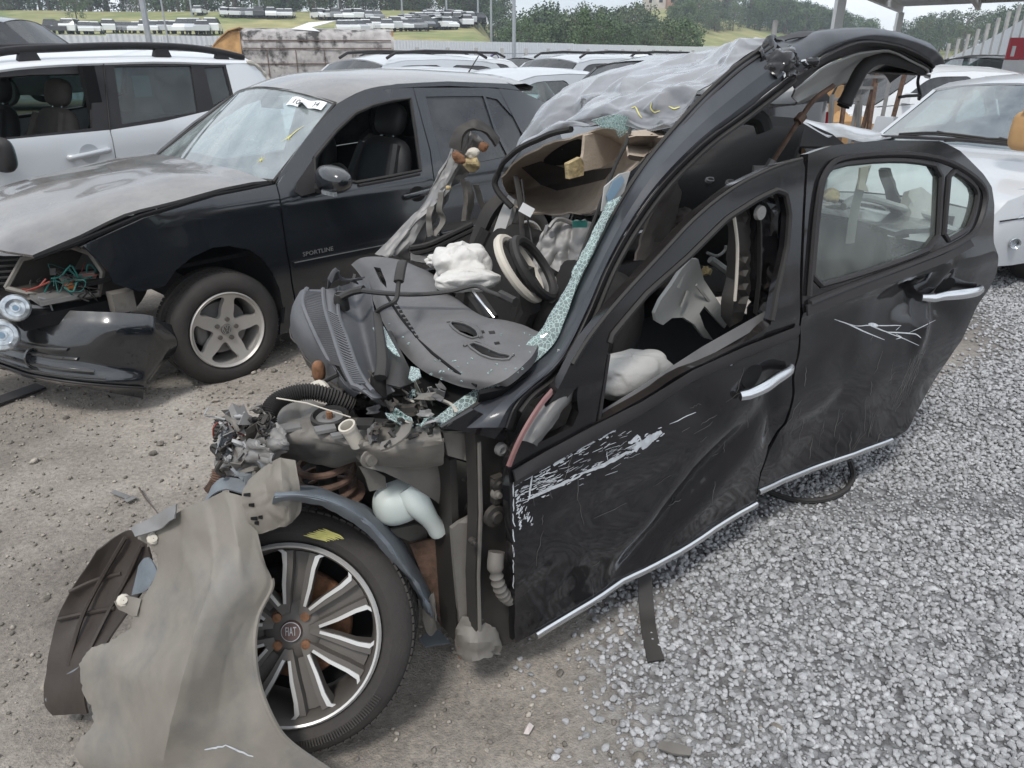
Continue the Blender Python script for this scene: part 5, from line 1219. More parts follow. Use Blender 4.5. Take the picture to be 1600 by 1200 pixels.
cpanel('front_fender', [(bl[0][0] - .355, bl[0][1] - .03), (bl[0][0] - .455, .32), (-1.08, .32)] + fa_ + [(-2.1, .35), (-2.2, .8), (-1.9, .98)], 'white')
fo = QC((-45, 128), (0, 121), (50, 117), (138, 115), (143, 122), (145, 200), (88, 207), (0, 216), (-45, 219))
rg_ = QC((179, 104), (299, 103), (310, 175), (191, 195)); qg = QC((320, 106), (350, 104), (362, 150), (334, 165))
top = QC((-45, 116), (0, 108), (80, 102), (162, 99), (250, 97), (353, 101), (368, 150))
cpanel('window_surround', top + bl[5::-1] + [(bl[0][0] - .05, bl[0][1])], 'trim', [fo, rg_, qg], .08, .03, .004)
cpanel('rear_door_glass', rg_, 'dirtglass', sp=.2, th=.004, off=.016); cpanel('quarter_glass', qg, 'dirtglass', sp=.2, th=.004, off=.016)
m = MB(); m.beam(CP_(g0[0], g0[1], .0), CP_(*csz(162, 99), .0), .006, .008); m.obj('door_gap', mt['rubber'], wc)
# roof: traced edge, cambered
re = QC((-60, 118), (0, 105), (80, 98), (162, 95), (250, 93), (340, 96), (392, 96)); rows = []
for k, (s, z) in enumerate(re):
    n0 = cn_(s, z) + .0; rows.append([C.P(s, n0 - .005, z - .03)] + [C.P(s, lerp(n0, CW - n0, j / 8), z + .005 + .085 * (1 - abs(2 * j / 8 - 1) ** 2.6)) for j in range(9)] + [C.P(s, CW - n0 + .005, z - .03)])
MB().grid(surf(rows, 14, 20)).shell(.02, away=V((0, 0, 9))).obj('roof', mt['white'], wc, 50)
for mi in (0, 1):
    pts = []
    for px, py in ((-30, 86), (25, 78), (92, 75), (180, 72), (270, 73), (330, 79), (380, 90)):
        p = C.loc(C.at(px, py, .22)); pts.append(C.P(p.x, .22 if not mi else CW - .22, p.z))
    rl = MB(); rl.tube(spline(pts, 24), .024, 8, True, 1.2); ro = rl.obj('roof_rail', mt['trim'], wc)
    for k in (5, 15, 21):
        q = spline(pts, 24)[k]; MB().box(q - V((0, 0, .045)), (.16, .045, .07), Matrix.Rotation(C.a, 3, 'Z'), .7).obj('rail_foot', mt['trim'], ro)
hp = csz(140, 240)
m = MB(); m.tube(spline([CP_(hp[0] - .17, hp[1] - .012, -.006), CP_(hp[0] - .13, hp[1] - .01, -.04), CP_(hp[0] + .11, hp[1] + .012, -.04), CP_(hp[0] + .16, hp[1] + .012, -.006)], 10), .018, 10, True, 1.2); m.obj('door_handle', mt['silver'], wc)
cpanel('handle_recess', chaikin([(hp[0] + .085 * math.cos(t), hp[1] + .075 * math.sin(t)) for t in np.linspace(0, 5.6, 8)], 2), 'silver', sp=.04, th=.003, off=-.001, mirror=False)
mc = C.at(2, 242, -.12); q_ = blob_mb(mc, (C.d * .05, C.n * -.12, V((0, 0, .115))), (3, 3)).obj('mirror', mt['blackpl'], wc); blob_mb(mc + C.d * .035, (C.d * .02, C.n * -.105, V((0, 0, .10))), (3, 3)).obj('mirror_glass', mt['dirtglass'], q_)
rows = [[C.P(s, lerp(.1, CW - .1, j / 6), z + .04 * (1 - (j / 3 - 1) ** 2)) for j in range(7)] for s, z in ((-2.25, .5), (-2.2, .82), (-1.95, .97), (-1.35, 1.03))]
MB().grid(surf(rows, 8, 10)).shell(.02, away=V((0, 0, 9))).obj('bonnet', mt['white'], wc)
rows = [[C.P(s - .1 * (1 - (j / 3 - 1) ** 2), lerp(n0, CW - n0, j / 6), z) for j in range(7)] for s, z, n0 in ((-1.38, 1.04, .12), (-.75, 1.55, .26))]
MB().grid(rows).shell(.005).obj('windscreen', mt['wind'], wc)
for sd_ in (0, 1): m = MB(); m.tube([C.P(-1.4, abs(sd_ * CW - .06), 1.03), C.P(-.78, abs(sd_ * CW - .2), 1.53)], .04, 8); m.obj('windscreen_post', mt['trim'], wc)
rows = [[C.P(s, lerp(n0, CW - n0, j / 6), z) for j in range(7)] for s, z, n0 in ((re[-1][0] - .02, re[-1][1], .2), (1.6, 1.35, .12), (1.68, 1.05, .1), (1.72, .45, .1))]
MB().grid(crumple(surf(rows, 10, 10), .03, 4, 5)).shell(.02, away=C.P(9, 1, 1)).obj('tailgate', mt['white'], wc)
m = MB(); m.tube(spline([CP_(*csz(x, y), .0) for x, y in ((385, 97), (398, 101), (410, 112), (417, 122), (424, 134))], 16), [.012 + .012 * abs(math.sin(k * 2.3)) for k in range(17)], 7); m.obj('torn_seal', mt['cream'], wc)
for s, n, sg in ((-1.45, .03, -1), (1.28, .03, -1), (-1.45, CW - .03, 1), (1.28, CW - .03, 1)):
    c = C.P(s, n, .33); t2 = wheel(wc, c, C.n * sg, .33, .21, rr=.21, tread=False, seg=36); t2.name = 'wheel'; simple_rim(t2, c, C.n * sg, .21, mt['alloy'])
MB().box(C.P(0, CW / 2, .42), (3.3, 1.35, .3), Matrix.Rotation(C.a, 3, 'Z')).obj('underbody', mt['interior'], wc)
for n in (.46, CW - .46): seat(wc, C, -.30, n, .68, 'brownseat' if n < 1 else 'seat', .5)
MB().grid([[C.P(s, lerp(.16, CW - .16, j / 5), z) for j in range(6)] for s, z in ((.35, .7), (.62, .75), (.85, 1.15), (.93, 1.16))]).shell(.05, away=C.P(-2, 1, 1.4)).obj('rear_seat', mt['seat'], wc)
MB().grid([[C.P(s, lerp(.14, CW - .14, j / 5), z) for j in range(6)] for s, z in ((-1.35, 1.02), (-1.0, 1.03), (-.92, .8))]).shell(.03, away=CAM).obj('dashboard', mt['blackpl'], wc)
MB().box(C.P(-.05, .10, 1.30), (.10, .05, .55), Matrix.Rotation(C.a, 3, 'Z')).obj('centre_post', mt['interior'], wc)
MB().box(C.P(.05, CW - .10, 1.30), (.14, .05, .6), Matrix.Rotation(C.a, 3, 'Z')).obj('centre_post', mt['interior'], wc)
q = CP_(*csz(228, 135), .05); MB().box(q, (.16, .004, .16), Matrix.Rotation(C.a, 3, 'Z')).obj('window_paper', mt['sticker'], wc)

# ================================================================ SILVER WHITE SALOON AT RIGHT
S = Frame(3.60, 5.13, R(40))
STY['saloon'] = dict(L=4.42, W=1.73, H=1.49, xc=1.08, zc=.97, xh=1.86, xr=3.25, xb=3.85, belt=.98, zd=1.03, xw=(.85, 3.40))
sv = bgcar('silver_saloon', 'silver white saloon facing the yard directly behind the wreck, black wipers across its windscreen', S, 'saloon', 'silver', glass='glass')

ws0 = S.P(STY['saloon']['xc'] - .10, .86, 1.0)
for a, b, c_ in (((.22, 1.0), (.62, 1.03), (1.02, 1.0)), ((.72, 1.03), (1.1, 1.045), (1.42, 1.01))):
    pts = spline([S.P(STY['saloon']['xc'] - .10 - .06 * math.sin(n * 1.9), n, z) for n, z in (a, b, c_)], 10); m = MB(); m.tube(pts, .011, 6); m.tube([p + V((0, 0, -.014)) - S.d * .015 for p in pts], .007, 6); m.obj('wiper', mt['rubber'], sv)
    m = MB(); m.tube([pts[0] + V((0, 0, -.03)), pts[5] + V((0, 0, .012))], .008, 6); m.obj('wiper_arm', mt['rubber'], sv)
m = MB(); m.tube(spline([S.P(STY['saloon']['xc'] - .08 - .10 * math.sin(n * 1.8), n, .965 + .04 * math.sin(n * 1.8)) for n in (.1, .45, .86, 1.28, 1.63)], 16), .03, 6, True, .5); m.obj('scuttle', mt['trim'], sv)
m = MB(); m.grid(fold(surf([[T(1243, 187, 6.1), T(1318, 199, 6.4), T(1388, 213, 6.8)], [T(1296, 212, 5.8), T(1345, 221, 6.1), T(1398, 218, 6.6)]], 8, 16), .02, 2, 4, 3)); m.shell(.012); m.obj('bent_bonnet_corner', mt['silver'], sv)
m = MB(); m.grid([[T(1196, 184, 6.15), T(1244, 188, 6.12), T(1300, 213, 5.85)], [T(1196, 232, 5.9), T(1260, 232, 5.8), T(1325, 234, 5.75)]]); m.shell(.02); m.obj('bonnet_underside', mt['interior'], sv)
q = S.P(.78, .10, .98); bx = thing('cardboard_sack', 'brown paper sack standing on the silver white saloon bonnet at the right edge', 'sack', q - V((0, 0, .1)), S.a)
m = blob_mb(T(1612, 205, 5.35), (S.d * .09, S.n * .13, V((0, 0, .14))), (4, 4)); m.obj('sack', mt['carton'], bx); MB().box(T(1612, 205, 5.35) + V((0, 0, .145)), (.2, .12, .02), Matrix.Rotation(S.a, 3, 'Z')).obj('folded_top', mt['carton'], bx)
c = G.at(108, 445, .20)
for k in range(22):
    col = rnd.choice(('wire_red', 'wire_green', 'inner', 'inner', 'inner', 'rubber', 'rubber')); p0 = c + V((rnd.uniform(-.12, .10), rnd.uniform(-.05, .12), rnd.uniform(-.05, .06)))
    pts = [p0 + V((rnd.uniform(-.07, .07), rnd.uniform(-.05, .05), rnd.uniform(-.05, .05))) for _ in range(4)]; m = MB(); m.tube(spline(pts, 10), rnd.choice((.002, .0025, .004)), 5); m.obj('wire', mt[col], gb)
for k in range(9):
    p0 = c + V((rnd.uniform(-.16, .16), rnd.uniform(.0, .14), rnd.uniform(-.07, .06))); MB().box(p0, (rnd.uniform(.03, .09), rnd.uniform(.02, .05), rnd.uniform(.015, .04)), Matrix.Rotation(rnd.uniform(-.6, .6), 3, 'X') @ Matrix.Rotation(rnd.uniform(0, 3), 3, 'Z')).obj('lamp_bracket', mt[rnd.choice(('inner', 'blackpl', 'steel', 'primer'))], gb)

for k, (ds, zz, r_, mm) in enumerate(((.20, .69, .034, 'chrome'), (.36, .745, .020, 'orange'))):
    yy = .865 - (.865 * (1 - .24 * (1 - min(1, ds / .55)) ** 2.2)) * .985; c = S.P(ds, yy, zz); a = (-S.d * .6 - S.n).normalized(); MB().lathe(c, a, [(.001, .012), (r_ * .5, .010), (r_ * .8, .012), (r_, .0), (r_ * .9, -.02)], 16).obj('lamp_reflector', mt[mm], sv)
m = MB(); m.tube([S.P(ds, .865 - (.865 * (1 - .24 * (1 - min(1, ds / .55)) ** 2.2)) * 1.0 - .004, z) for ds, z in ((.02, .56), (.2, .585), (.5, .60), (.6, .60))], .005, 6); m.obj('bumper_gap', mt['interior'], sv)
c = S.P(.14, .09, .40); MB().lathe(c, (-S.d - S.n * .8).normalized(), [(.04, .0), (.037, .008), (.028, .0), (.026, -.03), (.001, -.03)], 18).obj('fog_lamp', mt['lens'], sv)
# ================================================================ THE WRECK
from mathutils.bvhtree import BVHTree
K = Frame(SIDE0.x, SIDE0.y, WANG)
wr = thing('wrecked_saloon', 'wrecked black saloon with roof torn up and front end ripped off', 'car', K.o, K.a)
def a_(px, py, n): return K.at(px, py, n)
def row(*pp): return [K.at(*p) for p in pp]
def part(mb, name, mat, parent=None, ang=40, kind=None): return mb.obj(name, mt[mat], parent or wr, ang, kind)
def crease(s, z, a, b, wd, dp):
    ax, az = a; bx, bz = b; l2 = (bx - ax) ** 2 + (bz - az) ** 2; t = max(0, min(1, ((s - ax) * (bx - ax) + (z - az) * (bz - az)) / l2)); d = math.hypot(s - ax - t * (bx - ax), z - az - t * (bz - az))
    return dp * max(0, 1 - d / wd) ** 1.5 * math.sin(math.pi * (.15 + .7 * t))
def wbase(s, z): return max(0, z - .93) * .22 - .05 * ss(1.2, 2.2, s) + .05 * ss(.62, .22, z) + .012 * ss(.70, .80, z) - .014 * ss(.88, .93, z)
DF = Facets(7, 4, 31); DF2 = Facets(16, 8, 12)
def dent(s, z):
    k = ss(1.02, .86, z)
    kr = 1 + 1.6 * ss(1.35, 1.8, s)
    d = .014 * kr * DF.soft(s / 2.3 + .05, z, .007) + .006 * DF2.soft(s / 2.3 + .05, z, .005) + .004 * noise.noise(V((s * 3, z * 3, 1.7)))
    d += crease(s, z, (.98, .62), (.45, .22), .10, .035) + crease(s, z, (1.0, .70), (1.12, .40), .10, .03) + crease(s, z, (.1, .55), (.75, .50), .2, .018)
    d += crease(s, z, (1.75, .92), (2.15, .70), .12, .03) - crease(s, z, (1.95, .95), (1.9, .62), .07, .03) + crease(s, z, (1.55, .86), (1.9, .82), .09, .02) + crease(s, z, (.55, .80), (.75, .66), .09, .025)
    return d * k
def wsz(px, py):
    n = 0
    for _ in range(8): l = K.loc(K.at(px, py, n)); n = wbase(l.x, l.z)
    return (l.x, l.z)
def WP(s, z, off=0.0): return K.P(s, wbase(s, z) + dent(s, z) + off, z)
QW = lambda *pp: [wsz(*p) for p in pp]
def bvh(o):
    me = o.data; q = o
    while q.parent: q = q.parent
    mw = ROOTM[q.name].inverted() if q is not o else Matrix.Translation(o.location); return BVHTree.FromPolygons([mw @ v.co for v in me.vertices], [tuple(p.vertices) for p in me.polygons])
def cast(b, px, py, off=.002):
    r = ray(px, py).normalized(); h = b.ray_cast(CAM, r)
    return (h[0] - r * off) if h[0] is not None else None
def strokes(b, lines, mat, name, parent, off=.0015):
    """thin flakes of paint lying on a panel; each line = (points, width in photo px)"""
    m = MB()
    for pts, wd in lines:
        L_, R_ = [], []
        for i, p in enumerate(pts):
            q0 = pts[max(0, i - 1)]; q1 = pts[min(len(pts) - 1, i + 1)]; dx, dy = q1[0] - q0[0], q1[1] - q0[1]; l = math.hypot(dx, dy) or 1; k = wd * (.3 + .7 * math.sin(math.pi * (i + .4) / len(pts))) / 2
            a = cast(b, p[0] - dy / l * k, p[1] + dx / l * k, off); c = cast(b, p[0] + dy / l * k, p[1] - dx / l * k, off)
            if a is None or c is None: break
            L_.append(a); R_.append(c)
        if len(L_) > 1: m.grid([L_, R_])
    if m.f: return m.obj(name, mt[mat], parent, 40, 'stuff')
def jit(p, q, n, a): return [(lerp(p[0], q[0], k / n) + rnd.gauss(0, a), lerp(p[1], q[1], k / n) + rnd.gauss(0, a)) for k in range(n + 1)]

# ---- front door
def soft(pts, corners, it=2):
    pts = [tuple(p) for p in pts]; out = []; n = len(pts); keep = set(corners)
    for i, p in enumerate(pts):
        if p in keep: out.append(p); continue
        a, b = pts[i - 1], pts[(i + 1) % n]
        for t in (-.33, -.17, 0, .17, .33):
            if t < 0: q = (lerp(p[0], a[0], -t), lerp(p[1], a[1], -t))
            else: q = (lerp(p[0], b[0], t), lerp(p[1], b[1], t))
            k = .5 * (1 - abs(t) * 3); mx_, my_ = (a[0] + b[0]) / 2, (a[1] + b[1]) / 2; out.append((lerp(q[0], lerp(p[0], mx_, .12), k), lerp(q[1], lerp(p[1], my_, .12), k)))
    return out
fd_o = QW(*soft(((803, 1003), (801, 930), (799, 850), (797, 770), (796, 730), (804, 712), (828, 680), (845, 652), (870, 612), (892, 568), (915, 527), (960, 470), (1035, 390), (1085, 335), (1147, 287), (1210, 257), (1253, 246), (1258, 262), (1254, 330), (1250, 420), (1249, 500), (1247, 560), (1240, 610), (1227, 662), (1208, 700), (1187, 738), (1182, 790)), ((803, 1003), (1253, 246), (1258, 262), (1182, 790), (796, 730))))
fd_h = QW(*soft(((955, 524), (1010, 459), (1075, 402), (1135, 342), (1182, 312), (1213, 297), (1228, 303), (1234, 335), (1230, 385), (1214, 455), (1204, 508), (1160, 536), (1080, 575), (1000, 624), (930, 660), (940, 600), (948, 560)), ((930, 660),)))
fd_t = QW((838, 697), (852, 670), (878, 634), (903, 602), (905, 645), (896, 668))
fdoor = panel('front_door', fd_o, WP, mt['wreck'], wr, [fd_h, fd_t], .028, .028, None, 32)
m = MB(); m.tube([WP(s, z, .0) for s, z in fd_h[:52]], .009, 6); part(m, 'window_seal', 'rubber', fdoor)
m = MB(); m.tube([WP(s, z, -.006) for s, z in QW(*chaikin([(892, 568), (915, 529), (960, 472), (1035, 392), (1085, 337), (1147, 289), (1210, 259), (1250, 248)], 2, False))], .006, 6); part(m, 'frame_seal', 'rubber', fdoor)
belt = QW((800, 735), (850, 706), (920, 666), (1000, 626), (1080, 577), (1160, 540), (1245, 508))
m = MB(); m.grid([[WP(s, z, -.006) for s, z in belt], [WP(s, z - .022, -.010) for s, z in belt], [WP(s, z - .036, -.002) for s, z in belt]]); m.shell(.006); part(m, 'waist_trim', 'trim', fdoor)
m = MB(); m.grid([row((1196, 486, .05), (1100, 540, .05), (1000, 604, .05), (930, 648, .06)), row((1200, 503, .03), (1108, 556, .03), (1010, 618, .03), (930, 662, .04)), row((1190, 512, .10), (1100, 566, .10), (1010, 624, .12), (930, 668, .12))]); m.shell(.01); part(m, 'loose_waist_rail', 'greypl', fdoor)
m = MB(); m.tube(row((930, 664, .03), (936, 620, .03), (946, 552, .035)), .016, 6, True, .6); part(m, 'window_post', 'trim', fdoor)
m = MB(); m.tube(spline(row((795, 728, -.01), (806, 700, -.012), (822, 668, -.01), (845, 632, 0), (868, 605, .02), (890, 575, .03)), 14), .0055, 6, True, 1.4); part(m, 'torn_seal', 'redpaint', fdoor)
m = MB(); m.grid(crumple(surf([row((812, 690, .02), (830, 662, .02), (858, 625, .03), (880, 596, .04)), row((828, 690, .0), (846, 664, .0), (872, 630, .01), (893, 600, .03)), row((836, 696, .03), (856, 668, .03), (880, 634, .05), (902, 604, .06))], 8, 14), .012, 16, 3)); m.shell(.003); part(m, 'crumpled_sail', 'steel', fdoor)
st = QW((834, 990), (950, 922), (1060, 858), (1182, 788)); m = MB(); m.tube([WP(s, z, -.004) for s, z in spline([(a, b, 0) for a, b in st], 20) for s, z in [(s, z)]] if False else [WP(p.x, p.y, -.004) for p in spline([(a, b, 0) for a, b in st], 20)], .0085, 8, True, 1.3); part(m, 'chrome_sill_strip', 'chrome', fdoor)
def handle(pa, pb, rc, parent):
    a, b = wsz(*pa), wsz(*pb); r_ = wsz(*rc)
    L2 = math.hypot(b[0] - a[0], b[1] - a[1]); ux_, uz = (b[0] - a[0]) / L2, (b[1] - a[1]) / L2
    panel('handle_recess', chaikin([(r_[0] + ux_ * .058 * math.cos(t) - uz * .036 * math.sin(t), r_[1] + uz * .058 * math.cos(t) + ux_ * .036 * math.sin(t)) for t in np.linspace(0, 5.6, 8)], 2), lambda s, z: WP(s, z, -.0015), mt['interior'], parent, (), .03, .001)
    pts = [WP(lerp(a[0], b[0], f), lerp(a[1], b[1], f) + .004 * math.sin(math.pi * f), -.012 - .030 * math.sin(math.pi * min(1, max(0, f))) ** .6) for f in np.linspace(0, 1, 13)]
    m = MB(); m.tube(pts, [.010 + .007 * math.sin(math.pi * (.12 + .76 * k / 12)) for k in range(13)], 10, True, 1.15); m.obj('door_handle', mt['chrome'], parent)
handle((1149, 616), (1234, 574), (1176, 588), fdoor)
B_ = bvh(fdoor)
ln = [(jit((865, 727), (888, 706), 5, .8), 7), (jit((887, 706), (952, 672), 9, 1.2), 9), (jit((948, 676), (960, 660), 3, 1), 9), (jit((992, 702), (1031, 676), 7, 1.5), 11), (jit((1005, 700), (1022, 684), 4, 1.5), 8), (jit((826, 779), (905, 744), 12, .9), 5), (jit((905, 744), (995, 702), 12, .9), 5.5), (jit((980, 695), (1000, 683), 4, 2), 6), (jit((985, 688), (1005, 692), 4, 2), 4)]
def flakes(n, pa, pb, half, dirn, l0, l1, w0, w1):
    for _ in range(n):
        f = rnd.random() ** .8; q = rnd.gauss(0, half); x = lerp(pa[0], pb[0], f) + q * .25; y = lerp(pa[1], pb[1], f) + q; l = rnd.uniform(l0, l1); a = dirn + rnd.gauss(0, .12)
        ln.append((jit((x, y), (x + l * math.cos(a), y - l * math.sin(a)), 3, .35), rnd.uniform(w0, w1)))
flakes(90, (806, 775), (860, 742), 9, .38, 3, 16, .5, 1.5); flakes(60, (826, 778), (990, 703), 3, .44, 3, 14, .6, 2.4); flakes(50, (868, 725), (955, 672), 3, .5, 3, 12, .6, 3.0)
flakes(70, (850, 752), (985, 690), 12, .42, 4, 22, .3, .9); flakes(35, (985, 702), (1030, 678), 4, .55, 3, 12, .8, 3.0); flakes(36, (804, 760), (812, 830), 6, .9, 2, 8, .6, 2.4); flakes(24, (812, 800), (830, 815), 6, 1.2, 2, 9, .6, 2.0)
for k in range(7): ln.append((jit((801 + rnd.uniform(0, 2), 755 + k * 24), (802 + rnd.uniform(0, 2), 775 + k * 24), 4, .5), 2.0))
ln += [(jit((832, 742), (826, 783), 5, .8), 3), (jit((1045, 663), (1088, 644), 6, .7), 1.4), (jit((1120, 566), (1146, 570), 5, 1.6), 3.5), (jit((948, 705), (950, 718), 3, .4), 1.2)]
strokes(B_, ln, 'scrape', 'white_scrape', fdoor)
gl_ = []
for k in range(26):
    x = rnd.uniform(810, 1180); yb = 1000 - (x - 803) * .55; y = rnd.uniform(yb - 240, yb - 20); l = rnd.uniform(10, 60); a = rnd.choice((rnd.uniform(1.2, 1.9), rnd.uniform(-.7, -.4))); gl_.append((jit((x, y), (x + l * math.cos(a), y + l * math.sin(a)), 5, .8), rnd.uniform(.4, 1.0)))
strokes(B_, gl_, 'greyscrape', 'fine_scratches', fdoor)

# ---- rear door
rd_o = QW(*soft(((1262, 262), (1263, 240), (1300, 227), (1375, 219), (1470, 220), (1500, 235), (1537, 272), (1550, 292), (1554, 320), (1552, 380), (1557, 398), (1555, 427), (1547, 450), (1530, 478), (1510, 535), (1475, 582), (1428, 647), (1414, 671), (1388, 687), (1184, 774), (1189, 740), (1211, 702), (1230, 663), (1243, 611), (1251, 555), (1253, 470), (1258, 330)), ((1262, 262), (1263, 240), (1388, 687), (1184, 774))))
rg1 = chaikin(QW((1267, 450), (1273, 370), (1281, 300), (1288, 272), (1305, 257), (1375, 250), (1425, 251), (1470, 260), (1468, 320), (1464, 384), (1400, 410), (1330, 433)), 1)
rg2 = chaikin(QW((1483, 263), (1512, 280), (1527, 297), (1525, 320), (1515, 352), (1506, 362), (1473, 380), (1478, 320)), 1)
rdoor_ = panel('rear_door', rd_o, WP, mt['wreck'], wr, [rg1, rg2], .03, .028, None, 32)
for nm, h in (('rear_door_glass', rg1), ('quarter_glass', rg2)):
    panel(nm, h, lambda s, z: WP(s, z, .010), mt['glass_dusty'], rdoor_, (), .15, .004)
for h in (rg1, rg2): m = MB(); m.tube([WP(s, z, -.001) for s, z in h] + [WP(*h[0], -.001)], .010, 6, False); part(m, 'glass_seal', 'trim', rdoor_)
tr = QW(*chaikin([(1262, 462), (1275, 300), (1290, 262), (1310, 247), (1380, 240), (1430, 241), (1478, 250), (1520, 276), (1538, 297), (1536, 325), (1524, 360), (1510, 372), (1470, 393), (1400, 420), (1330, 445), (1262, 472)], 2, False))
m = MB(); m.tube([WP(s, z, -.004) for s, z in tr], .009, 6, True, 1.4); part(m, 'window_trim', 'trim', rdoor_)
m = MB(); m.grid([[WP(s, z, -.005) for s, z in QW((1256, 476), (1330, 448), (1400, 424), (1470, 397), (1512, 374))], [WP(s, z, -.008) for s, z in QW((1256, 492), (1330, 463), (1400, 438), (1472, 410), (1516, 384))]]); m.shell(.006); part(m, 'waist_trim', 'trim', rdoor_)
st = QW((1185, 769), (1250, 743), (1320, 714), (1388, 686)); m = MB(); m.tube([WP(p.x, p.y, -.004) for p in spline([(a, b, 0) for a, b in st], 14)], .0085, 8, True, 1.3); part(m, 'chrome_sill_strip', 'chrome', rdoor_)
handle((1453, 468), (1526, 449), (1482, 448), rdoor_)
B2 = bvh(rdoor_)
ln = [([(1304, 499), (1325, 506), (1350, 518), (1382, 531)], 2), ([(1311, 502), (1340, 510), (1356, 508), (1380, 509), (1409, 508), (1400, 516)], 1.5), ([(1357, 506), (1372, 509)], 6), ([(1360, 509), (1385, 519), (1412, 520), (1432, 522), (1439, 528)], 2), ([(1366, 510), (1390, 521), (1410, 528), (1436, 540)], 1.4), ([(1420, 520), (1440, 511), (1462, 500)], 1.0), ([(1400, 522), (1409, 527), (1400, 530)], 1.5)]
strokes(B2, [([(a, b) for a, b in zip(*[np.interp(np.linspace(0, 1, 12), np.linspace(0, 1, len(p)), [q[i] for q in p]) for i in (0, 1)])], w_) for p, w_ in ln], 'scrape', 'white_scrape', rdoor_)
gl_ = []
for k in range(30):
    x = rnd.uniform(1240, 1420); y = rnd.uniform(560, 720) - (x - 1240) * .3; l = rnd.uniform(10, 55); a = rnd.uniform(1.5, 2.2); gl_.append((jit((x, y), (x + l * math.cos(a), y + l * math.sin(a)), 5, .9), rnd.uniform(.4, 1.0)))
for k in range(8): gl_.append((jit((1392 + k * 4, 640 - k * 3), (1425 + k * 3, 560 - k * 2), 6, 1), .7))
strokes(B2, gl_, 'greyscrape', 'fine_scratches', rdoor_)
panel('sill', QW((1186, 777), (1390, 690), (1376, 706), (1300, 742), (1205, 784)), lambda s, z: WP(s, z, .05), mt['primer'], wr, (), .06, .02)

# ---- hidden carcass: floor, far doors, tail
m = MB(); m.grid([[K.P(s, lerp(n0, 1.62, q), .24) for q in (0, .5, 1)] for s, n0 in ((.1, .12), (1.0, .12), (1.9, .12), (2.1, .35), (2.7, .7))]); m.shell(.03, away=V((0, 0, 9))); part(m, 'floorpan', 'interior')
m = MB(); m.grid(crumple(surf([[K.P(s, 1.64 - .1 * max(0, z - .9), z) for s in (.55, .9, 1.3, 1.8, 2.5)] for z in (.22, .5, .76)], 10, 20), .03, 3, 4)); m.shell(.03, away=K.P(1, 5, .5)); part(m, 'far_side_doors', 'wreck')
m = MB(); m.grid([[K.P(-.12 + .04 * math.sin(n * 5), n, z) for n in (.15, .35, .55, .72)] for z in (.15, .5, .74)]); m.shell(.02, away=CAM); part(m, 'bulkhead', 'inner')
tl = [[K.P(2.02, .18, z), K.P(2.3, .36, z), K.P(2.7, .58, z), K.P(3.0, .75, z), K.P(3.05, 1.1, z), K.P(2.9, 1.5, z), K.P(2.5, 1.66, z)] for z in (.28, .6, .92)]
m = MB(); m.grid(crumple(surf(tl, 10, 24), .03, 3, 6)); m.shell(.02, away=K.P(8, 1, 1)); part(m, 'tail_panel', 'wreck')
m = MB(); m.grid(crumple(surf([[K.P(s, n, z - .05 * abs(n - .86)) for n in (.25, .86, 1.5)] for s, z in ((2.1, 1.02), (2.5, .98), (2.95, .90))], 8, 10), .03, 3, 7)); m.shell(.02, away=V((0, 0, 9))); part(m, 'boot_lid', 'wreck')
cw_ = K.P(2.0, .26, .30); t2 = wheel(wr, cw_, -K.n, .30, .19, rr=.215, tread=False, seg=36); t2.name = 'rear_wheel'; simple_rim(t2, cw_, -K.n, .215, mt['darkalloy'])
# ---- A post and roof rail
Lp = [(690, 668, .10), (745, 632, .11), (805, 590, .12), (858, 545, .14), (880, 502, .15), (905, 440, .17), (940, 370, .19), (975, 305, .20), (1020, 240, .21), (1080, 170, .22), (1140, 112, .23), (1200, 68, .25)]
Rp = [(790, 668, .03), (802, 637, .03), (822, 612, .04), (856, 585, .06), (890, 545, .07), (918, 490, .09), (950, 415, .11), (988, 348, .13), (1036, 283, .14), (1098, 222, .15), (1160, 176, .17), (1232, 120, .19)]
mid = [((a[0] * .45 + b[0] * .55), (a[1] * .45 + b[1] * .55), (a[2] + b[2]) / 2 - .022) for a, b in zip(Lp, Rp)]
m1 = [((a[0] * .85 + b[0] * .15), (a[1] * .85 + b[1] * .15), a[2] - .015) for a, b in zip(Lp, Rp)]; m2 = [((a[0] * .12 + b[0] * .88), (a[1] * .12 + b[1] * .88), b[2] - .008) for a, b in zip(Lp, Rp)]
ctrl = [row(*x) for x in (Lp, m1, mid, m2, Rp)]
m = MB(); m.grid(crumple(surf_lin([list(x) for x in zip(*ctrl)], 80, 16), .004, 5, 2)); m.shell(.004); apost_ = part(m, 'windscreen_post', 'wreck_grey', None, 12)
fl = [(p[0] + 7, p[1] + 4, p[2] + .03) for p in Rp]; f2 = [(p[0] + 12, p[1] + 8, p[2] + .09) for p in Rp]
m = MB(); m.grid(surf([row(*Rp), row(*fl), row(*f2)], 6, 60)); m.shell(.004); part(m, 'door_opening_flange', 'trim', apost_)
m = MB(); m.tube(spline(row(*[(p[0] + 10, p[1] + 7, p[2] + .01) for p in Rp[1:]]), 50), .008, 6); part(m, 'door_seal', 'rubber', apost_)
m = MB(); m.tube(spline(row(*[(p[0] - 1, p[1] + 1, p[2] + .0) for p in Lp]), 50), .007, 6); m.tube(spline(row(*[(p[0] + 8, p[1] + 4, p[2] - .012) for p in Lp[4:]]), 40), .004, 6); part(m, 'windscreen_seal', 'rubber', apost_)
panel('post_foot', [(690, 668), (740, 640), (792, 664), (790, 690), (742, 678)], lambda x, y: K.at(x, y, .06), mt['wreck'], apost_, (), 12, .01)
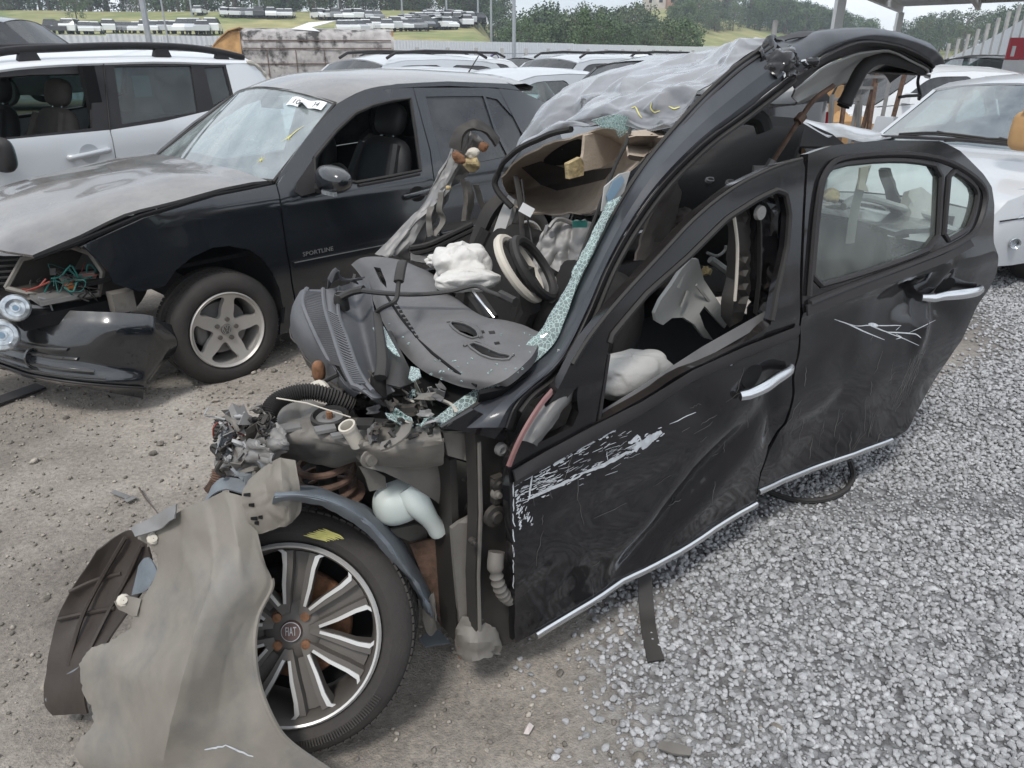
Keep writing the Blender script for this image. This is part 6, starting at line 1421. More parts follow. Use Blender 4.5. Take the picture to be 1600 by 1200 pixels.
# cracked glass edge
gi = [(675, 660), (705, 632), (747, 605), (790, 572), (838, 530), (850, 515), (862, 488), (876, 458), (889, 430), (905, 400), (920, 366), (928, 345), (942, 320)]
go = [(692, 668), (748, 632), (806, 590), (858, 546), (880, 504), (893, 472), (905, 442), (918, 414), (931, 388), (944, 360), (953, 342), (961, 328), (972, 310)]
gi = [(lerp(a[0], b[0], f), lerp(a[1], b[1], f)) for (a, b), f in zip(zip(gi, go), [0, 0, .05, 0, -.25, -.1, .2, .35, .2, .4, .3, .45, .3])]
gj = [(p[0] + rnd.gauss(0, 1.2), p[1] + rnd.gauss(0, 1.2)) for p in gi]
rows = surf([[K.at(x, y, .15 + .006 * k / 2) for k, (x, y) in enumerate(gj)], [K.at((a[0] + b[0]) / 2, (a[1] + b[1]) / 2, .135 + .006 * k / 2) for k, (a, b) in enumerate(zip(gi, go))], [K.at(x, y, .12 + .006 * k / 2) for k, (x, y) in enumerate(go)]], 6, 60)
m = MB(); m.grid(crumple(rows, .006, 22, 3)); m.shell(.005); part(m, 'shattered_windscreen_edge', 'cracked', None, 20)
panel('blue_smear_glass', [(945, 292), (968, 272), (985, 268), (975, 300), (955, 322), (940, 330)], lambda x, y: K.at(x, y, .2), mt['greytrim'], wr, (), 10, .004)
panel('sticker_scrap', [(958, 283), (972, 274), (976, 282), (962, 306), (950, 318), (948, 306)], lambda x, y: K.at(x, y, .195), mt['bluepaint'], wr, (), 10, .002)

# ---- roof sheet
RC = [[(779, 268, 1.25), (800, 238, 1.12), (848, 213, .92), (900, 198, .72), (950, 188, .52), (1003, 203, .36), (1050, 198, .23)],
      [(800, 236, 1.3), (828, 210, 1.13), (872, 190, .92), (915, 180, .72), (965, 172, .50), (1012, 190, .36), (1062, 180, .23)],
      [(830, 190, 1.3), (865, 172, 1.12), (905, 158, .92), (945, 153, .72), (985, 163, .50), (1030, 168, .36), (1085, 150, .24)],
      [(862, 152, 1.3), (900, 144, 1.1), (940, 134, .90), (985, 128, .70), (1025, 140, .5), (1068, 138, .35), (1115, 124, .25)],
      [(902, 126, 1.3), (945, 118, 1.1), (990, 112, .90), (1035, 113, .70), (1082, 112, .5), (1122, 105, .36), (1150, 98, .26)],
      [(965, 104, 1.3), (1005, 98, 1.1), (1045, 94, .9), (1080, 95, .7), (1120, 92, .5), (1155, 86, .36), (1180, 80, .27)],
      [(1012, 94, 1.32), (1050, 86, 1.1), (1090, 80, .9), (1125, 76, .7), (1155, 72, .5), (1185, 67, .36), (1205, 62, .28)]]
rows = fold(surf([row(*r) for r in RC], 100, 100), .055, 4, 5, 17, .004, None, .15)
rows = fold(rows, .022, 8, 9, 8, .003, None, .3)
rows = fold(rows, .004, 20, 22, 5, .004)
m = MB(); m.grid(rows); m.shell(.003, away=V((0, 0, 9))); roof_ = part(m, 'torn_roof', 'roof', None, 28)
lip = row(*[(p[0], p[1] + 3, p[2] + .01) for p in RC[0]])
m = MB(); m.tube(spline([rows[0][int(k * 64 / 12)] - V((0, 0, .008)) for k in range(13)][:10], 40), .011, 7); m.tube(spline(row((779, 270, 1.25), (773, 285, 1.27), (780, 302, 1.25), (800, 324, 1.2)), 14), .013, 7); part(m, 'header_seal', 'rubber', roof_)
RB = bvh(roof_)
for k, (nm, lines) in enumerate((('chalk_mark', [([(986, 169), (993, 166), (998, 178), (1003, 184)], 2), ([(1018, 160), (1016, 169), (1022, 176), (1031, 173)], 2), ([(1045, 166), (1053, 170), (1062, 167)], 2)]),)):
    strokes(RB, [([(a, b) for a, b in zip(*[np.interp(np.linspace(0, 1, 8), np.linspace(0, 1, len(p)), [q[i] for q in p]) for i in (0, 1)])], w_) for p, w_ in lines], 'yellow', nm, roof_, .004)
panel('broken_glass_tatter', [(925, 188), (945, 182), (965, 178), (985, 183), (1000, 198), (985, 205), (968, 215), (962, 202), (942, 200)], lambda x, y: K.at(x, y, .44), mt['cracked'], roof_, (), 8, .004)
# headlining hanging below the lip
HC = [[(782, 276, 1.24), (806, 248, 1.12), (850, 224, .92), (900, 209, .72), (950, 198, .54), (1000, 206, .38), (1042, 210, .26)],
      [(786, 290, 1.4), (820, 268, 1.4), (865, 252, 1.25), (915, 240, 1.0), (960, 230, .75), (1000, 232, .5), (1030, 228, .32)],
      [(792, 305, 1.45), (830, 295, 1.5), (875, 286, 1.4), (920, 276, 1.15), (960, 264, .85), (990, 258, .6), (1008, 250, .4)],
      [(804, 324, 1.22), (840, 325, 1.25), (880, 322, 1.2), (920, 318, 1.0), (945, 305, .8), (962, 290, .6), (980, 275, .45)],
      [(832, 338, 1.1), (860, 338, 1.1), (890, 336, 1.0), (915, 335, .9), (935, 330, .75), (945, 318, .6), (960, 300, .5)]]
m = MB(); m.grid(crumple(surf([row(*r) for r in HC], 28, 36), .012, 7, 2)); m.shell(.006); hl_ = part(m, 'hanging_headlining', 'beige', None, 40)
HB = bvh(hl_)
def on(b, pts, off): return [cast(b, x, y, off) for x, y in pts]
def patch(b, outl, name, mat, parent, sp=9, off=.006, th=.003):
    v2, fs = tri2d(outl, (), sp); vs = [cast(b, x, y, off) or K.at(x, y, .8) for x, y in v2]; m = MB().add(vs, fs); m.shell(th); return part(m, name, mat, parent)
patch(HB, chaikin([(846, 250), (875, 228), (908, 214), (914, 230), (906, 246), (890, 254), (872, 258), (855, 256)], 2), 'visor_opening', 'interior', hl_)
patch(HB, [(815, 262), (845, 252), (880, 262), (930, 265), (958, 262), (945, 280), (905, 290), (870, 298), (845, 288)], 'torn_opening', 'brownseat', hl_)
panel('visor_tongue', [(914, 212), (960, 200), (975, 215), (965, 245), (940, 262), (912, 268), (908, 255), (912, 240)], lambda x, y: K.at(x, y, .62), mt['beige'], hl_, (), 9, .012)
panel('foam_block', [(888, 256), (908, 246), (913, 256), (912, 274), (890, 280)], lambda x, y: K.at(x, y, .62), mt['foam'], hl_, (), 9, .02)
panel('headlining_flap', [(985, 205), (1030, 200), (1040, 206), (1025, 225), (1000, 252), (985, 250), (980, 225)], lambda x, y: K.at(x, y, .33 + .04 * math.sin(y * .2)), mt['beige'], hl_, (), 9, .008)
m = MB(); m.tube(spline(row((806, 275, 1.15), (812, 310, 1.1), (815, 350, 1.05), (818, 400, 1.0)), 14), .012, 6, True, .3); m.tube(spline(row((815, 280, 1.1), (822, 330, 1.05), (830, 370, 1.0), (836, 425, .9)), 14), .004, 6); part(m, 'seat_belt', 'rubber')
MB().box(K.at(823, 328, 1.0), (.05, .01, .035), Matrix.Rotation(.5, 3, 'Y')).obj('belt_label', mt['sticker'], wr)
m = MB(); m.tube(spline(row((985, 200, .32), (978, 225, .3), (960, 262, .3), (930, 340, .28), (900, 420, .26), (878, 470, .25)), 24), .005, 6); part(m, 'hanging_cable', 'rubber')

# ---- rear roof arch
Et = [(1205, 62, .28), (1237, 64, .28), (1287, 47, .28), (1350, 41, .28), (1400, 47, .28), (1437, 60, .28), (1460, 76, .28), (1468, 92, .29)]
El = [(1232, 120, .20), (1262, 106, .22), (1290, 86, .23), (1345, 64, .23), (1398, 68, .23), (1432, 80, .24), (1455, 94, .25), (1462, 104, .26)]
et = row(*Et); el = row(*El); r1 = [p + K.n * .10 + K.d * .05 + V((0, 0, -.01)) for p in et]; r2 = [p + K.n * .26 + K.d * .16 + V((0, 0, -.09)) for p in et]
mi = [(a + b) / 2 - K.n * .03 for a, b in zip(et, el)]
m = MB(); m.grid(crumple(surf([el, mi, et, r1, r2], 26, 48), .008, 4, 8)); m.shell(.004, away=V((0, 0, 9))); arch_ = part(m, 'rear_roof_skin', 'wreck_grey', None, 45)
Eb = [(1240, 138, .26), (1283, 106, .27), (1312, 92, .28), (1350, 80, .28), (1390, 76, .28), (1425, 92, .29), (1450, 106, .29), (1452, 114, .3)]
m = MB(); m.grid(surf([el, row(*[((a[0] + b[0]) / 2, (a[1] + b[1]) / 2, a[2] + .05) for a, b in zip(El, Eb)]), row(*Eb)], 6, 40)); m.shell(.006); part(m, 'roof_drip_channel', 'trim', arch_)
Eh = [(1228, 162, .42), (1275, 142, .48), (1320, 122, .55), (1360, 106, .6), (1392, 101, .6), (1415, 108, .55), (1432, 118, .45), (1440, 120, .36)]
m = MB(); m.grid(crumple(surf([row(*Eb), row(*[((a[0] + b[0]) / 2, (a[1] + b[1]) / 2, (a[2] + b[2]) / 2) for a, b in zip(Eb, Eh)]), row(*Eh), [p + K.n * .5 + V((0, 0, .02)) for p in row(*Eh)]], 10, 30), .006, 6, 3)); m.shell(.006); part(m, 'rear_headlining', 'greytrim', arch_)
m = MB(); m.tube(spline(row((1319, 163, .36), (1334, 132, .35), (1350, 105, .34), (1376, 90, .33), (1412, 96, .33), (1446, 107, .33)), 26), [.024 if k > 1 else .027 for k in range(27)], 10); cb = part(m, 'curtain_airbag_tube', 'blackpl')
MB().disc(K.at(1318, 165, .355), (K.at(1319, 163, .36) - K.at(1334, 132, .35)), .023, .004, 14).obj('tube_end', mt['interior'], cb)
m = MB(); m.tube(spline(row((1436, 118, .36), (1434, 130, .36), (1438, 148, .37), (1436, 156, .37)), 10), .006, 6); m.tube(row((1437, 149, .37), (1416, 150, .37), (1405, 152, .37)), .006, 6); part(m, 'hanging_wire', 'rubber', arch_)
m = MB(); m.tube(spline(row((1201, 262, .40), (1225, 225, .38), (1250, 186, .36), (1272, 156, .34), (1302, 134, .33)), 20), .009, 7); m.tube(row((1246, 190, .36), (1255, 180, .355)), .017, 8); part(m, 'bent_stay_rod', 'rustdark')
m = MB(); m.tube(row((1198, 266, .40), (1208, 250, .39)), .016, 8); m.box(K.at(1192, 266, .4), (.07, .02, .03)); part(m, 'stay_bracket', 'steel')
# torn joint on top
rows = surf([row((1180, 85, .25), (1205, 64, .28), (1235, 66, .28), (1262, 80, .26)), row((1195, 105, .2), (1222, 84, .21), (1246, 92, .21), (1270, 100, .22)), row((1215, 132, .19), (1236, 118, .18), (1258, 112, .2), (1277, 104, .23))], 36, 44)
m = MB(); m.grid(fold(fold(rows, .022, 4, 5, 9), .008, 9, 10, 3)); m.shell(.003); tj = part(m, 'torn_joint', 'wreck', None, 20)
m = MB(); m.grid(crumple(surf([row((1205, 60, .3), (1245, 55, .32), (1290, 50, .36)), row((1210, 68, .27), (1250, 62, .28), (1296, 55, .32))], 6, 14), .012, 12, 4)); m.shell(.004); part(m, 'torn_strip', 'trim')
JB = bvh(tj); strokes(JB, [(jit((1222, 112), (1248, 128), 6, 2.5), 5), (jit((1226, 122), (1240, 132), 5, 2.5), 4), (jit((1250, 90), (1262, 98), 5, 1.5), 3)], 'scrape', 'paint_chip', tj)
MB().tube(row((1209, 62, .3), (1210, 45, .31), (1212, 32, .31)), .008, 6).obj('bent_clip', mt['steel'], wr)

# ---- dash
DZ = [[(548, 412), (575, 450), (592, 492), (622, 540), (660, 577), (700, 596), (748, 610)], [(566, 404), (592, 440), (612, 478), (645, 525), (690, 562), (735, 585), (790, 596)],
      [(602, 404), (628, 436), (655, 470), (700, 515), (745, 545), (790, 558), (830, 560)], [(640, 410), (675, 432), (702, 458), (748, 494), (790, 510), (825, 512), (850, 520)], [(655, 420), (690, 445), (714, 470), (757, 508), (800, 524), (832, 526), (858, 535)]]
DH = [.93, .965, .985, .975, .90]
rows = surf([[Tz(x, y, z) for x, y in r] for r, z in zip(DZ, DH)], 30, 48)
rows = fold(rows, .006, 5, 7, 3, .012)
rows = [[p + V((0, 0, .010 * noise.noise(p * 5) + .02 * math.exp(-((i - 21) / 5) ** 2) * math.exp(-((j - 33) / 7) ** 2))) for j, p in enumerate(r)] for i, r in enumerate(rows)]
DR = rows
def px_of(p):
    c, s_ = math.cos(PITCH), math.sin(PITCH); d = p.y * c - (p.z - CAM.z) * s_; u = p.y * s_ + (p.z - CAM.z) * c; return (800 + FPX * p.x / d, 600 - FPX * u / d)
DPX = [[px_of(p) for p in r] for r in DR]; dnu, dnv = len(DR) - 1, len(DR[0]) - 1
def duv(x, y):
    i, j = min(((i, j) for i in range(dnu + 1) for j in range(dnv + 1)), key=lambda q: (DPX[q[0]][q[1]][0] - x) ** 2 + (DPX[q[0]][q[1]][1] - y) ** 2)
    best = None                                                     # refine inside the nearest cells
    for a in np.linspace(-1, 1, 13):
        for b in np.linspace(-1, 1, 13):
            u, v = min(dnu, max(0, i + a)), min(dnv, max(0, j + b)); q = px_of(dat(u / dnu, v / dnv)); e = (q[0] - x) ** 2 + (q[1] - y) ** 2
            if best is None or e < best[0]: best = (e, u / dnu, v / dnv)
    return (best[1], best[2])
def dat(u, v):
    x, y = u * dnu, v * dnv; i, j = min(dnu - 1, int(x)), min(dnv - 1, int(y)); a, b = x - i, y - j
    return DR[i][j].lerp(DR[i][j + 1], b).lerp(DR[i + 1][j].lerp(DR[i + 1][j + 1], b), a)
dh = [chaikin([(700, 503), (722, 505), (742, 514), (750, 528), (735, 530), (712, 518)], 1), chaikin([(727, 540), (745, 536), (775, 552), (800, 556), (793, 565), (760, 560)], 1), [(584, 417), (594, 419), (603, 440), (604, 450), (594, 440)]]
dh += [[(lerp(614, 647, k / 8) + a, lerp(472, 524, k / 8) + b) for a, b in ((0, 0), (5, -1), (8, 4), (2, 4))] for k in range(9)]
dh += [[(x - 5, y - 2), (x + 4, y - 3), (x + 6, y + 2), (x - 3, y + 3)] for x, y in ((752, 519), (768, 520), (776, 536))]
dhu = [[duv(*p) for p in h] for h in dh]
m = panel_mb([(0, 0), (1, 0), (1, 1), (0, 1)], dat, dhu, .028, .022, V((0, 0, 9))); dash = part(m, 'dashboard', 'greypl', None, 40)
DB = bvh(dash)
m = MB().grid([[p - V((0, 0, .075)) for p in r[::4]] for r in DR[::3]]); m.shell(.01, away=V((0, 0, 9))); part(m, 'dash_shade_sheet', 'interior', dash)  # black sheet added under the dash, standing in for the shade inside its openings
for h in dhu[:2]: m = MB(); m.tube([dat(*p) + V((0, 0, .002)) for p in h] + [dat(*h[0]) + V((0, 0, .002))], .0035, 6, False); part(m, 'bezel', 'greypl', dash)
m = MB(); m.tube([p for p in on(DB, [(604, 462), (622, 490), (648, 526), (676, 552), (712, 580), (745, 603)], .001) if p], .004, 6); part(m, 'panel_joint', 'interior', dash)
m = MB(); m.tube(spline([p for p in on(DB, [(698, 503), (720, 502), (744, 512), (752, 528)], .004) if p], 12), .006, 6); m.tube(spline([p for p in on(DB, [(725, 541), (745, 533), (776, 549), (803, 556)], .004) if p], 12), .005, 6); part(m, 'cluster_lip', 'greypl', dash)
m = MB(); m.grid(crumple(surf([[Tz(x, y, .945) for x, y in ((748, 608), (790, 600), (840, 566))], [Tz(x, y, .80) for x, y in ((735, 640), (790, 635), (850, 600))]], 6, 10), .02, 8, 2)); m.shell(.01); part(m, 'dash_end', 'interior')
# dark hollow between dash and cowl
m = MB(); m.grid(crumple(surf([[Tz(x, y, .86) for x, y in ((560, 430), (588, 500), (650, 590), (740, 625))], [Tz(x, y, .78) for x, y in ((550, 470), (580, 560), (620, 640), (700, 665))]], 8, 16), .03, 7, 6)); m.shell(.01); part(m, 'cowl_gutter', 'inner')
for k, pts in enumerate(([(655, 590), (700, 600), (742, 622), (700, 640), (665, 625)], [(600, 635), (650, 640), (668, 668), (610, 660)], [(640, 600), (660, 592), (682, 640), (690, 668), (670, 655)])):
    panel('torn_cover', pts, lambda x, y, k=k: Tz(x, y, .86 - .02 * k + .02 * math.sin(x * .09)), mt[('inner', 'interior', 'cream')[k]], wr, (), 12, .004)
patch_glass = panel('glass_shard', [(582, 512), (600, 510), (608, 525), (625, 556), (615, 552), (596, 532)], lambda x, y: Tz(x, y, .99), mt['cracked'], wr, (), 10, .003)
panel('glass_shard', [(642, 572), (655, 576), (658, 588), (646, 596), (638, 590)], lambda x, y: Tz(x, y, .96), mt['cracked'], wr, (), 10, .003)
# cowl tray
CZ = [[(480, 452), (506, 452), (530, 448), (555, 440), (576, 435)], [(474, 474), (509, 482), (528, 490), (556, 470), (580, 468)], [(492, 518), (521, 520), (541, 530), (566, 515), (588, 512)], [(514, 558), (537, 566), (556, 575), (577, 562), (593, 556)], [(540, 598), (556, 603), (572, 603), (588, 598), (604, 592)], [(562, 613), (575, 618), (588, 622), (600, 620), (614, 612)]]
CH = [.90, .955, .95, .885, .94]
crow = surf([[Tz(x, y, z) for (x, y), z in zip(r, CH)] for r in CZ], 60, 32)
m = MB(); m.grid(crow); m.shell(.005, away=V((0, 0, 9))); cowl = part(m, 'cowl_panel', 'cowl', None, 45)
def CS(u, v): i = min(59, int(v * 60)); j = min(31, int(u * 32)); a = v * 60 - i; b = u * 32 - j; return crow[i][j].lerp(crow[i][j + 1], b).lerp(crow[i + 1][j].lerp(crow[i + 1][j + 1], b), a)
def CN(u, v): n = (CS(min(1, u + .02), v) - CS(u - .02 if u > .02 else u, v)).cross(CS(u, min(1, v + .02)) - CS(u, v - .02 if v > .02 else v)).normalized(); return n if n.z > 0 else -n
for u0, u1, v0, v1, n in ((.05, .23, .06, .78, 46), (.28, .47, .22, .80, 30)):
    m = MB(); m.grid([[CS(lerp(u0, u1, a), lerp(v0, v1, b)) + CN(.2, .5) * .0015 for a in (0, .33, .66, 1)] for b in np.linspace(0, 1, 14)]); m.shell(.001, away=V((0, 0, 9))); part(m, 'grille_mesh', 'interior', cowl)
    m = MB()
    for k in range(n):
        v = lerp(v0, v1, (k + .5) / n); m.beam(CS(u0, v) + CN(u0, v) * .005, CS(u1, v) + CN(u1, v) * .005, .0038, .007)
    part(m, 'grille_slats', 'cowl', cowl, 40, 'stuff')
for u, w_ in ((.025, .009), (.25, .007), (.49, .006)): m = MB(); m.tube([CS(u, v) + CN(u, v) * .005 for v in np.linspace(.02, .9, 26)], w_, 6); part(m, 'rim_rib', 'cowl', cowl)
fa2 = [Tz(x, y, .90) for x, y in ((480, 452), (472, 472), (492, 518), (514, 558), (540, 598), (562, 613))]; fb = [Tz(x, y, z) for x, y, z in ((472, 470, .84), (456, 512, .80), (472, 545, .78), (505, 585, .75), (535, 625, .72), (556, 645, .72))]
m = MB(); m.grid(surf([fa2, [(a + b) / 2 - V((.01, .01, -.012)) for a, b in zip(fa2, fb)], fb], 8, 26)); m.shell(.005); part(m, 'cowl_apron', 'cowl', cowl)
fb2 = [p + V((.03, .03, -.10)) for p in fb]; m = MB(); m.grid(crumple(surf([fb, [p + V((.02, .0, -.03)) for p in fb], fb2], 8, 26), .012, 9, 1)); m.shell(.005); part(m, 'lower_apron', 'inner', cowl)
rows = surf([[Tz(x, y, z) for x, y, z in ((512, 452, .955), (522, 440, .98), (535, 436, .98), (560, 445, .95))], [Tz(x, y, z) for x, y, z in ((514, 436, 1.0), (524, 421, 1.04), (533, 436, 1.0), (556, 436, .98))], [Tz(x, y, z) for x, y, z in ((520, 442, .99), (528, 424, 1.035), (540, 438, .98), (570, 432, .97))]], 10, 12)
m = MB(); m.grid(rows); m.shell(.005); part(m, 'cowl_ear', 'cowl', cowl)
for x, y, z in ((533, 466, .97), (593, 593, .93)):
    c = Tz(x, y, z); m = MB(); m.lathe(c - V((0, 0, .035)), (0, -.1, 1), [(.024, 0), (.022, .04), (.017, .052), (.014, .046), (.001, .046)], 20); pv = part(m, 'wiper_pivot', 'blackpl', cowl); MB().lathe(c - V((0, 0, .0)), (0, -.1, 1), [(.019, .012), (.017, .017), (.014, .012)], 20).obj('pivot_cap', mt['steel'], pv)
def zpts(*pp): return [Tz(x, y, z) for x, y, z in pp]
m = MB(); m.tube(spline(zpts((533, 464, .985), (550, 456, 1.0), (568, 452, 1.01)), 8), .017, 8, True, .7); m.tube(spline(zpts((568, 454, 1.015), (600, 458, 1.02), (650, 460, 1.03), (700, 456, 1.045), (742, 447, 1.06), (765, 456, 1.06), (800, 468, 1.05)), 30), [.013 - .0002 * k for k in range(31)], 8, True, .6); m.tube(zpts((782, 460, 1.055), (806, 472, 1.05)), .013, 8); part(m, 'wiper_arm', 'blackpl')
m = MB(); m.tube(spline(zpts((594, 590, .95), (597, 565, .97), (594, 530, 1.0), (590, 500, 1.02), (588, 488, 1.03)), 16), [.017 - .0005 * k for k in range(17)], 8, True, .6); m.tube(spline(zpts((588, 488, 1.03), (597, 481, 1.05), (614, 473, 1.07), (620, 465, 1.08), (622, 448, 1.10), (624, 432, 1.115)), 16), .0065, 7); m.tube(spline(zpts((623, 440, 1.11), (626, 422, 1.13), (629, 410, 1.14)), 6), .014, 8, True, .6); part(m, 'wiper_arm', 'blackpl')
panel('black_fin', [(598, 520), (610, 516), (640, 575), (645, 598), (625, 605), (604, 600)], lambda x, y: Tz(x, y, .93 + .03 * math.sin((x - 598) * .07)), mt['blackpl'], wr, (), 10, .005)

# ---- airbags
def bag(c, name, seed, amp, ax, cells=(7, 11), e=(2.3, 2.4), nu=70, nv=110):
    """limp cloth: a slumped bag with gathered folds"""
    m = blob_mb(c, ax, e, nu, nv); n1 = nv + 1; rows = [m.v[i * n1:(i + 1) * n1] for i in range(nu + 1)]
    F1, F2, F3 = Facets(cells[0], cells[1], seed), Facets(cells[0] * 2, cells[1] * 2, seed + 1), Facets(cells[0] * 5, 8, seed + 2); outr = []
    for i, r in enumerate(rows):
        q = []
        for j, p in enumerate(r):
            u, v = i / nu, j / nv; v2 = abs(2 * v - 1); d = (p - c); d = d.normalized() if d.length > 1e-6 else V((0, 0, 1)); k = math.sin(math.pi * max(.02, min(.98, u))) ** .5
            h = F1.soft(u, v2, .02) * 1.0 + F2.soft(u, v2, .010) * .28 + F3.soft(u, v2, .008) * .05
            q.append(p + d * h * amp * k)
        outr.append(q)
    return part(MB().grid(outr), name, 'cloth', None, 70)
c = Tz(722, 414, 1.04); bag(c, 'passenger_airbag', 3, .022, (V((.088, .018, 0)), V((-.02, .08, .01)), V((0, -.015, .066))), (4, 5))
c = Tz(732, 440, 1.01); bag(c, 'passenger_airbag_fold', 5, .018, (V((.092, .025, .0)), V((-.02, .05, .0)), V((0, -.015, .036))), (4, 5))
c = Tz(688, 408, 1.02); bag(c, 'passenger_airbag_tail', 9, .012, (V((.045, .01, .0)), V((-.01, .035, .0)), V((0, -.01, .022))))
c = K.at(985, 584, .30); bag(c, 'driver_airbag', 8, .016, (K.d * .15, K.n * .09, V((0, 0, .062))), (4, 6))
c = K.at(962, 516, .5); m = blob_mb(c, (K.d * .06, K.n * .04, V((0, 0, .03))), (3, 3)); part(m, 'switch_pack', 'blackpl')
# ---- steering wheel and column
c = K.at(812, 420, .62); lx = K.at(842, 466, .58) - K.at(783, 374, .66); lx = lx / 2; vw = (CAM - c).normalized(); sy = lx.cross(vw).normalized() * .035 + vw * .10
m = MB(); m.tube([c + lx * math.cos(t) + sy * math.sin(t) for t in np.linspace(0, 2 * math.pi, 40)], .015, 8, False); sw = part(m, 'steering_wheel', 'cream')
m = MB(); m.tube([c + lx * .96 * math.cos(t) + sy * math.sin(t) + K.d * .035 + V((.02, .0, -.005)) for t in np.linspace(0, 2 * math.pi, 40)], .016, 8, False); part(m, 'wheel_back', 'blackpl', sw)
m = MB(); m.beam(c - lx * .9 + K.d * .02, c + lx * .9 + K.d * .02, .03, .025); m.beam(c + K.d * .02, c + K.d * .05 - V((0, 0, .15)), .05, .04); part(m, 'wheel_spoke', 'blackpl', sw)
m = MB(); m.tube(spline(zpts((735, 452, .98), (752, 475, .96), (768, 498, .93)), 8), .026, 8, True, .55); part(m, 'trim_bar', 'blackpl')
m = MB(); m.tube(spline(zpts((738, 455, 1.0), (755, 476, .985), (772, 497, .955)), 8), .005, 6); part(m, 'trim_bar_edge', 'chrome')
# ---- inner frame sheet
rows = surf([row((852, 352, .85), (890, 345, .8), (932, 348, .7)), row((838, 392, .85), (885, 390, .78), (934, 395, .68)), row((830, 430, .8), (880, 432, .74), (915, 435, .66)), row((842, 468, .75), (870, 474, .7), (900, 478, .62))], 40, 40)
m = MB(); m.grid(fold(fold(rows, .028, 5, 5, 5, .01), .008, 12, 12, 9)); m.shell(.006); ifr = part(m, 'seat_frame_sheet', 'steel')
IB = bvh(ifr)
for x, y, r_ in ((888, 418, 9), (846, 414, 7), (862, 366, 6)):
    p = cast(IB, x, y, .004); MB().disc(p, (CAM - p), r_ * .0018, .003, 12).obj('frame_hole', mt['interior'] if r_ > 8 else mt['steel'], ifr)
m = MB(); m.tube(spline(row((858, 356, .8), (872, 342, .8), (900, 350, .78), (915, 345, .75)), 10), .008, 6); part(m, 'bracket', 'steel', ifr)
MB().box(K.at(906, 350, .7), (.05, .02, .02)).obj('green_plug', mt['wire_green'], wr)
# ---- seats
seat(wr, K, .62, .62, .40, 'fabric', .5, .35, False); seat(wr, K, .75, 1.18, .42, 'fabric', .5, .3, False)
rows = surf([row((1066, 272, 1.25), (1140, 262, .95), (1235, 268, .5)), row((1060, 284, 1.15), (1140, 280, .85), (1230, 286, .42)), row((1058, 305, 1.12), (1125, 310, .82), (1225, 312, .42)), row((1062, 338, 1.12), (1120, 350, .85), (1215, 350, .45)), row((1062, 400, 1.2), (1120, 410, .95), (1215, 410, .55))], 16, 20)
m = MB(); m.grid(rows); m.shell(.03); rsb = part(m, 'rear_seat_back', 'fabric')
SB = bvh(rsb)
for x, y in ((1110, 283), (1142, 287)):
    p = cast(SB, x, y, .0); MB().lathe(p, V((0, -.3, 1)), [(.001, .004), (.011, .004), (.013, .010), (.022, .010), (.024, 0)], 18).obj('headrest_socket', mt['steel'], rsb)
rows = surf([row((1060, 232, 1.5), (1150, 205, 1.4), (1255, 205, 1.0)), row((1062, 255, 1.3), (1150, 232, 1.1), (1250, 228, .7)), row((1066, 272, 1.25), (1140, 262, .95), (1238, 268, .5))], 10, 14)
m = MB(); m.grid(rows); m.shell(.02); part(m, 'parcel_shelf', 'fabric')
m = MB(); m.tube(spline(row((1060, 215, .6), (1100, 196, .6), (1150, 182, .55), (1185, 185, .5), (1195, 205, .48)), 16), .03, 8); part(m, 'grab_roll', 'blackpl')
rows = surf([row((1022, 300, .4), (1045, 285, .42), (1055, 282, .44)), row((1005, 345, .42), (1032, 335, .45), (1056, 325, .46)), row((995, 385, .42), (1025, 380, .46), (1050, 372, .48)), row((985, 405, .42), (1010, 402, .45), (1035, 398, .48))], 14, 12)
m = MB(); m.grid(crumple(rows, .025, 12, 5)); m.shell(.008); part(m, 'torn_seat_cover', 'brownseat', None, 30)
for k, (x, y, s_) in enumerate(((1068, 338, .03), (1080, 345, .02), (1103, 424, .016))): m = blob_mb(K.at(x, y, .45), (K.d * s_ * 1.3, K.n * s_, V((0, 0, s_ * .8))), (2, 2), 8, 10); m.v = [p + V((rnd.gauss(0, .004), rnd.gauss(0, .004), rnd.gauss(0, .004))) for p in m.v]; part(m, 'torn_foam', ('brownseat', 'brownseat', 'foam')[k])
# ---- B post and trim
for k, (pp, mm, n) in enumerate((([(1152, 335), (1176, 322), (1180, 380), (1174, 450), (1160, 500), (1140, 512), (1152, 440)], 'inner', .12), ([(1184, 312), (1206, 300), (1216, 330), (1214, 400), (1204, 470), (1196, 502), (1180, 512), (1188, 420)], 'wreck', .10))):
    panel('centre_post', pp, lambda x, y, n=n: K.at(x, y, n + .01 * math.sin(x * .3)), mt[mm], wr, (), 12, .04)
m = MB(); m.tube(spline(row((1146, 332, .11), (1152, 380, .11), (1151, 430, .11), (1148, 470, .11)), 12), .005, 6); part(m, 'post_flange', 'cream')
m = MB(); m.tube(spline(row((1184, 330, .09), (1187, 360, .085), (1186, 430, .085), (1180, 490, .09)), 14), .012, 6, True, .3); part(m, 'seat_belt', 'rubber')
m = MB(); m.lathe(K.at(1185, 332, .085), -K.n, [(.001, .012), (.02, .012), (.022, 0)], 14); part(m, 'belt_anchor', 'steel')
panel('post_trim', [(1080, 405), (1091, 405), (1100, 437), (1125, 475), (1143, 496), (1132, 513), (1118, 498), (1101, 478), (1093, 490), (1101, 512), (1114, 531), (1100, 528), (1085, 507), (1068, 496), (1050, 497), (1036, 508), (1025, 502), (1023, 490), (1032, 470), (1050, 445), (1066, 420)], lambda x, y: K.at(x, y, .30 + .015 * math.sin((x + y) * .05)), mt['greytrim'], wr, (), 8, .012)
for a, b in (((1070, 424), (1060, 450)), ((1075, 455), (1065, 480)), ((1088, 445), (1115, 480))): m = MB(); m.beam(K.at(*a, .296), K.at(*b, .296), .006, .008); part(m, 'trim_rib', 'greytrim')
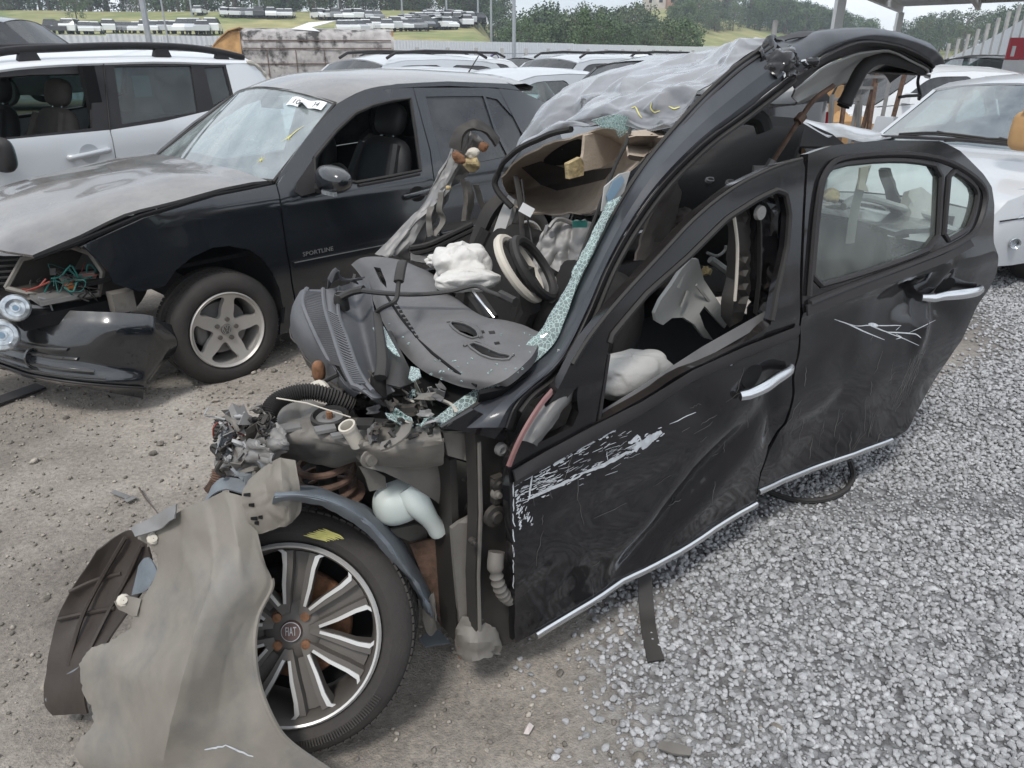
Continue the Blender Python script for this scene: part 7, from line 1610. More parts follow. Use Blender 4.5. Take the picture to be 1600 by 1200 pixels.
m = MB(); m.tube(spline(row((1105, 395, .35), (1120, 400, .35), (1132, 392, .35), (1134, 384, .35)), 8), .005, 6); m.tube(spline(row((1110, 405, .38), (1130, 420, .36), (1146, 432, .35)), 8), .014, 8); part(m, 'belt_reel', 'steel')

# ---- things seen through the rear door glass
m = MB(); m.tube(spline(row((1352, 262, .35), (1345, 290, .36), (1335, 330, .38), (1328, 380, .4)), 14), .02, 6, True, .15); part(m, 'seat_belt', 'greytrim')
panel('belt_guide', [(1345, 262), (1362, 258), (1352, 285), (1358, 300), (1342, 296)], lambda x, y: K.at(x, y, .34), mt['cream'], wr, (), 10, .008)
p = K.at(1300, 306, .4); m = blob_mb(p, (K.d * .05, K.n * .03, V((0, 0, .025))), (2, 2), 10, 12); m.v = [q + (q - p) * .6 * noise.noise(q * 30) for q in m.v]; part(m, 'torn_foam', 'foam')
panel('side_airbag_flap', [(1412, 300), (1440, 292), (1462, 310), (1460, 340), (1420, 345), (1404, 326)], lambda x, y: K.at(x, y, .5 + .03 * math.sin(x * .1)), mt['cloth'], wr, (), 10, .006)
m = MB(); m.grid(crumple(surf([row((1376, 262, .6), (1392, 262, .55)), row((1390, 320, .6), (1410, 318, .55)), row((1398, 370, .6), (1420, 365, .55))], 14, 4), .02, 8, 3)); m.shell(.02); part(m, 'rear_post_trim', 'inner')
m = MB(); m.tube(spline(row((1318, 322, .5), (1345, 308, .5), (1400, 322, .5), (1455, 338, .5)), 12), .016, 8); part(m, 'hanging_trim', 'greytrim')
panel('seat_side', [(1280, 330), (1320, 322), (1370, 330), (1380, 430), (1285, 445)], lambda x, y: K.at(x, y, .62), mt['brownseat'], wr, (), 14, .05)
# ---- far side windscreen post remains
rows = surf([row((586, 397, 1.62), (628, 350, 1.6), (664, 308, 1.58), (692, 264, 1.55), (708, 226, 1.55), (722, 198, 1.55)), row((612, 402, 1.55), (645, 356, 1.54), (678, 318, 1.52), (706, 276, 1.5), (726, 236, 1.5), (738, 206, 1.5)), row((644, 404, 1.62), (662, 366, 1.6), (690, 330, 1.58), (716, 292, 1.56), (742, 256, 1.55), (752, 222, 1.55))], 24, 90)
m = MB(); m.grid(fold(fold(rows, .035, 2, 9, 3), .014, 5, 22, 7)); m.shell(.005); fp = part(m, 'crushed_far_post', 'steel', None, 25)
m = MB(); m.grid(crumple(surf([row((706, 232, 1.5), (714, 204, 1.5), (735, 192, 1.48), (760, 200, 1.46), (778, 218, 1.44)), row((722, 236, 1.45), (728, 214, 1.45), (742, 206, 1.45), (758, 212, 1.43), (772, 230, 1.42))], 6, 24), .02, 9, 6)); m.shell(.012); part(m, 'bent_rail', 'inner', fp)
FB = bvh(fp)
for x, y, s_, mm in ((716, 248, .026, 'rust'), (738, 255, .036, 'foam'), (735, 240, .026, 'cream'), (757, 230, .022, 'rust'), (700, 293, .014, 'foam')):
    p = K.at(x, y, 1.44); m = blob_mb(p, (V((s_, 0, 0)), V((0, s_ * .8, 0)), V((0, 0, s_ * .8))), (2, 2), 10, 12); m.v = [q + (q - p).normalized() * s_ * .8 * noise.noise(q * 30) for q in m.v]; part(m, 'torn_filling', mm, fp, 20)
m = MB(); m.grid(crumple(surf([row((716, 282, 1.5), (722, 310, 1.5), (718, 345, 1.5)), row((728, 282, 1.46), (732, 310, 1.46), (730, 345, 1.46)), row((738, 284, 1.5), (742, 312, 1.5), (736, 345, 1.5))], 6, 14), .015, 9, 3)); m.shell(.006); part(m, 'hanging_strip', 'primer', fp)
for pts in (((688, 300), (684, 330), (690, 345), (676, 368)), ((672, 322), (668, 345), (672, 368)), ((742, 290), (752, 320), (768, 345))):
    m = MB(); m.grid(crumple(surf([row(*[(x - 4, y, 1.5) for x, y in pts]), row(*[(x + 5, y, 1.48) for x, y in pts])], 3, 14), .02, 12, 7)); m.shell(.005); part(m, 'torn_strip', 'primer', fp)
for d in (0, 9): m = MB(); m.tube(spline(row((640, 388 + d, 1.5), (670, 382 + d, 1.48), (705, 366 + d, 1.46), (738, 350 + d, 1.44)), 14), .012, 7); part(m, 'door_seal', 'rubber', fp)
m = MB(); m.grid(crumple(surf([row((640, 400, 1.5), (665, 398, 1.5), (690, 392, 1.5)), row((640, 412, 1.45), (662, 414, 1.45), (685, 410, 1.45))], 4, 10), .02, 9, 2)); m.shell(.006); part(m, 'post_base', 'steel', fp)
m = MB(); m.grid(surf([row((782, 298, 1.35), (756, 322, 1.38), (738, 362, 1.4), (728, 398, 1.4)), row((793, 308, 1.3), (770, 334, 1.32), (754, 370, 1.35), (745, 402, 1.36))], 4, 20)); m.shell(.03); part(m, 'far_door_frame', 'inner')
m = MB(); m.grid(surf([row((794, 304, 1.28), (780, 335, 1.3), (768, 370, 1.3), (762, 388, 1.3)), row((804, 312, 1.22), (796, 340, 1.22), (784, 374, 1.24), (778, 392, 1.25))], 4, 16)); m.shell(.02); part(m, 'far_post_trim', 'greytrim')

# ---- engine bay remains
TR = [[(432, 640, .80), (465, 630, .81), (512, 638, .81), (552, 650, .81), (605, 660, .82), (690, 668, .84)], [(415, 668, .82), (455, 660, .83), (506, 664, .82), (549, 676, .82), (604, 684, .83), (690, 684, .84)], [(400, 692, .80), (445, 690, .81), (495, 687, .81), (550, 697, .81), (606, 702, .82), (694, 692, .83)], [(402, 708, .72), (445, 716, .72), (497, 720, .72), (556, 723, .72), (615, 730, .73), (690, 720, .74)]]
rows = surf([[Tz(*p) for p in r] for r in TR], 44, 80)
m = MB(); m.grid(fold(fold(rows, .013, 4, 8, 4), .004, 10, 20, 2)); m.shell(.006); tw = part(m, 'strut_tower', 'primer', None, 30)
c = Tz(516, 655, .835); m = MB(); m.lathe(c, (0, -.1, 1), [(.048, -.01), (.046, .012), (.040, .016), (.036, .006), (.034, 0)], 28); part(m, 'strut_mount', 'rubber', tw); m = MB(); m.lathe(c, (0, -.1, 1), [(.034, .0), (.032, .008), (.018, .010), (.012, .004), (.001, .004)], 24); part(m, 'mount_plate', 'steel', tw); m = MB(); m.lathe(c, (0, -.1, 1), [(.008, 0), (.008, .022), (.001, .022)], 6); part(m, 'strut_nut', 'rust', tw)
c = Tz(552, 667, .86); m = MB(); m.lathe(c - V((0, 0, .03)), (-.3, -.3, 1), [(.018, -.02), (.018, .035), (.021, .036), (.021, .044), (.016, .044), (.015, 0)], 18); part(m, 'filler_neck', 'cream', tw)
MB().box(Tz(570, 662, .855), (.04, .04, .012)).obj('cap_block', mt['blackpl'], tw)
for x, y, s_ in ((508, 670, .03), (527, 680, .018), (450, 668, .035)): MB().box(Tz(x, y, .84), (s_ * 1.6, s_, .008), Matrix.Rotation(.4, 3, 'Z')).obj('bracket_tab', mt['steel'], tw)
m = MB(); m.tube(spline(zpts((637, 660, .88), (630, 678, .88), (612, 692, .87), (596, 698, .86)), 10), .014, 6, True, .4); part(m, 'curled_strip', 'primer', tw)
bo = [(557, 712), (566, 704), (600, 710), (660, 712), (705, 716), (732, 724), (745, 742), (744, 770), (738, 798), (726, 816), (710, 810), (682, 784), (640, 757), (600, 738), (570, 730)]
panel('wing_bracket', bo, lambda x, y: K.at(x, y, .24 - .035 * math.sin(max(0, min(1, (y - 700) / 110)) * math.pi) + .03 * ss(620, 560, x)), mt['primer'], wr, (), 10, .008)
for x, y, r_ in ((577, 716, .014), (732, 793, .010), (724, 750, .004)): p = K.at(x, y, .205); MB().lathe(p, -K.n, [(r_ * 1.7, 0), (r_ * 1.6, .004), (r_, .005), (r_, .016), (.001, .016)], 12).obj('bolt', mt['primer'], wr)
panel('wing_support', [(562, 730), (580, 732), (602, 745), (604, 762), (578, 768), (572, 748)], lambda x, y: K.at(x, y, .27), mt['primer'], wr, (), 10, .008)
panel('scuttle_end', [(605, 690), (640, 684), (680, 685), (684, 702), (672, 712), (630, 708), (604, 704)], lambda x, y: K.at(x, y, .26 + .012 * math.sin(x * .1)), mt['primer'], wr, (), 10, .01)
hp_ = panel('hinge_post', [(742, 678), (792, 668), (797, 730), (800, 860), (803, 1003), (770, 1015), (745, 1018), (742, 900), (746, 800), (745, 740)], lambda x, y: K.at(x, y, .075 + .02 * math.sin((x - 742) * .055)), mt['inner'], wr, (), 12, .03)
panel('post_flange', [(692, 676), (742, 678), (748, 740), (750, 800), (746, 900), (748, 1016), (722, 1006), (716, 950), (710, 880), (706, 826), (738, 800), (744, 745), (736, 722), (700, 712)], lambda x, y: K.at(x, y, .12 - .03 * ss(725, 748, x)), mt['primer'], wr, (), 12, .012)
m = MB(); m.tube(row((748, 690, .08), (751, 800, .08), (747, 900, .08), (750, 1005, .08)), .006, 6); part(m, 'flange_edge', 'primer')
for x, y, r_, mm in ((777, 755, .014, 'inner'), (776, 771, .012, 'primer'), (783, 702, .013, 'steel'), (773, 806, .024, 'inner'), (738, 846, .008, 'inner')):
    p = K.at(x, y, .06); MB().lathe(p, -K.n, [(r_ * 1.3, -.006), (r_ * 1.2, .006), (r_ * .7, .008), (r_ * .6, .002 if mm == 'steel' else .016), (.001, .002 if mm == 'steel' else .016)], 14).obj('hinge_bolt', mt[mm], hp_)
m = MB(); m.box(K.at(777, 764, .065), (.03, .02, .075), Matrix.Rotation(K.a, 3, 'Z')); part(m, 'hinge', 'inner', hp_)
pts = spline(row((776, 862, .06), (774, 885, .05), (778, 910, .045), (786, 928, .05), (796, 936, .06)), 30); m = MB(); m.tube(pts, [.022 if k < 9 else (.015 if k % 3 else .019) for k in range(31)], 12); part(m, 'wiring_boot', 'primer', hp_)
m = MB(); m.grid(crumple(surf([row((726, 955, .13), (742, 965, .11), (762, 985, .1)), row((720, 990, .13), (742, 1000, .08), (772, 1000, .09)), row((722, 1022, .12), (745, 1026, .07), (775, 1018, .09))], 12, 14), .03, 12, 3)); m.shell(.005); part(m, 'torn_sill_end', 'primer', None, 25)
for x, y, s_ in ((728, 1008, .024), (736, 1016, .018), (722, 1024, .012)): p = K.at(x, y, .11); m = blob_mb(p, (V((s_, 0, 0)), V((0, s_, 0)), V((0, 0, s_ * .8))), (2, 2), 8, 10); m.v = [q + (q - p) * .5 * noise.noise(q * 40) for q in m.v]; part(m, 'rust_lump', 'rust', None, 20)
# washer tank
c1 = K.at(624, 784, .27); m = blob_mb(c1, (K.d * .07, K.n * .05, V((0, 0, .055))), (2.6, 2.6)); tk = part(m, 'washer_tank', 'tank')
pts = spline([K.at(634, 762, .25), K.at(653, 788, .225), K.at(672, 812, .215), K.at(687, 832, .215)], 16); m = MB(); m.tube(pts, [.030 + .006 * math.sin(k * .4) for k in range(15)] + [.026, .015], 14); part(m, 'tank_neck', 'tank', tk)
# spring / belts
c = K.at(512, 752, .42); m = MB(); m.tube([c + V((.07 * math.cos(t), .07 * math.sin(t), -.05 + .0062 * t)) for t in np.linspace(0, 2 * math.pi * 3.2, 70)], .009, 7); part(m, 'coil_spring', 'rustdark')
m = MB(); m.lathe(c - V((0, 0, .05)), (0, 0, 1), [(.02, 0), (.09, 0), (.095, .012), (.07, .02)], 26); part(m, 'spring_seat', 'rustdark'); m = MB(); m.lathe(c + V((0, 0, -.2)), (0, 0, 1), [(.026, 0), (.026, .26)], 14); part(m, 'damper', 'rubber')
# inner arch
rows = [[K.P(s, n, z) for s, z in ((-.5, .62), (-.36, .60), (-.2, .48), (-.1, .3), (-.06, .12))] for n in (.46, .75)]
m = MB(); m.grid(surf(rows, 4, 24)); m.shell(.01, away=K.P(-.5, .4, .3)); part(m, 'inner_arch', 'interior'); m = MB(); m.grid([[K.P(s, .74, z) for s in (-.48, -.05)] for z in (.06, .64)]); m.shell(.01); part(m, 'chassis_wall', 'interior')
panel('arch_liner', [(640, 850), (700, 838), (712, 900), (716, 970), (690, 980), (672, 930)], lambda x, y: K.at(x, y, .24 + .05 * ss(700, 640, x)), mt['rustdark'], wr, (), 12, .008)
panel('arch_liner', [(600, 830), (650, 850), (672, 900), (690, 880), (705, 870), (700, 830), (650, 820)], lambda x, y: K.at(x, y, .30), mt['primer'], wr, (), 12, .008)
up_ = [(430, 766, .22), (475, 766, .19), (525, 778, .17), (570, 803, .16), (610, 843, .16), (640, 884, .16), (665, 925, .17), (681, 966, .19)]; lo = [(425, 792, .24), (470, 790, .22), (510, 797, .2), (550, 815, .19), (582, 846, .19), (612, 882, .19), (642, 920, .2), (664, 956, .22)]
md = [((a[0] + b[0]) / 2, (a[1] + b[1]) / 2, min(a[2], b[2]) - .03) for a, b in zip(up_, lo)]; bk_ = [(p[0] + 14, p[1] - 6, p[2] + .16) for p in up_]
m = MB(); m.grid(crumple(surf([row(*lo), row(*md), row(*up_), row(*bk_)], 14, 50), .010, 9, 3)); m.shell(.005); part(m, 'torn_wheel_arch', 'blueliner', None, 35)
m = MB(); m.grid(crumple(surf([row((662, 950, .2), (678, 925, .17), (684, 965, .18)), row((664, 985, .2), (672, 990, .2), (680, 980, .2))], 5, 8), .015, 14, 2)); m.shell(.004); part(m, 'arch_tail', 'primer')
# crumpled front structure and wires
def fr(*pp): return [T(*p) for p in pp]
rows = surf([fr((345, 700, 1.80), (372, 690, 1.76), (400, 690, 1.72), (425, 700, 1.70)), fr((338, 725, 1.82), (370, 715, 1.76), (398, 718, 1.72), (430, 722, 1.69)), fr((352, 750, 1.84), (372, 742, 1.78), (400, 745, 1.74), (428, 742, 1.71))], 40, 44)
m = MB(); m.grid(fold(fold(rows, .022, 3, 4, 3), .006, 8, 9, 6)); m.shell(.005); part(m, 'crushed_front_rail', 'steel', None, 22)
rows = surf([fr((395, 668, 1.76), (418, 655, 1.74), (440, 668, 1.72)), fr((385, 695, 1.76), (415, 690, 1.71), (450, 690, 1.70)), fr((395, 715, 1.76), (420, 712, 1.72), (445, 706, 1.71))], 36, 36)
m = MB(); m.grid(fold(fold(rows, .022, 3, 3, 8), .006, 8, 8, 4)); m.shell(.005); part(m, 'crushed_rail_end', 'steel', None, 22)
for k, (pts, mm) in enumerate((((345, 665), (352, 690), (345, 730)), ) and ((((348, 655), (346, 685), (352, 705)), 'rubber'), (((345, 735), (340, 755), (330, 770)), 'rustdark'), (((358, 720), (368, 732), (362, 748)), 'rustdark'))):
    m = MB(); m.tube(spline(fr(*[(x, y, 1.83) for x, y in pts]), 24), [.022 if (q % 2) else .018 for q in range(25)], 9); part(m, 'corrugated_conduit', mm)
for k in range(30):
    col = rnd.choice(('wire_red', 'wire_grey', 'wire_grey', 'wire_blue', 'wire_red', 'cream')); x, y = rnd.uniform(350, 378), rnd.uniform(650, 676)
    pts = [(x, y)]; 
    for q in range(4): pts.append((pts[-1][0] + rnd.uniform(-10, 13), pts[-1][1] + rnd.uniform(-6, 16)))
    m = MB(); m.tube(spline(fr(*[(a, b, 1.78 + rnd.uniform(-.03, .03)) for a, b in pts]), 12), .0022, 5); part(m, 'wire', col)
panel('bent_tab', [(345, 641), (366, 639), (368, 648), (360, 655)], lambda x, y: T(x, y, 1.80), mt['inner'], wr, (), 8, .004)
pts = spline(fr((418, 668, 1.75), (420, 645, 1.76), (432, 627, 1.78), (455, 616, 1.80), (485, 612, 1.82), (520, 620, 1.84), (552, 634, 1.86)), 90)
m = MB(); m.tube(pts, [.021 if k % 3 else .0165 for k in range(91)] if False else [(.022 if k % 2 else .0175) for k in range(91)], 12); part(m, 'corrugated_hose', 'rubber')
m = MB(); m.tube(spline(fr((488, 605, 1.86), (500, 600, 1.87), (510, 610, 1.86), (515, 625, 1.85)), 10), .012, 7); part(m, 'cream_pipe', 'cream')
m = MB(); m.tube(fr((432, 622, 1.74), (480, 630, 1.74), (548, 652, 1.75)), .0018, 5); part(m, 'cable', 'cream')
m = blob_mb(T(498, 580, 2.0), (V((.018, 0, 0)), V((0, .018, 0)), V((0, 0, .03))), (2.5, 2.5)); part(m, 'orange_cover', 'rust')
for k in range(14):
    x, y = rnd.uniform(515, 570), rnd.uniform(592, 632); m = MB(); m.tube(spline(fr(*[(x + rnd.uniform(-25, 25), y + rnd.uniform(-14, 14), 1.92 + rnd.uniform(-.05, .08)) for q in range(4)]), 10), rnd.choice((.004, .006, .010)), 6); part(m, 'engine_bay_hose', rnd.choice(('rubber', 'inner', 'inner')))
for k in range(52):                                                   # torn loom, brackets and splinters in the stump of the engine bay
    x, y = rnd.uniform(345, 425), rnd.uniform(640, 745); t = lerp(1.78, 1.72, (x - 345) / 125) - .02
    if k % 3 == 0:
        F_ = Facets(2, 3, 100 + k); a = T(x, y, t); s_ = rnd.uniform(.014, .04); u = V((rnd.gauss(0, 1), rnd.gauss(0, 1), rnd.gauss(0, 1))).normalized(); v = u.orthogonal().normalized(); rows = [[a + u * s_ * p * (1 + .3 * math.sin(q * 3 + k)) + v * s_ * .6 * q + u.cross(v) * F_.at(.5 + p / 2.1, .5 + q / 2.1) * s_ * .5 for p in (-1, -.5, 0, .5, 1)] for q in (-1, -.4, .3, 1)]
        m = MB().grid(rows); m.shell(.0025); part(m, 'metal_splinter', rnd.choice(('steel', 'primer', 'inner', 'blueliner')), None, 15)
    else:
        pts = [(x, y)]
        for q in range(4): pts.append((pts[-1][0] + rnd.uniform(-16, 18), pts[-1][1] + rnd.uniform(-12, 16)))
        m = MB(); m.tube(spline(fr(*[(a, b, t + rnd.uniform(-.03, .02)) for a, b in pts]), 14), rnd.choice((.002, .0025, .004, .006)), 5); part(m, 'wire', rnd.choice(('rubber', 'rubber', 'wire_grey', 'inner', 'wire_grey', 'inner', 'primer')))
for k in range(26):
    x, y = rnd.uniform(575, 700), rnd.uniform(600, 680); z = .84 + rnd.uniform(0, .03) + .05 * ss(690, 600, y)
    a = Tz(x, y, z); s_ = rnd.uniform(.010, .032); u = V((rnd.gauss(0, 1), rnd.gauss(0, 1), rnd.gauss(0, .4))).normalized(); v = u.orthogonal().normalized(); F_ = Facets(2, 3, 200 + k)
    rows = [[a + u * s_ * p * (1 + .3 * math.sin(q * 3 + k)) + v * s_ * .5 * q + u.cross(v) * F_.at(.5 + p / 2.1, .5 + q / 2.1) * s_ * .6 for p in (-1, -.5, 0, .5, 1)] for q in (-1, -.4, .3, 1)]
    m = MB().grid(rows); m.shell(.002); part(m, 'torn_plastic', rnd.choice(('blackpl', 'inner', 'greypl', 'primer', 'steel', 'cracked')), None, 15)
for k in range(14):
    pts = [(rnd.uniform(600, 690), rnd.uniform(600, 680))]
    for q in range(4): pts.append((pts[-1][0] + rnd.uniform(-18, 22), pts[-1][1] + rnd.uniform(-12, 12)))
    m = MB(); m.tube(spline([Tz(a, b, .87 + rnd.uniform(-.02, .03)) for a, b in pts], 14), rnd.choice((.002, .003, .005)), 5); part(m, 'wire', rnd.choice(('rubber', 'inner', 'cream', 'wire_grey')))
for k in range(60):                                                   # crumbs of safety glass on the dash and cowl
    x, y = rnd.choice(((rnd.uniform(760, 850), rnd.uniform(520, 590)), (rnd.uniform(640, 740), rnd.uniform(560, 610)), (rnd.uniform(590, 660), rnd.uniform(500, 600)))); p = cast(DB, x, y, .002)
    if p: s_ = rnd.uniform(.0025, .005); m = MB().box(p, (s_ * 1.3, s_, s_), Matrix.Rotation(rnd.uniform(0, 3), 3, 'Z')); o_ = part(m, 'glass_crumb', 'cracked', dash)
# ---- torn front wing
rw_ = None
WG = [[(222, 838, 1.84), (268, 806, 1.78), (314, 783, 1.73), (350, 767, 1.71), (388, 778, 1.71)], [(240, 852, 1.82), (285, 836, 1.76), (325, 824, 1.70), (365, 820, 1.69), (404, 838, 1.70)], [(248, 885, 1.80), (290, 880, 1.72), (330, 870, 1.67), (375, 868, 1.67), (414, 882, 1.70)], [(224, 935, 1.79), (280, 935, 1.70), (322, 930, 1.62), (375, 920, 1.66), (426, 914, 1.70)],
      [(198, 985, 1.80), (258, 990, 1.70), (308, 985, 1.59), (360, 975, 1.65), (405, 962, 1.69)], [(132, 1020, 1.84), (222, 1042, 1.70), (294, 1040, 1.57), (350, 1030, 1.64), (398, 1008, 1.68)], [(126, 1072, 1.84), (214, 1086, 1.70), (280, 1090, 1.57), (345, 1085, 1.64), (405, 1070, 1.68)], [(150, 1126, 1.82), (204, 1140, 1.71), (264, 1145, 1.585), (340, 1140, 1.64), (426, 1122, 1.68)],
      [(122, 1180, 1.83), (190, 1195, 1.72), (255, 1200, 1.64), (340, 1190, 1.65), (456, 1160, 1.70)], [(185, 1232, 1.78), (215, 1240, 1.72), (270, 1245, 1.66), (355, 1250, 1.67), (525, 1208, 1.74)]]
rows = surf_lin([fr(*r) for r in WG], 90, 60); rows = fold(rows, .012, 5, 3, 25, .02); rows = fold(rows, .004, 10, 7, 6, .008)
rows = [[p + V((rnd.uniform(-.006, .006), 0, rnd.uniform(-.008, .008))) if (j == 0 and i % 3 == 0) else p for j, p in enumerate(r)] for i, r in enumerate(rows)]
m = MB(); m.grid(rows); m.shell(.0025); wing = part(m, 'torn_front_wing', 'fender', None, 40)
m = MB(); m.tube([rows[i][60] - V((0, 0, .002)) for i in range(27, 91)], .006, 6); part(m, 'arch_lip', 'fender', wing)
WB = bvh(wing)
strokes(WB, [(jit((320, 1172), (352, 1164), 6, .6), 3), (jit((352, 1164), (395, 1182), 6, .6), 3)], 'scrape', 'white_scrape', wing)
rows = surf_lin([fr((388, 752, 1.70), (412, 728, 1.69), (438, 715, 1.68), (462, 720, 1.68)), fr((382, 774, 1.70), (412, 762, 1.66), (440, 752, 1.65), (467, 757, 1.67)), fr((386, 800, 1.70), (415, 795, 1.66), (444, 786, 1.65), (471, 794, 1.67)), fr((404, 834, 1.71), (424, 828, 1.68), (446, 822, 1.67), (462, 812, 1.68))], 40, 40)
m = MB(); m.grid(fold(fold(rows, .010, 3, 4, 9), .003, 8, 8, 3)); m.shell(.003); wp = part(m, 'wing_top_plate', 'fender', None, 25); PB = bvh(wp)
for x, y, s_ in ((386, 773, 5), (393, 789, 4), (397, 810, 5), (401, 817, 3), (407, 808, 3)): patch(PB, [(x - s_, y - 2), (x + s_, y - 3), (x + s_, y + 3), (x - s_, y + 2)], 'slot', 'interior', wp, 20, .003, .001) if cast(PB, x, y) else None
rows = surf([fr((330, 778, 1.80), (348, 752, 1.80), (385, 752, 1.76)), fr((318, 790, 1.79), (345, 772, 1.75), (390, 775, 1.72))], 8, 14)
m = MB(); m.grid(crumple(rows, .015, 8, 6)); m.shell(.004); part(m, 'wing_edge_fold', 'blueliner', wing)
rows = surf([fr((212, 826, 1.82), (245, 806, 1.79), (285, 792, 1.76)), fr((220, 840, 1.80), (250, 828, 1.77), (280, 812, 1.74))], 6, 12)
m = MB(); m.grid(crumple(rows, .02, 10, 6)); m.shell(.004); part(m, 'torn_edge', 'steel', wing)
for x, y in ((240, 841), (193, 938)): p = cast(WB, x, y, .0) or T(x, y, 1.79); MB().lathe(p, (CAM - p), [(.016, 0), (.014, .006), (.009, .008), (.009, .016), (.001, .016)], 10).obj('wing_bolt', mt['cream'], wing)
m = MB(); m.grid(crumple(surf([fr((182, 938, 1.80), (200, 930, 1.79), (222, 936, 1.79)), fr((190, 950, 1.80), (205, 958, 1.79), (218, 962, 1.78))], 5, 8), .008, 12, 2)); m.shell(.004); part(m, 'wing_tab', 'fender', wing)
IL = [[(152, 856, 1.95), (180, 838, 1.95), (208, 828, 1.94), (236, 848, 1.90)], [(108, 925, 1.98), (150, 905, 2.0), (190, 895, 1.98), (240, 890, 1.90)], [(90, 968, 1.98), (135, 958, 2.0), (180, 950, 1.96), (216, 940, 1.88)], [(77, 1038, 1.96), (110, 1035, 1.95), (140, 1022, 1.92), (168, 1010, 1.86)], [(72, 1094, 1.95), (95, 1082, 1.93), (118, 1075, 1.90), (140, 1066, 1.87)], [(88, 1113, 1.95), (105, 1114, 1.93), (125, 1113, 1.90), (142, 1112, 1.88)]]
m = MB(); m.grid(crumple(surf([fr(*r) for r in IL], 30, 22), .012, 6, 5)); m.shell(.005); part(m, 'wing_inner_liner', 'liner', wing)
for rib in ([(196, 840, 1.93), (158, 905, 1.97), (128, 965, 1.965), (106, 1040, 1.935)], [(222, 852, 1.90), (200, 900, 1.945), (170, 955, 1.945), (140, 1015, 1.905)], [(108, 925, 1.965), (150, 906, 1.985), (190, 896, 1.965)], [(90, 968, 1.965), (135, 958, 1.985), (180, 950, 1.945)]):
    m = MB(); m.tube(spline(fr(*rib), 14), .006, 6); part(m, 'liner_rib', 'liner', wing)
m = MB(); m.grid(crumple(surf([fr((72, 1092, 1.945), (96, 1060, 1.945), (128, 1040, 1.91)), fr((88, 1114, 1.945), (108, 1112, 1.925), (130, 1112, 1.895))], 8, 10), .008, 6, 5)); m.shell(.004); part(m, 'liner_foot', 'blueliner', wing)
m = MB(); m.grid(crumple(surf([fr((222, 885, 1.88), (238, 870, 1.84), (250, 895, 1.82)), fr((212, 930, 1.88), (228, 925, 1.84), (240, 918, 1.82))], 8, 8), .012, 8, 5)); m.shell(.004); part(m, 'liner_tongue', 'blueliner', wing)

# ---- front wheel
wax = V((.05, -.90, .42)).normalized(); wc_ = T(450, 993, 1.80) ; wu = (V((0, 0, 1)) - wax * wax.z).normalized(); wv = wax.cross(wu)
wv = -wv if wv.x < 0 else wv
RW = .305
tyf = wheel(wr, wc_, wax, RW, .20, rr=.224, seg=96); tyf.name = 'front_wheel'
def WF(x, y, d=0.0): return wc_ + wv * x + wu * y - wax * d
MB().lathe(wc_, wax, [(.226, .004), (.220, .010), (.214, .006), (.205, -.02), (.198, -.06), (.196, -.18)], 72).obj('rim', mt['darkalloy'], tyf)
MB().lathe(wc_, wax, [(.2275, .004), (.2215, .0115), (.2165, .009)], 72).obj('rim_edge', mt['polished'], tyf)
ang0 = 90
def dish(r): return .012 + .030 * (1 - min(1, r / .2)) ** 1.5
for g in range(7):
    for k, da in enumerate((-9.5, 9.5)):
        a = R(ang0 - 9.5 - 51.43 * g + da); dx, dy = math.cos(a), math.sin(a); tx, ty_ = -dy, dx
        sgn = 1 if k else -1
        inn = sgn * .012
        m = MB(); sec = []
        for r_, w2, dep, off in ((.045, .011, .020, inn), (.10, .012, .024, inn * .6), (.16, .0135, .030, 0), (.205, .017, .036, 0)):
            d0 = dish(r_); px_, py_ = dx * r_ + tx * off, dy * r_ + ty_ * off
            sec.append([WF(px_ - tx * w2, py_ - ty_ * w2, d0 + dep), WF(px_ - tx * w2 * .8, py_ - ty_ * w2 * .8, d0), WF(px_ + tx * w2 * .8, py_ + ty_ * w2 * .8, d0), WF(px_ + tx * w2, py_ + ty_ * w2, d0 + dep)])
        m.grid(sec); m.obj('spoke', mt['darkalloy'], tyf, 30)
        m = MB(); q = []
        for r_, w2, off in ((.07, .0035, inn * .75 + sgn * .004), (.12, .0045, inn * .5 + sgn * .006), (.17, .005, sgn * .007), (.200, .006, sgn * .008), (.214, .0065, sgn * .026)):
            d0 = dish(r_) - .003; px_, py_ = dx * r_ + tx * off, dy * r_ + ty_ * off
            q.append([WF(px_ - tx * w2, py_ - ty_ * w2, d0), WF(px_ + tx * w2, py_ + ty_ * w2, d0)])
        m.grid(q); m.shell(.006, away=CAM); m.obj('polished_face', mt['polished'], tyf, 30)
    a = R(ang0 - 9.5 - 51.43 * g); m = MB(); m.grid([[WF(math.cos(a + b) * r_, math.sin(a + b) * r_, dish(r_) + .022) for b in (-.14, 0, .14)] for r_ in (.05, .13, .2)]); m.shell(.008, away=CAM); m.obj('spoke_web', mt['darkalloy'], tyf, 30)
MB().lathe(wc_ - wax * .05, wax, [(.075, -.02), (.074, .0), (.062, .010), (.030, .014), (.001, .014)], 36).obj('hub', mt['darkalloy'], tyf)
MB().disc(wc_ - wax * .037, wax, .0275, .010, 28, .0255).obj('hub_cap', mt['badge_red'], tyf)
fm = lambda x, y: WF(x, y, .0262)
m = MB(); rg = [(math.cos(t) * .0235, math.sin(t) * .0235) for t in np.linspace(0, 6.2832, 30)]; ribbon_mb(rg, .0018, fm, m, .0008, False)
text_mb('FIAT', .0165, lambda u, v: fm(u * .85, v * 1.9), .0008, 'CENTER', m); m.obj('hub_emblem', mt['silverbadge'], tyf)
for k in range(4):
    a = R(45 + 90 * k); c = WF(.049 * math.cos(a), .049 * math.sin(a), .042); MB().lathe(c, wax, [(.0165, -.004), (.0155, .003), (.012, .001), (.0115, .012), (.006, .015), (.001, .015)], 12).obj('wheel_nut', mt['rust'], tyf)
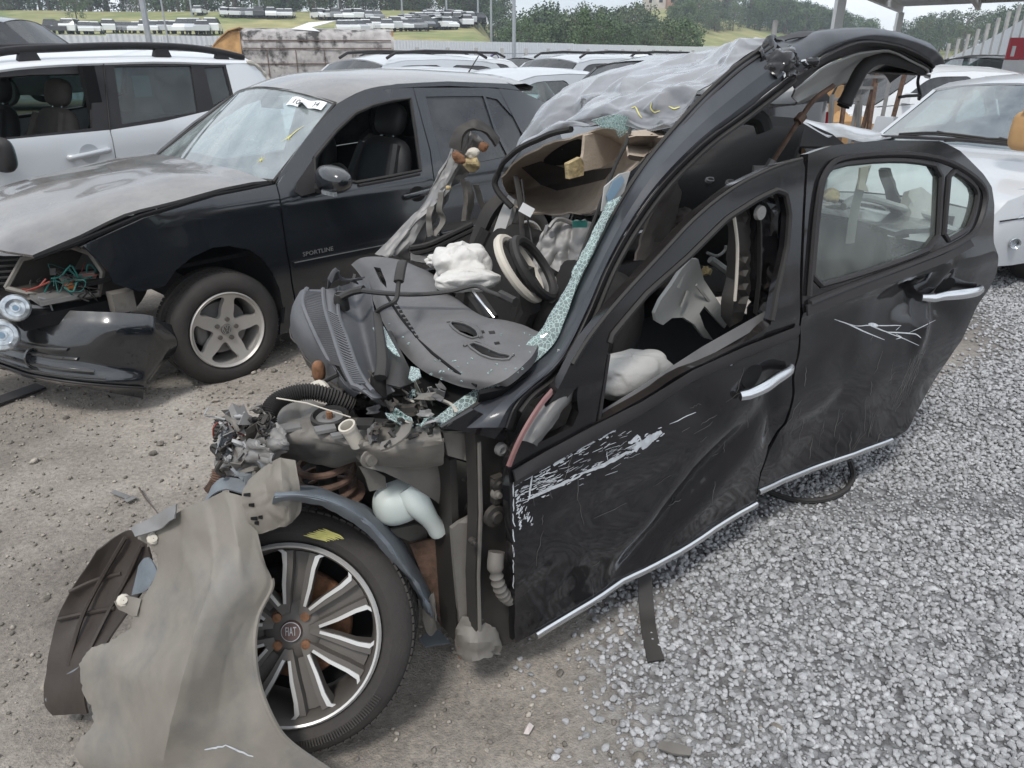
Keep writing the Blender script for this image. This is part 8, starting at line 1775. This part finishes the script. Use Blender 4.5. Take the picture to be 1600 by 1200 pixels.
MB().lathe(wc_ - wax * .10, wax, [(.03, .004), (.135, .004), (.138, 0), (.138, -.02)], 40).obj('brake_disc', mt['rust'], tyf)
MB().lathe(wc_ - wax * .15, wax, [(.01, 0), (.19, 0)], 30).obj('brake_backplate', mt['interior'], tyf)
blob_mb(WF(-.02, .115, .11), (wv * .07, wax * .03, wu * .035), (3.5, 3)).obj('brake_caliper', mt['interior'], tyf)
m = MB()
for k in range(7): ribbon_mb([(RW * .86 * math.sin(t) + .002 * math.sin(t * 40 + k), RW * .86 * math.cos(t) + (k - 3) * .0045) for t in np.linspace(.17 + .03 * k, .40 + .03 * k, 10)], .0045, lambda x, y: WF(x, y, -.0125), m, 0)
m.obj('chalk_mark', mt['yellow'], tyf)
m = MB()
def TX(u, v, a0, rb): r_ = rb + v; a = a0 - u / rb; return WF(math.cos(a) * r_, math.sin(a) * r_, -.0120)
text_mb('LINEA SPORT', .026, lambda u, v: TX(u, v, R(-62), .262), .0012, 'CENTER', m) if False else None
for k in range(44):
    a = R(-100 + 1.5 * k); m.box(WF(math.cos(a) * .264, math.sin(a) * .264, -.0115), (.0035, .02, .002), Matrix((wv * math.cos(a + 1.57) + wu * math.sin(a + 1.57), wv * math.cos(a) + wu * math.sin(a), wax)).transposed())
m.obj('sidewall_ribs', mt['tyre'], tyf, 40, 'stuff')

# ================================================================ LOOSE THINGS ON THE GROUND
def loose(o, label, cat): return tag(o, label, cat)
pts = spline([Tz(1200, 768, .03), Tz(1235, 780, .016), Tz(1280, 782, .014), Tz(1318, 768, .014), Tz(1333, 745, .02), Tz(1328, 722, .06)], 36)
m = MB(); m.tube(pts, .0125, 8); m.tube([p + V((.0, -.006, .006)) for p in pts], .006, 6); loose(m.obj('rubber_seal', mt['rubber']), 'loop of black rubber door seal lying on the gravel under the rear door', 'rubber seal')
m = MB(); m.grid(surf([[Tz(996, 895, .12), Tz(999, 950, .035), Tz(1003, 990, .022), Tz(1012, 1034, .018)], [Tz(1018, 895, .12), Tz(1022, 950, .035), Tz(1027, 990, .022), Tz(1038, 1030, .018)]], 3, 16)); m.shell(.006); loose(m.obj('rubber_strap', mt['rubber']), 'flat dark rubber strap hanging from under the front door onto the ground', 'strap')
m = MB(); m.grid(surf([[Tz(655, 1000, .03), Tz(680, 985, .03), Tz(700, 1000, .025)], [Tz(665, 1012, .02), Tz(685, 1008, .02), Tz(703, 1006, .02)]], 4, 6)); m.shell(.006); loose(m.obj('plastic_piece', mt['blueliner']), 'blue grey plastic piece on the ground between front wheel and door', 'plastic piece')
m = MB(); m.grid(surf([[Tz(1030, 1160, .02), Tz(1055, 1163, .024), Tz(1080, 1170, .02)], [Tz(1030, 1172, .015), Tz(1053, 1180, .02), Tz(1078, 1182, .015)]], 4, 6)); m.shell(.008); loose(m.obj('plastic_piece', mt['primer']), 'grey flat plastic piece half buried in the near gravel', 'plastic piece')
m = MB(); c = Tz(825, 1137, .018); m.add([c + V(p) for p in ((-.012, -.014, -.006), (.002, -.018, -.004), (.016, .006, 0), (.006, .018, 0), (-.006, .01, -.004), (0, 0, .012), (.004, .008, .01))], [(0, 1, 5), (1, 2, 6, 5), (2, 3, 6), (3, 4, 5, 6), (4, 0, 5)]); m.shell(.008, away=CAM); loose(m.obj('stone_chip', M('pale pinkish stone', (.5, .44, .42), .8)), 'pale pinkish stone chip lying on the dirt right of the front wheel', 'stone')
m = MB(); m.beam(Tz(176, 768, .012), Tz(202, 778, .012), .022, .004); m.beam(Tz(196, 783, .012), Tz(211, 776, .012), .03, .004); loose(m.obj('metal_bracket', mt['steel']), 'small bent grey metal bracket lying on the dirt lane', 'bracket')
m = MB(); m.tube(spline([Tz(217, 762, .012), Tz(228, 780, .02), Tz(238, 792, .01), Tz(248, 804, .008)], 12), [.004 - .0002 * k for k in range(13)], 5); loose(m.obj('twig', mt['bark']), 'thin brown twig lying on the dirt above the torn wing', 'twig')
m = MB(); m.beam(Tz(-40, 640, .015), Tz(64, 603, .02), .10, .012); loose(m.obj('plastic_strip', mt['trim']), 'long black plastic strip lying under the hanging bumper at the left edge', 'plastic strip')
# ================================================================ AIR
hz = bpy.data.materials.new('haze'); hz.use_nodes = True; t = hz.node_tree; t.nodes.clear(); o_ = t.nodes.new('ShaderNodeOutputMaterial'); pv = t.nodes.new('ShaderNodeVolumePrincipled')
pv.inputs['Color'].default_value = (.80, .87, .95, 1); pv.inputs['Density'].default_value = .0009; t.links.new(pv.outputs[0], o_.inputs['Volume'])
m = MB().box((0, 215, 24), (900, 450, 52)); hb_ = m.obj('haze', hz, None, smooth=False); tag(hb_, kind='stuff')
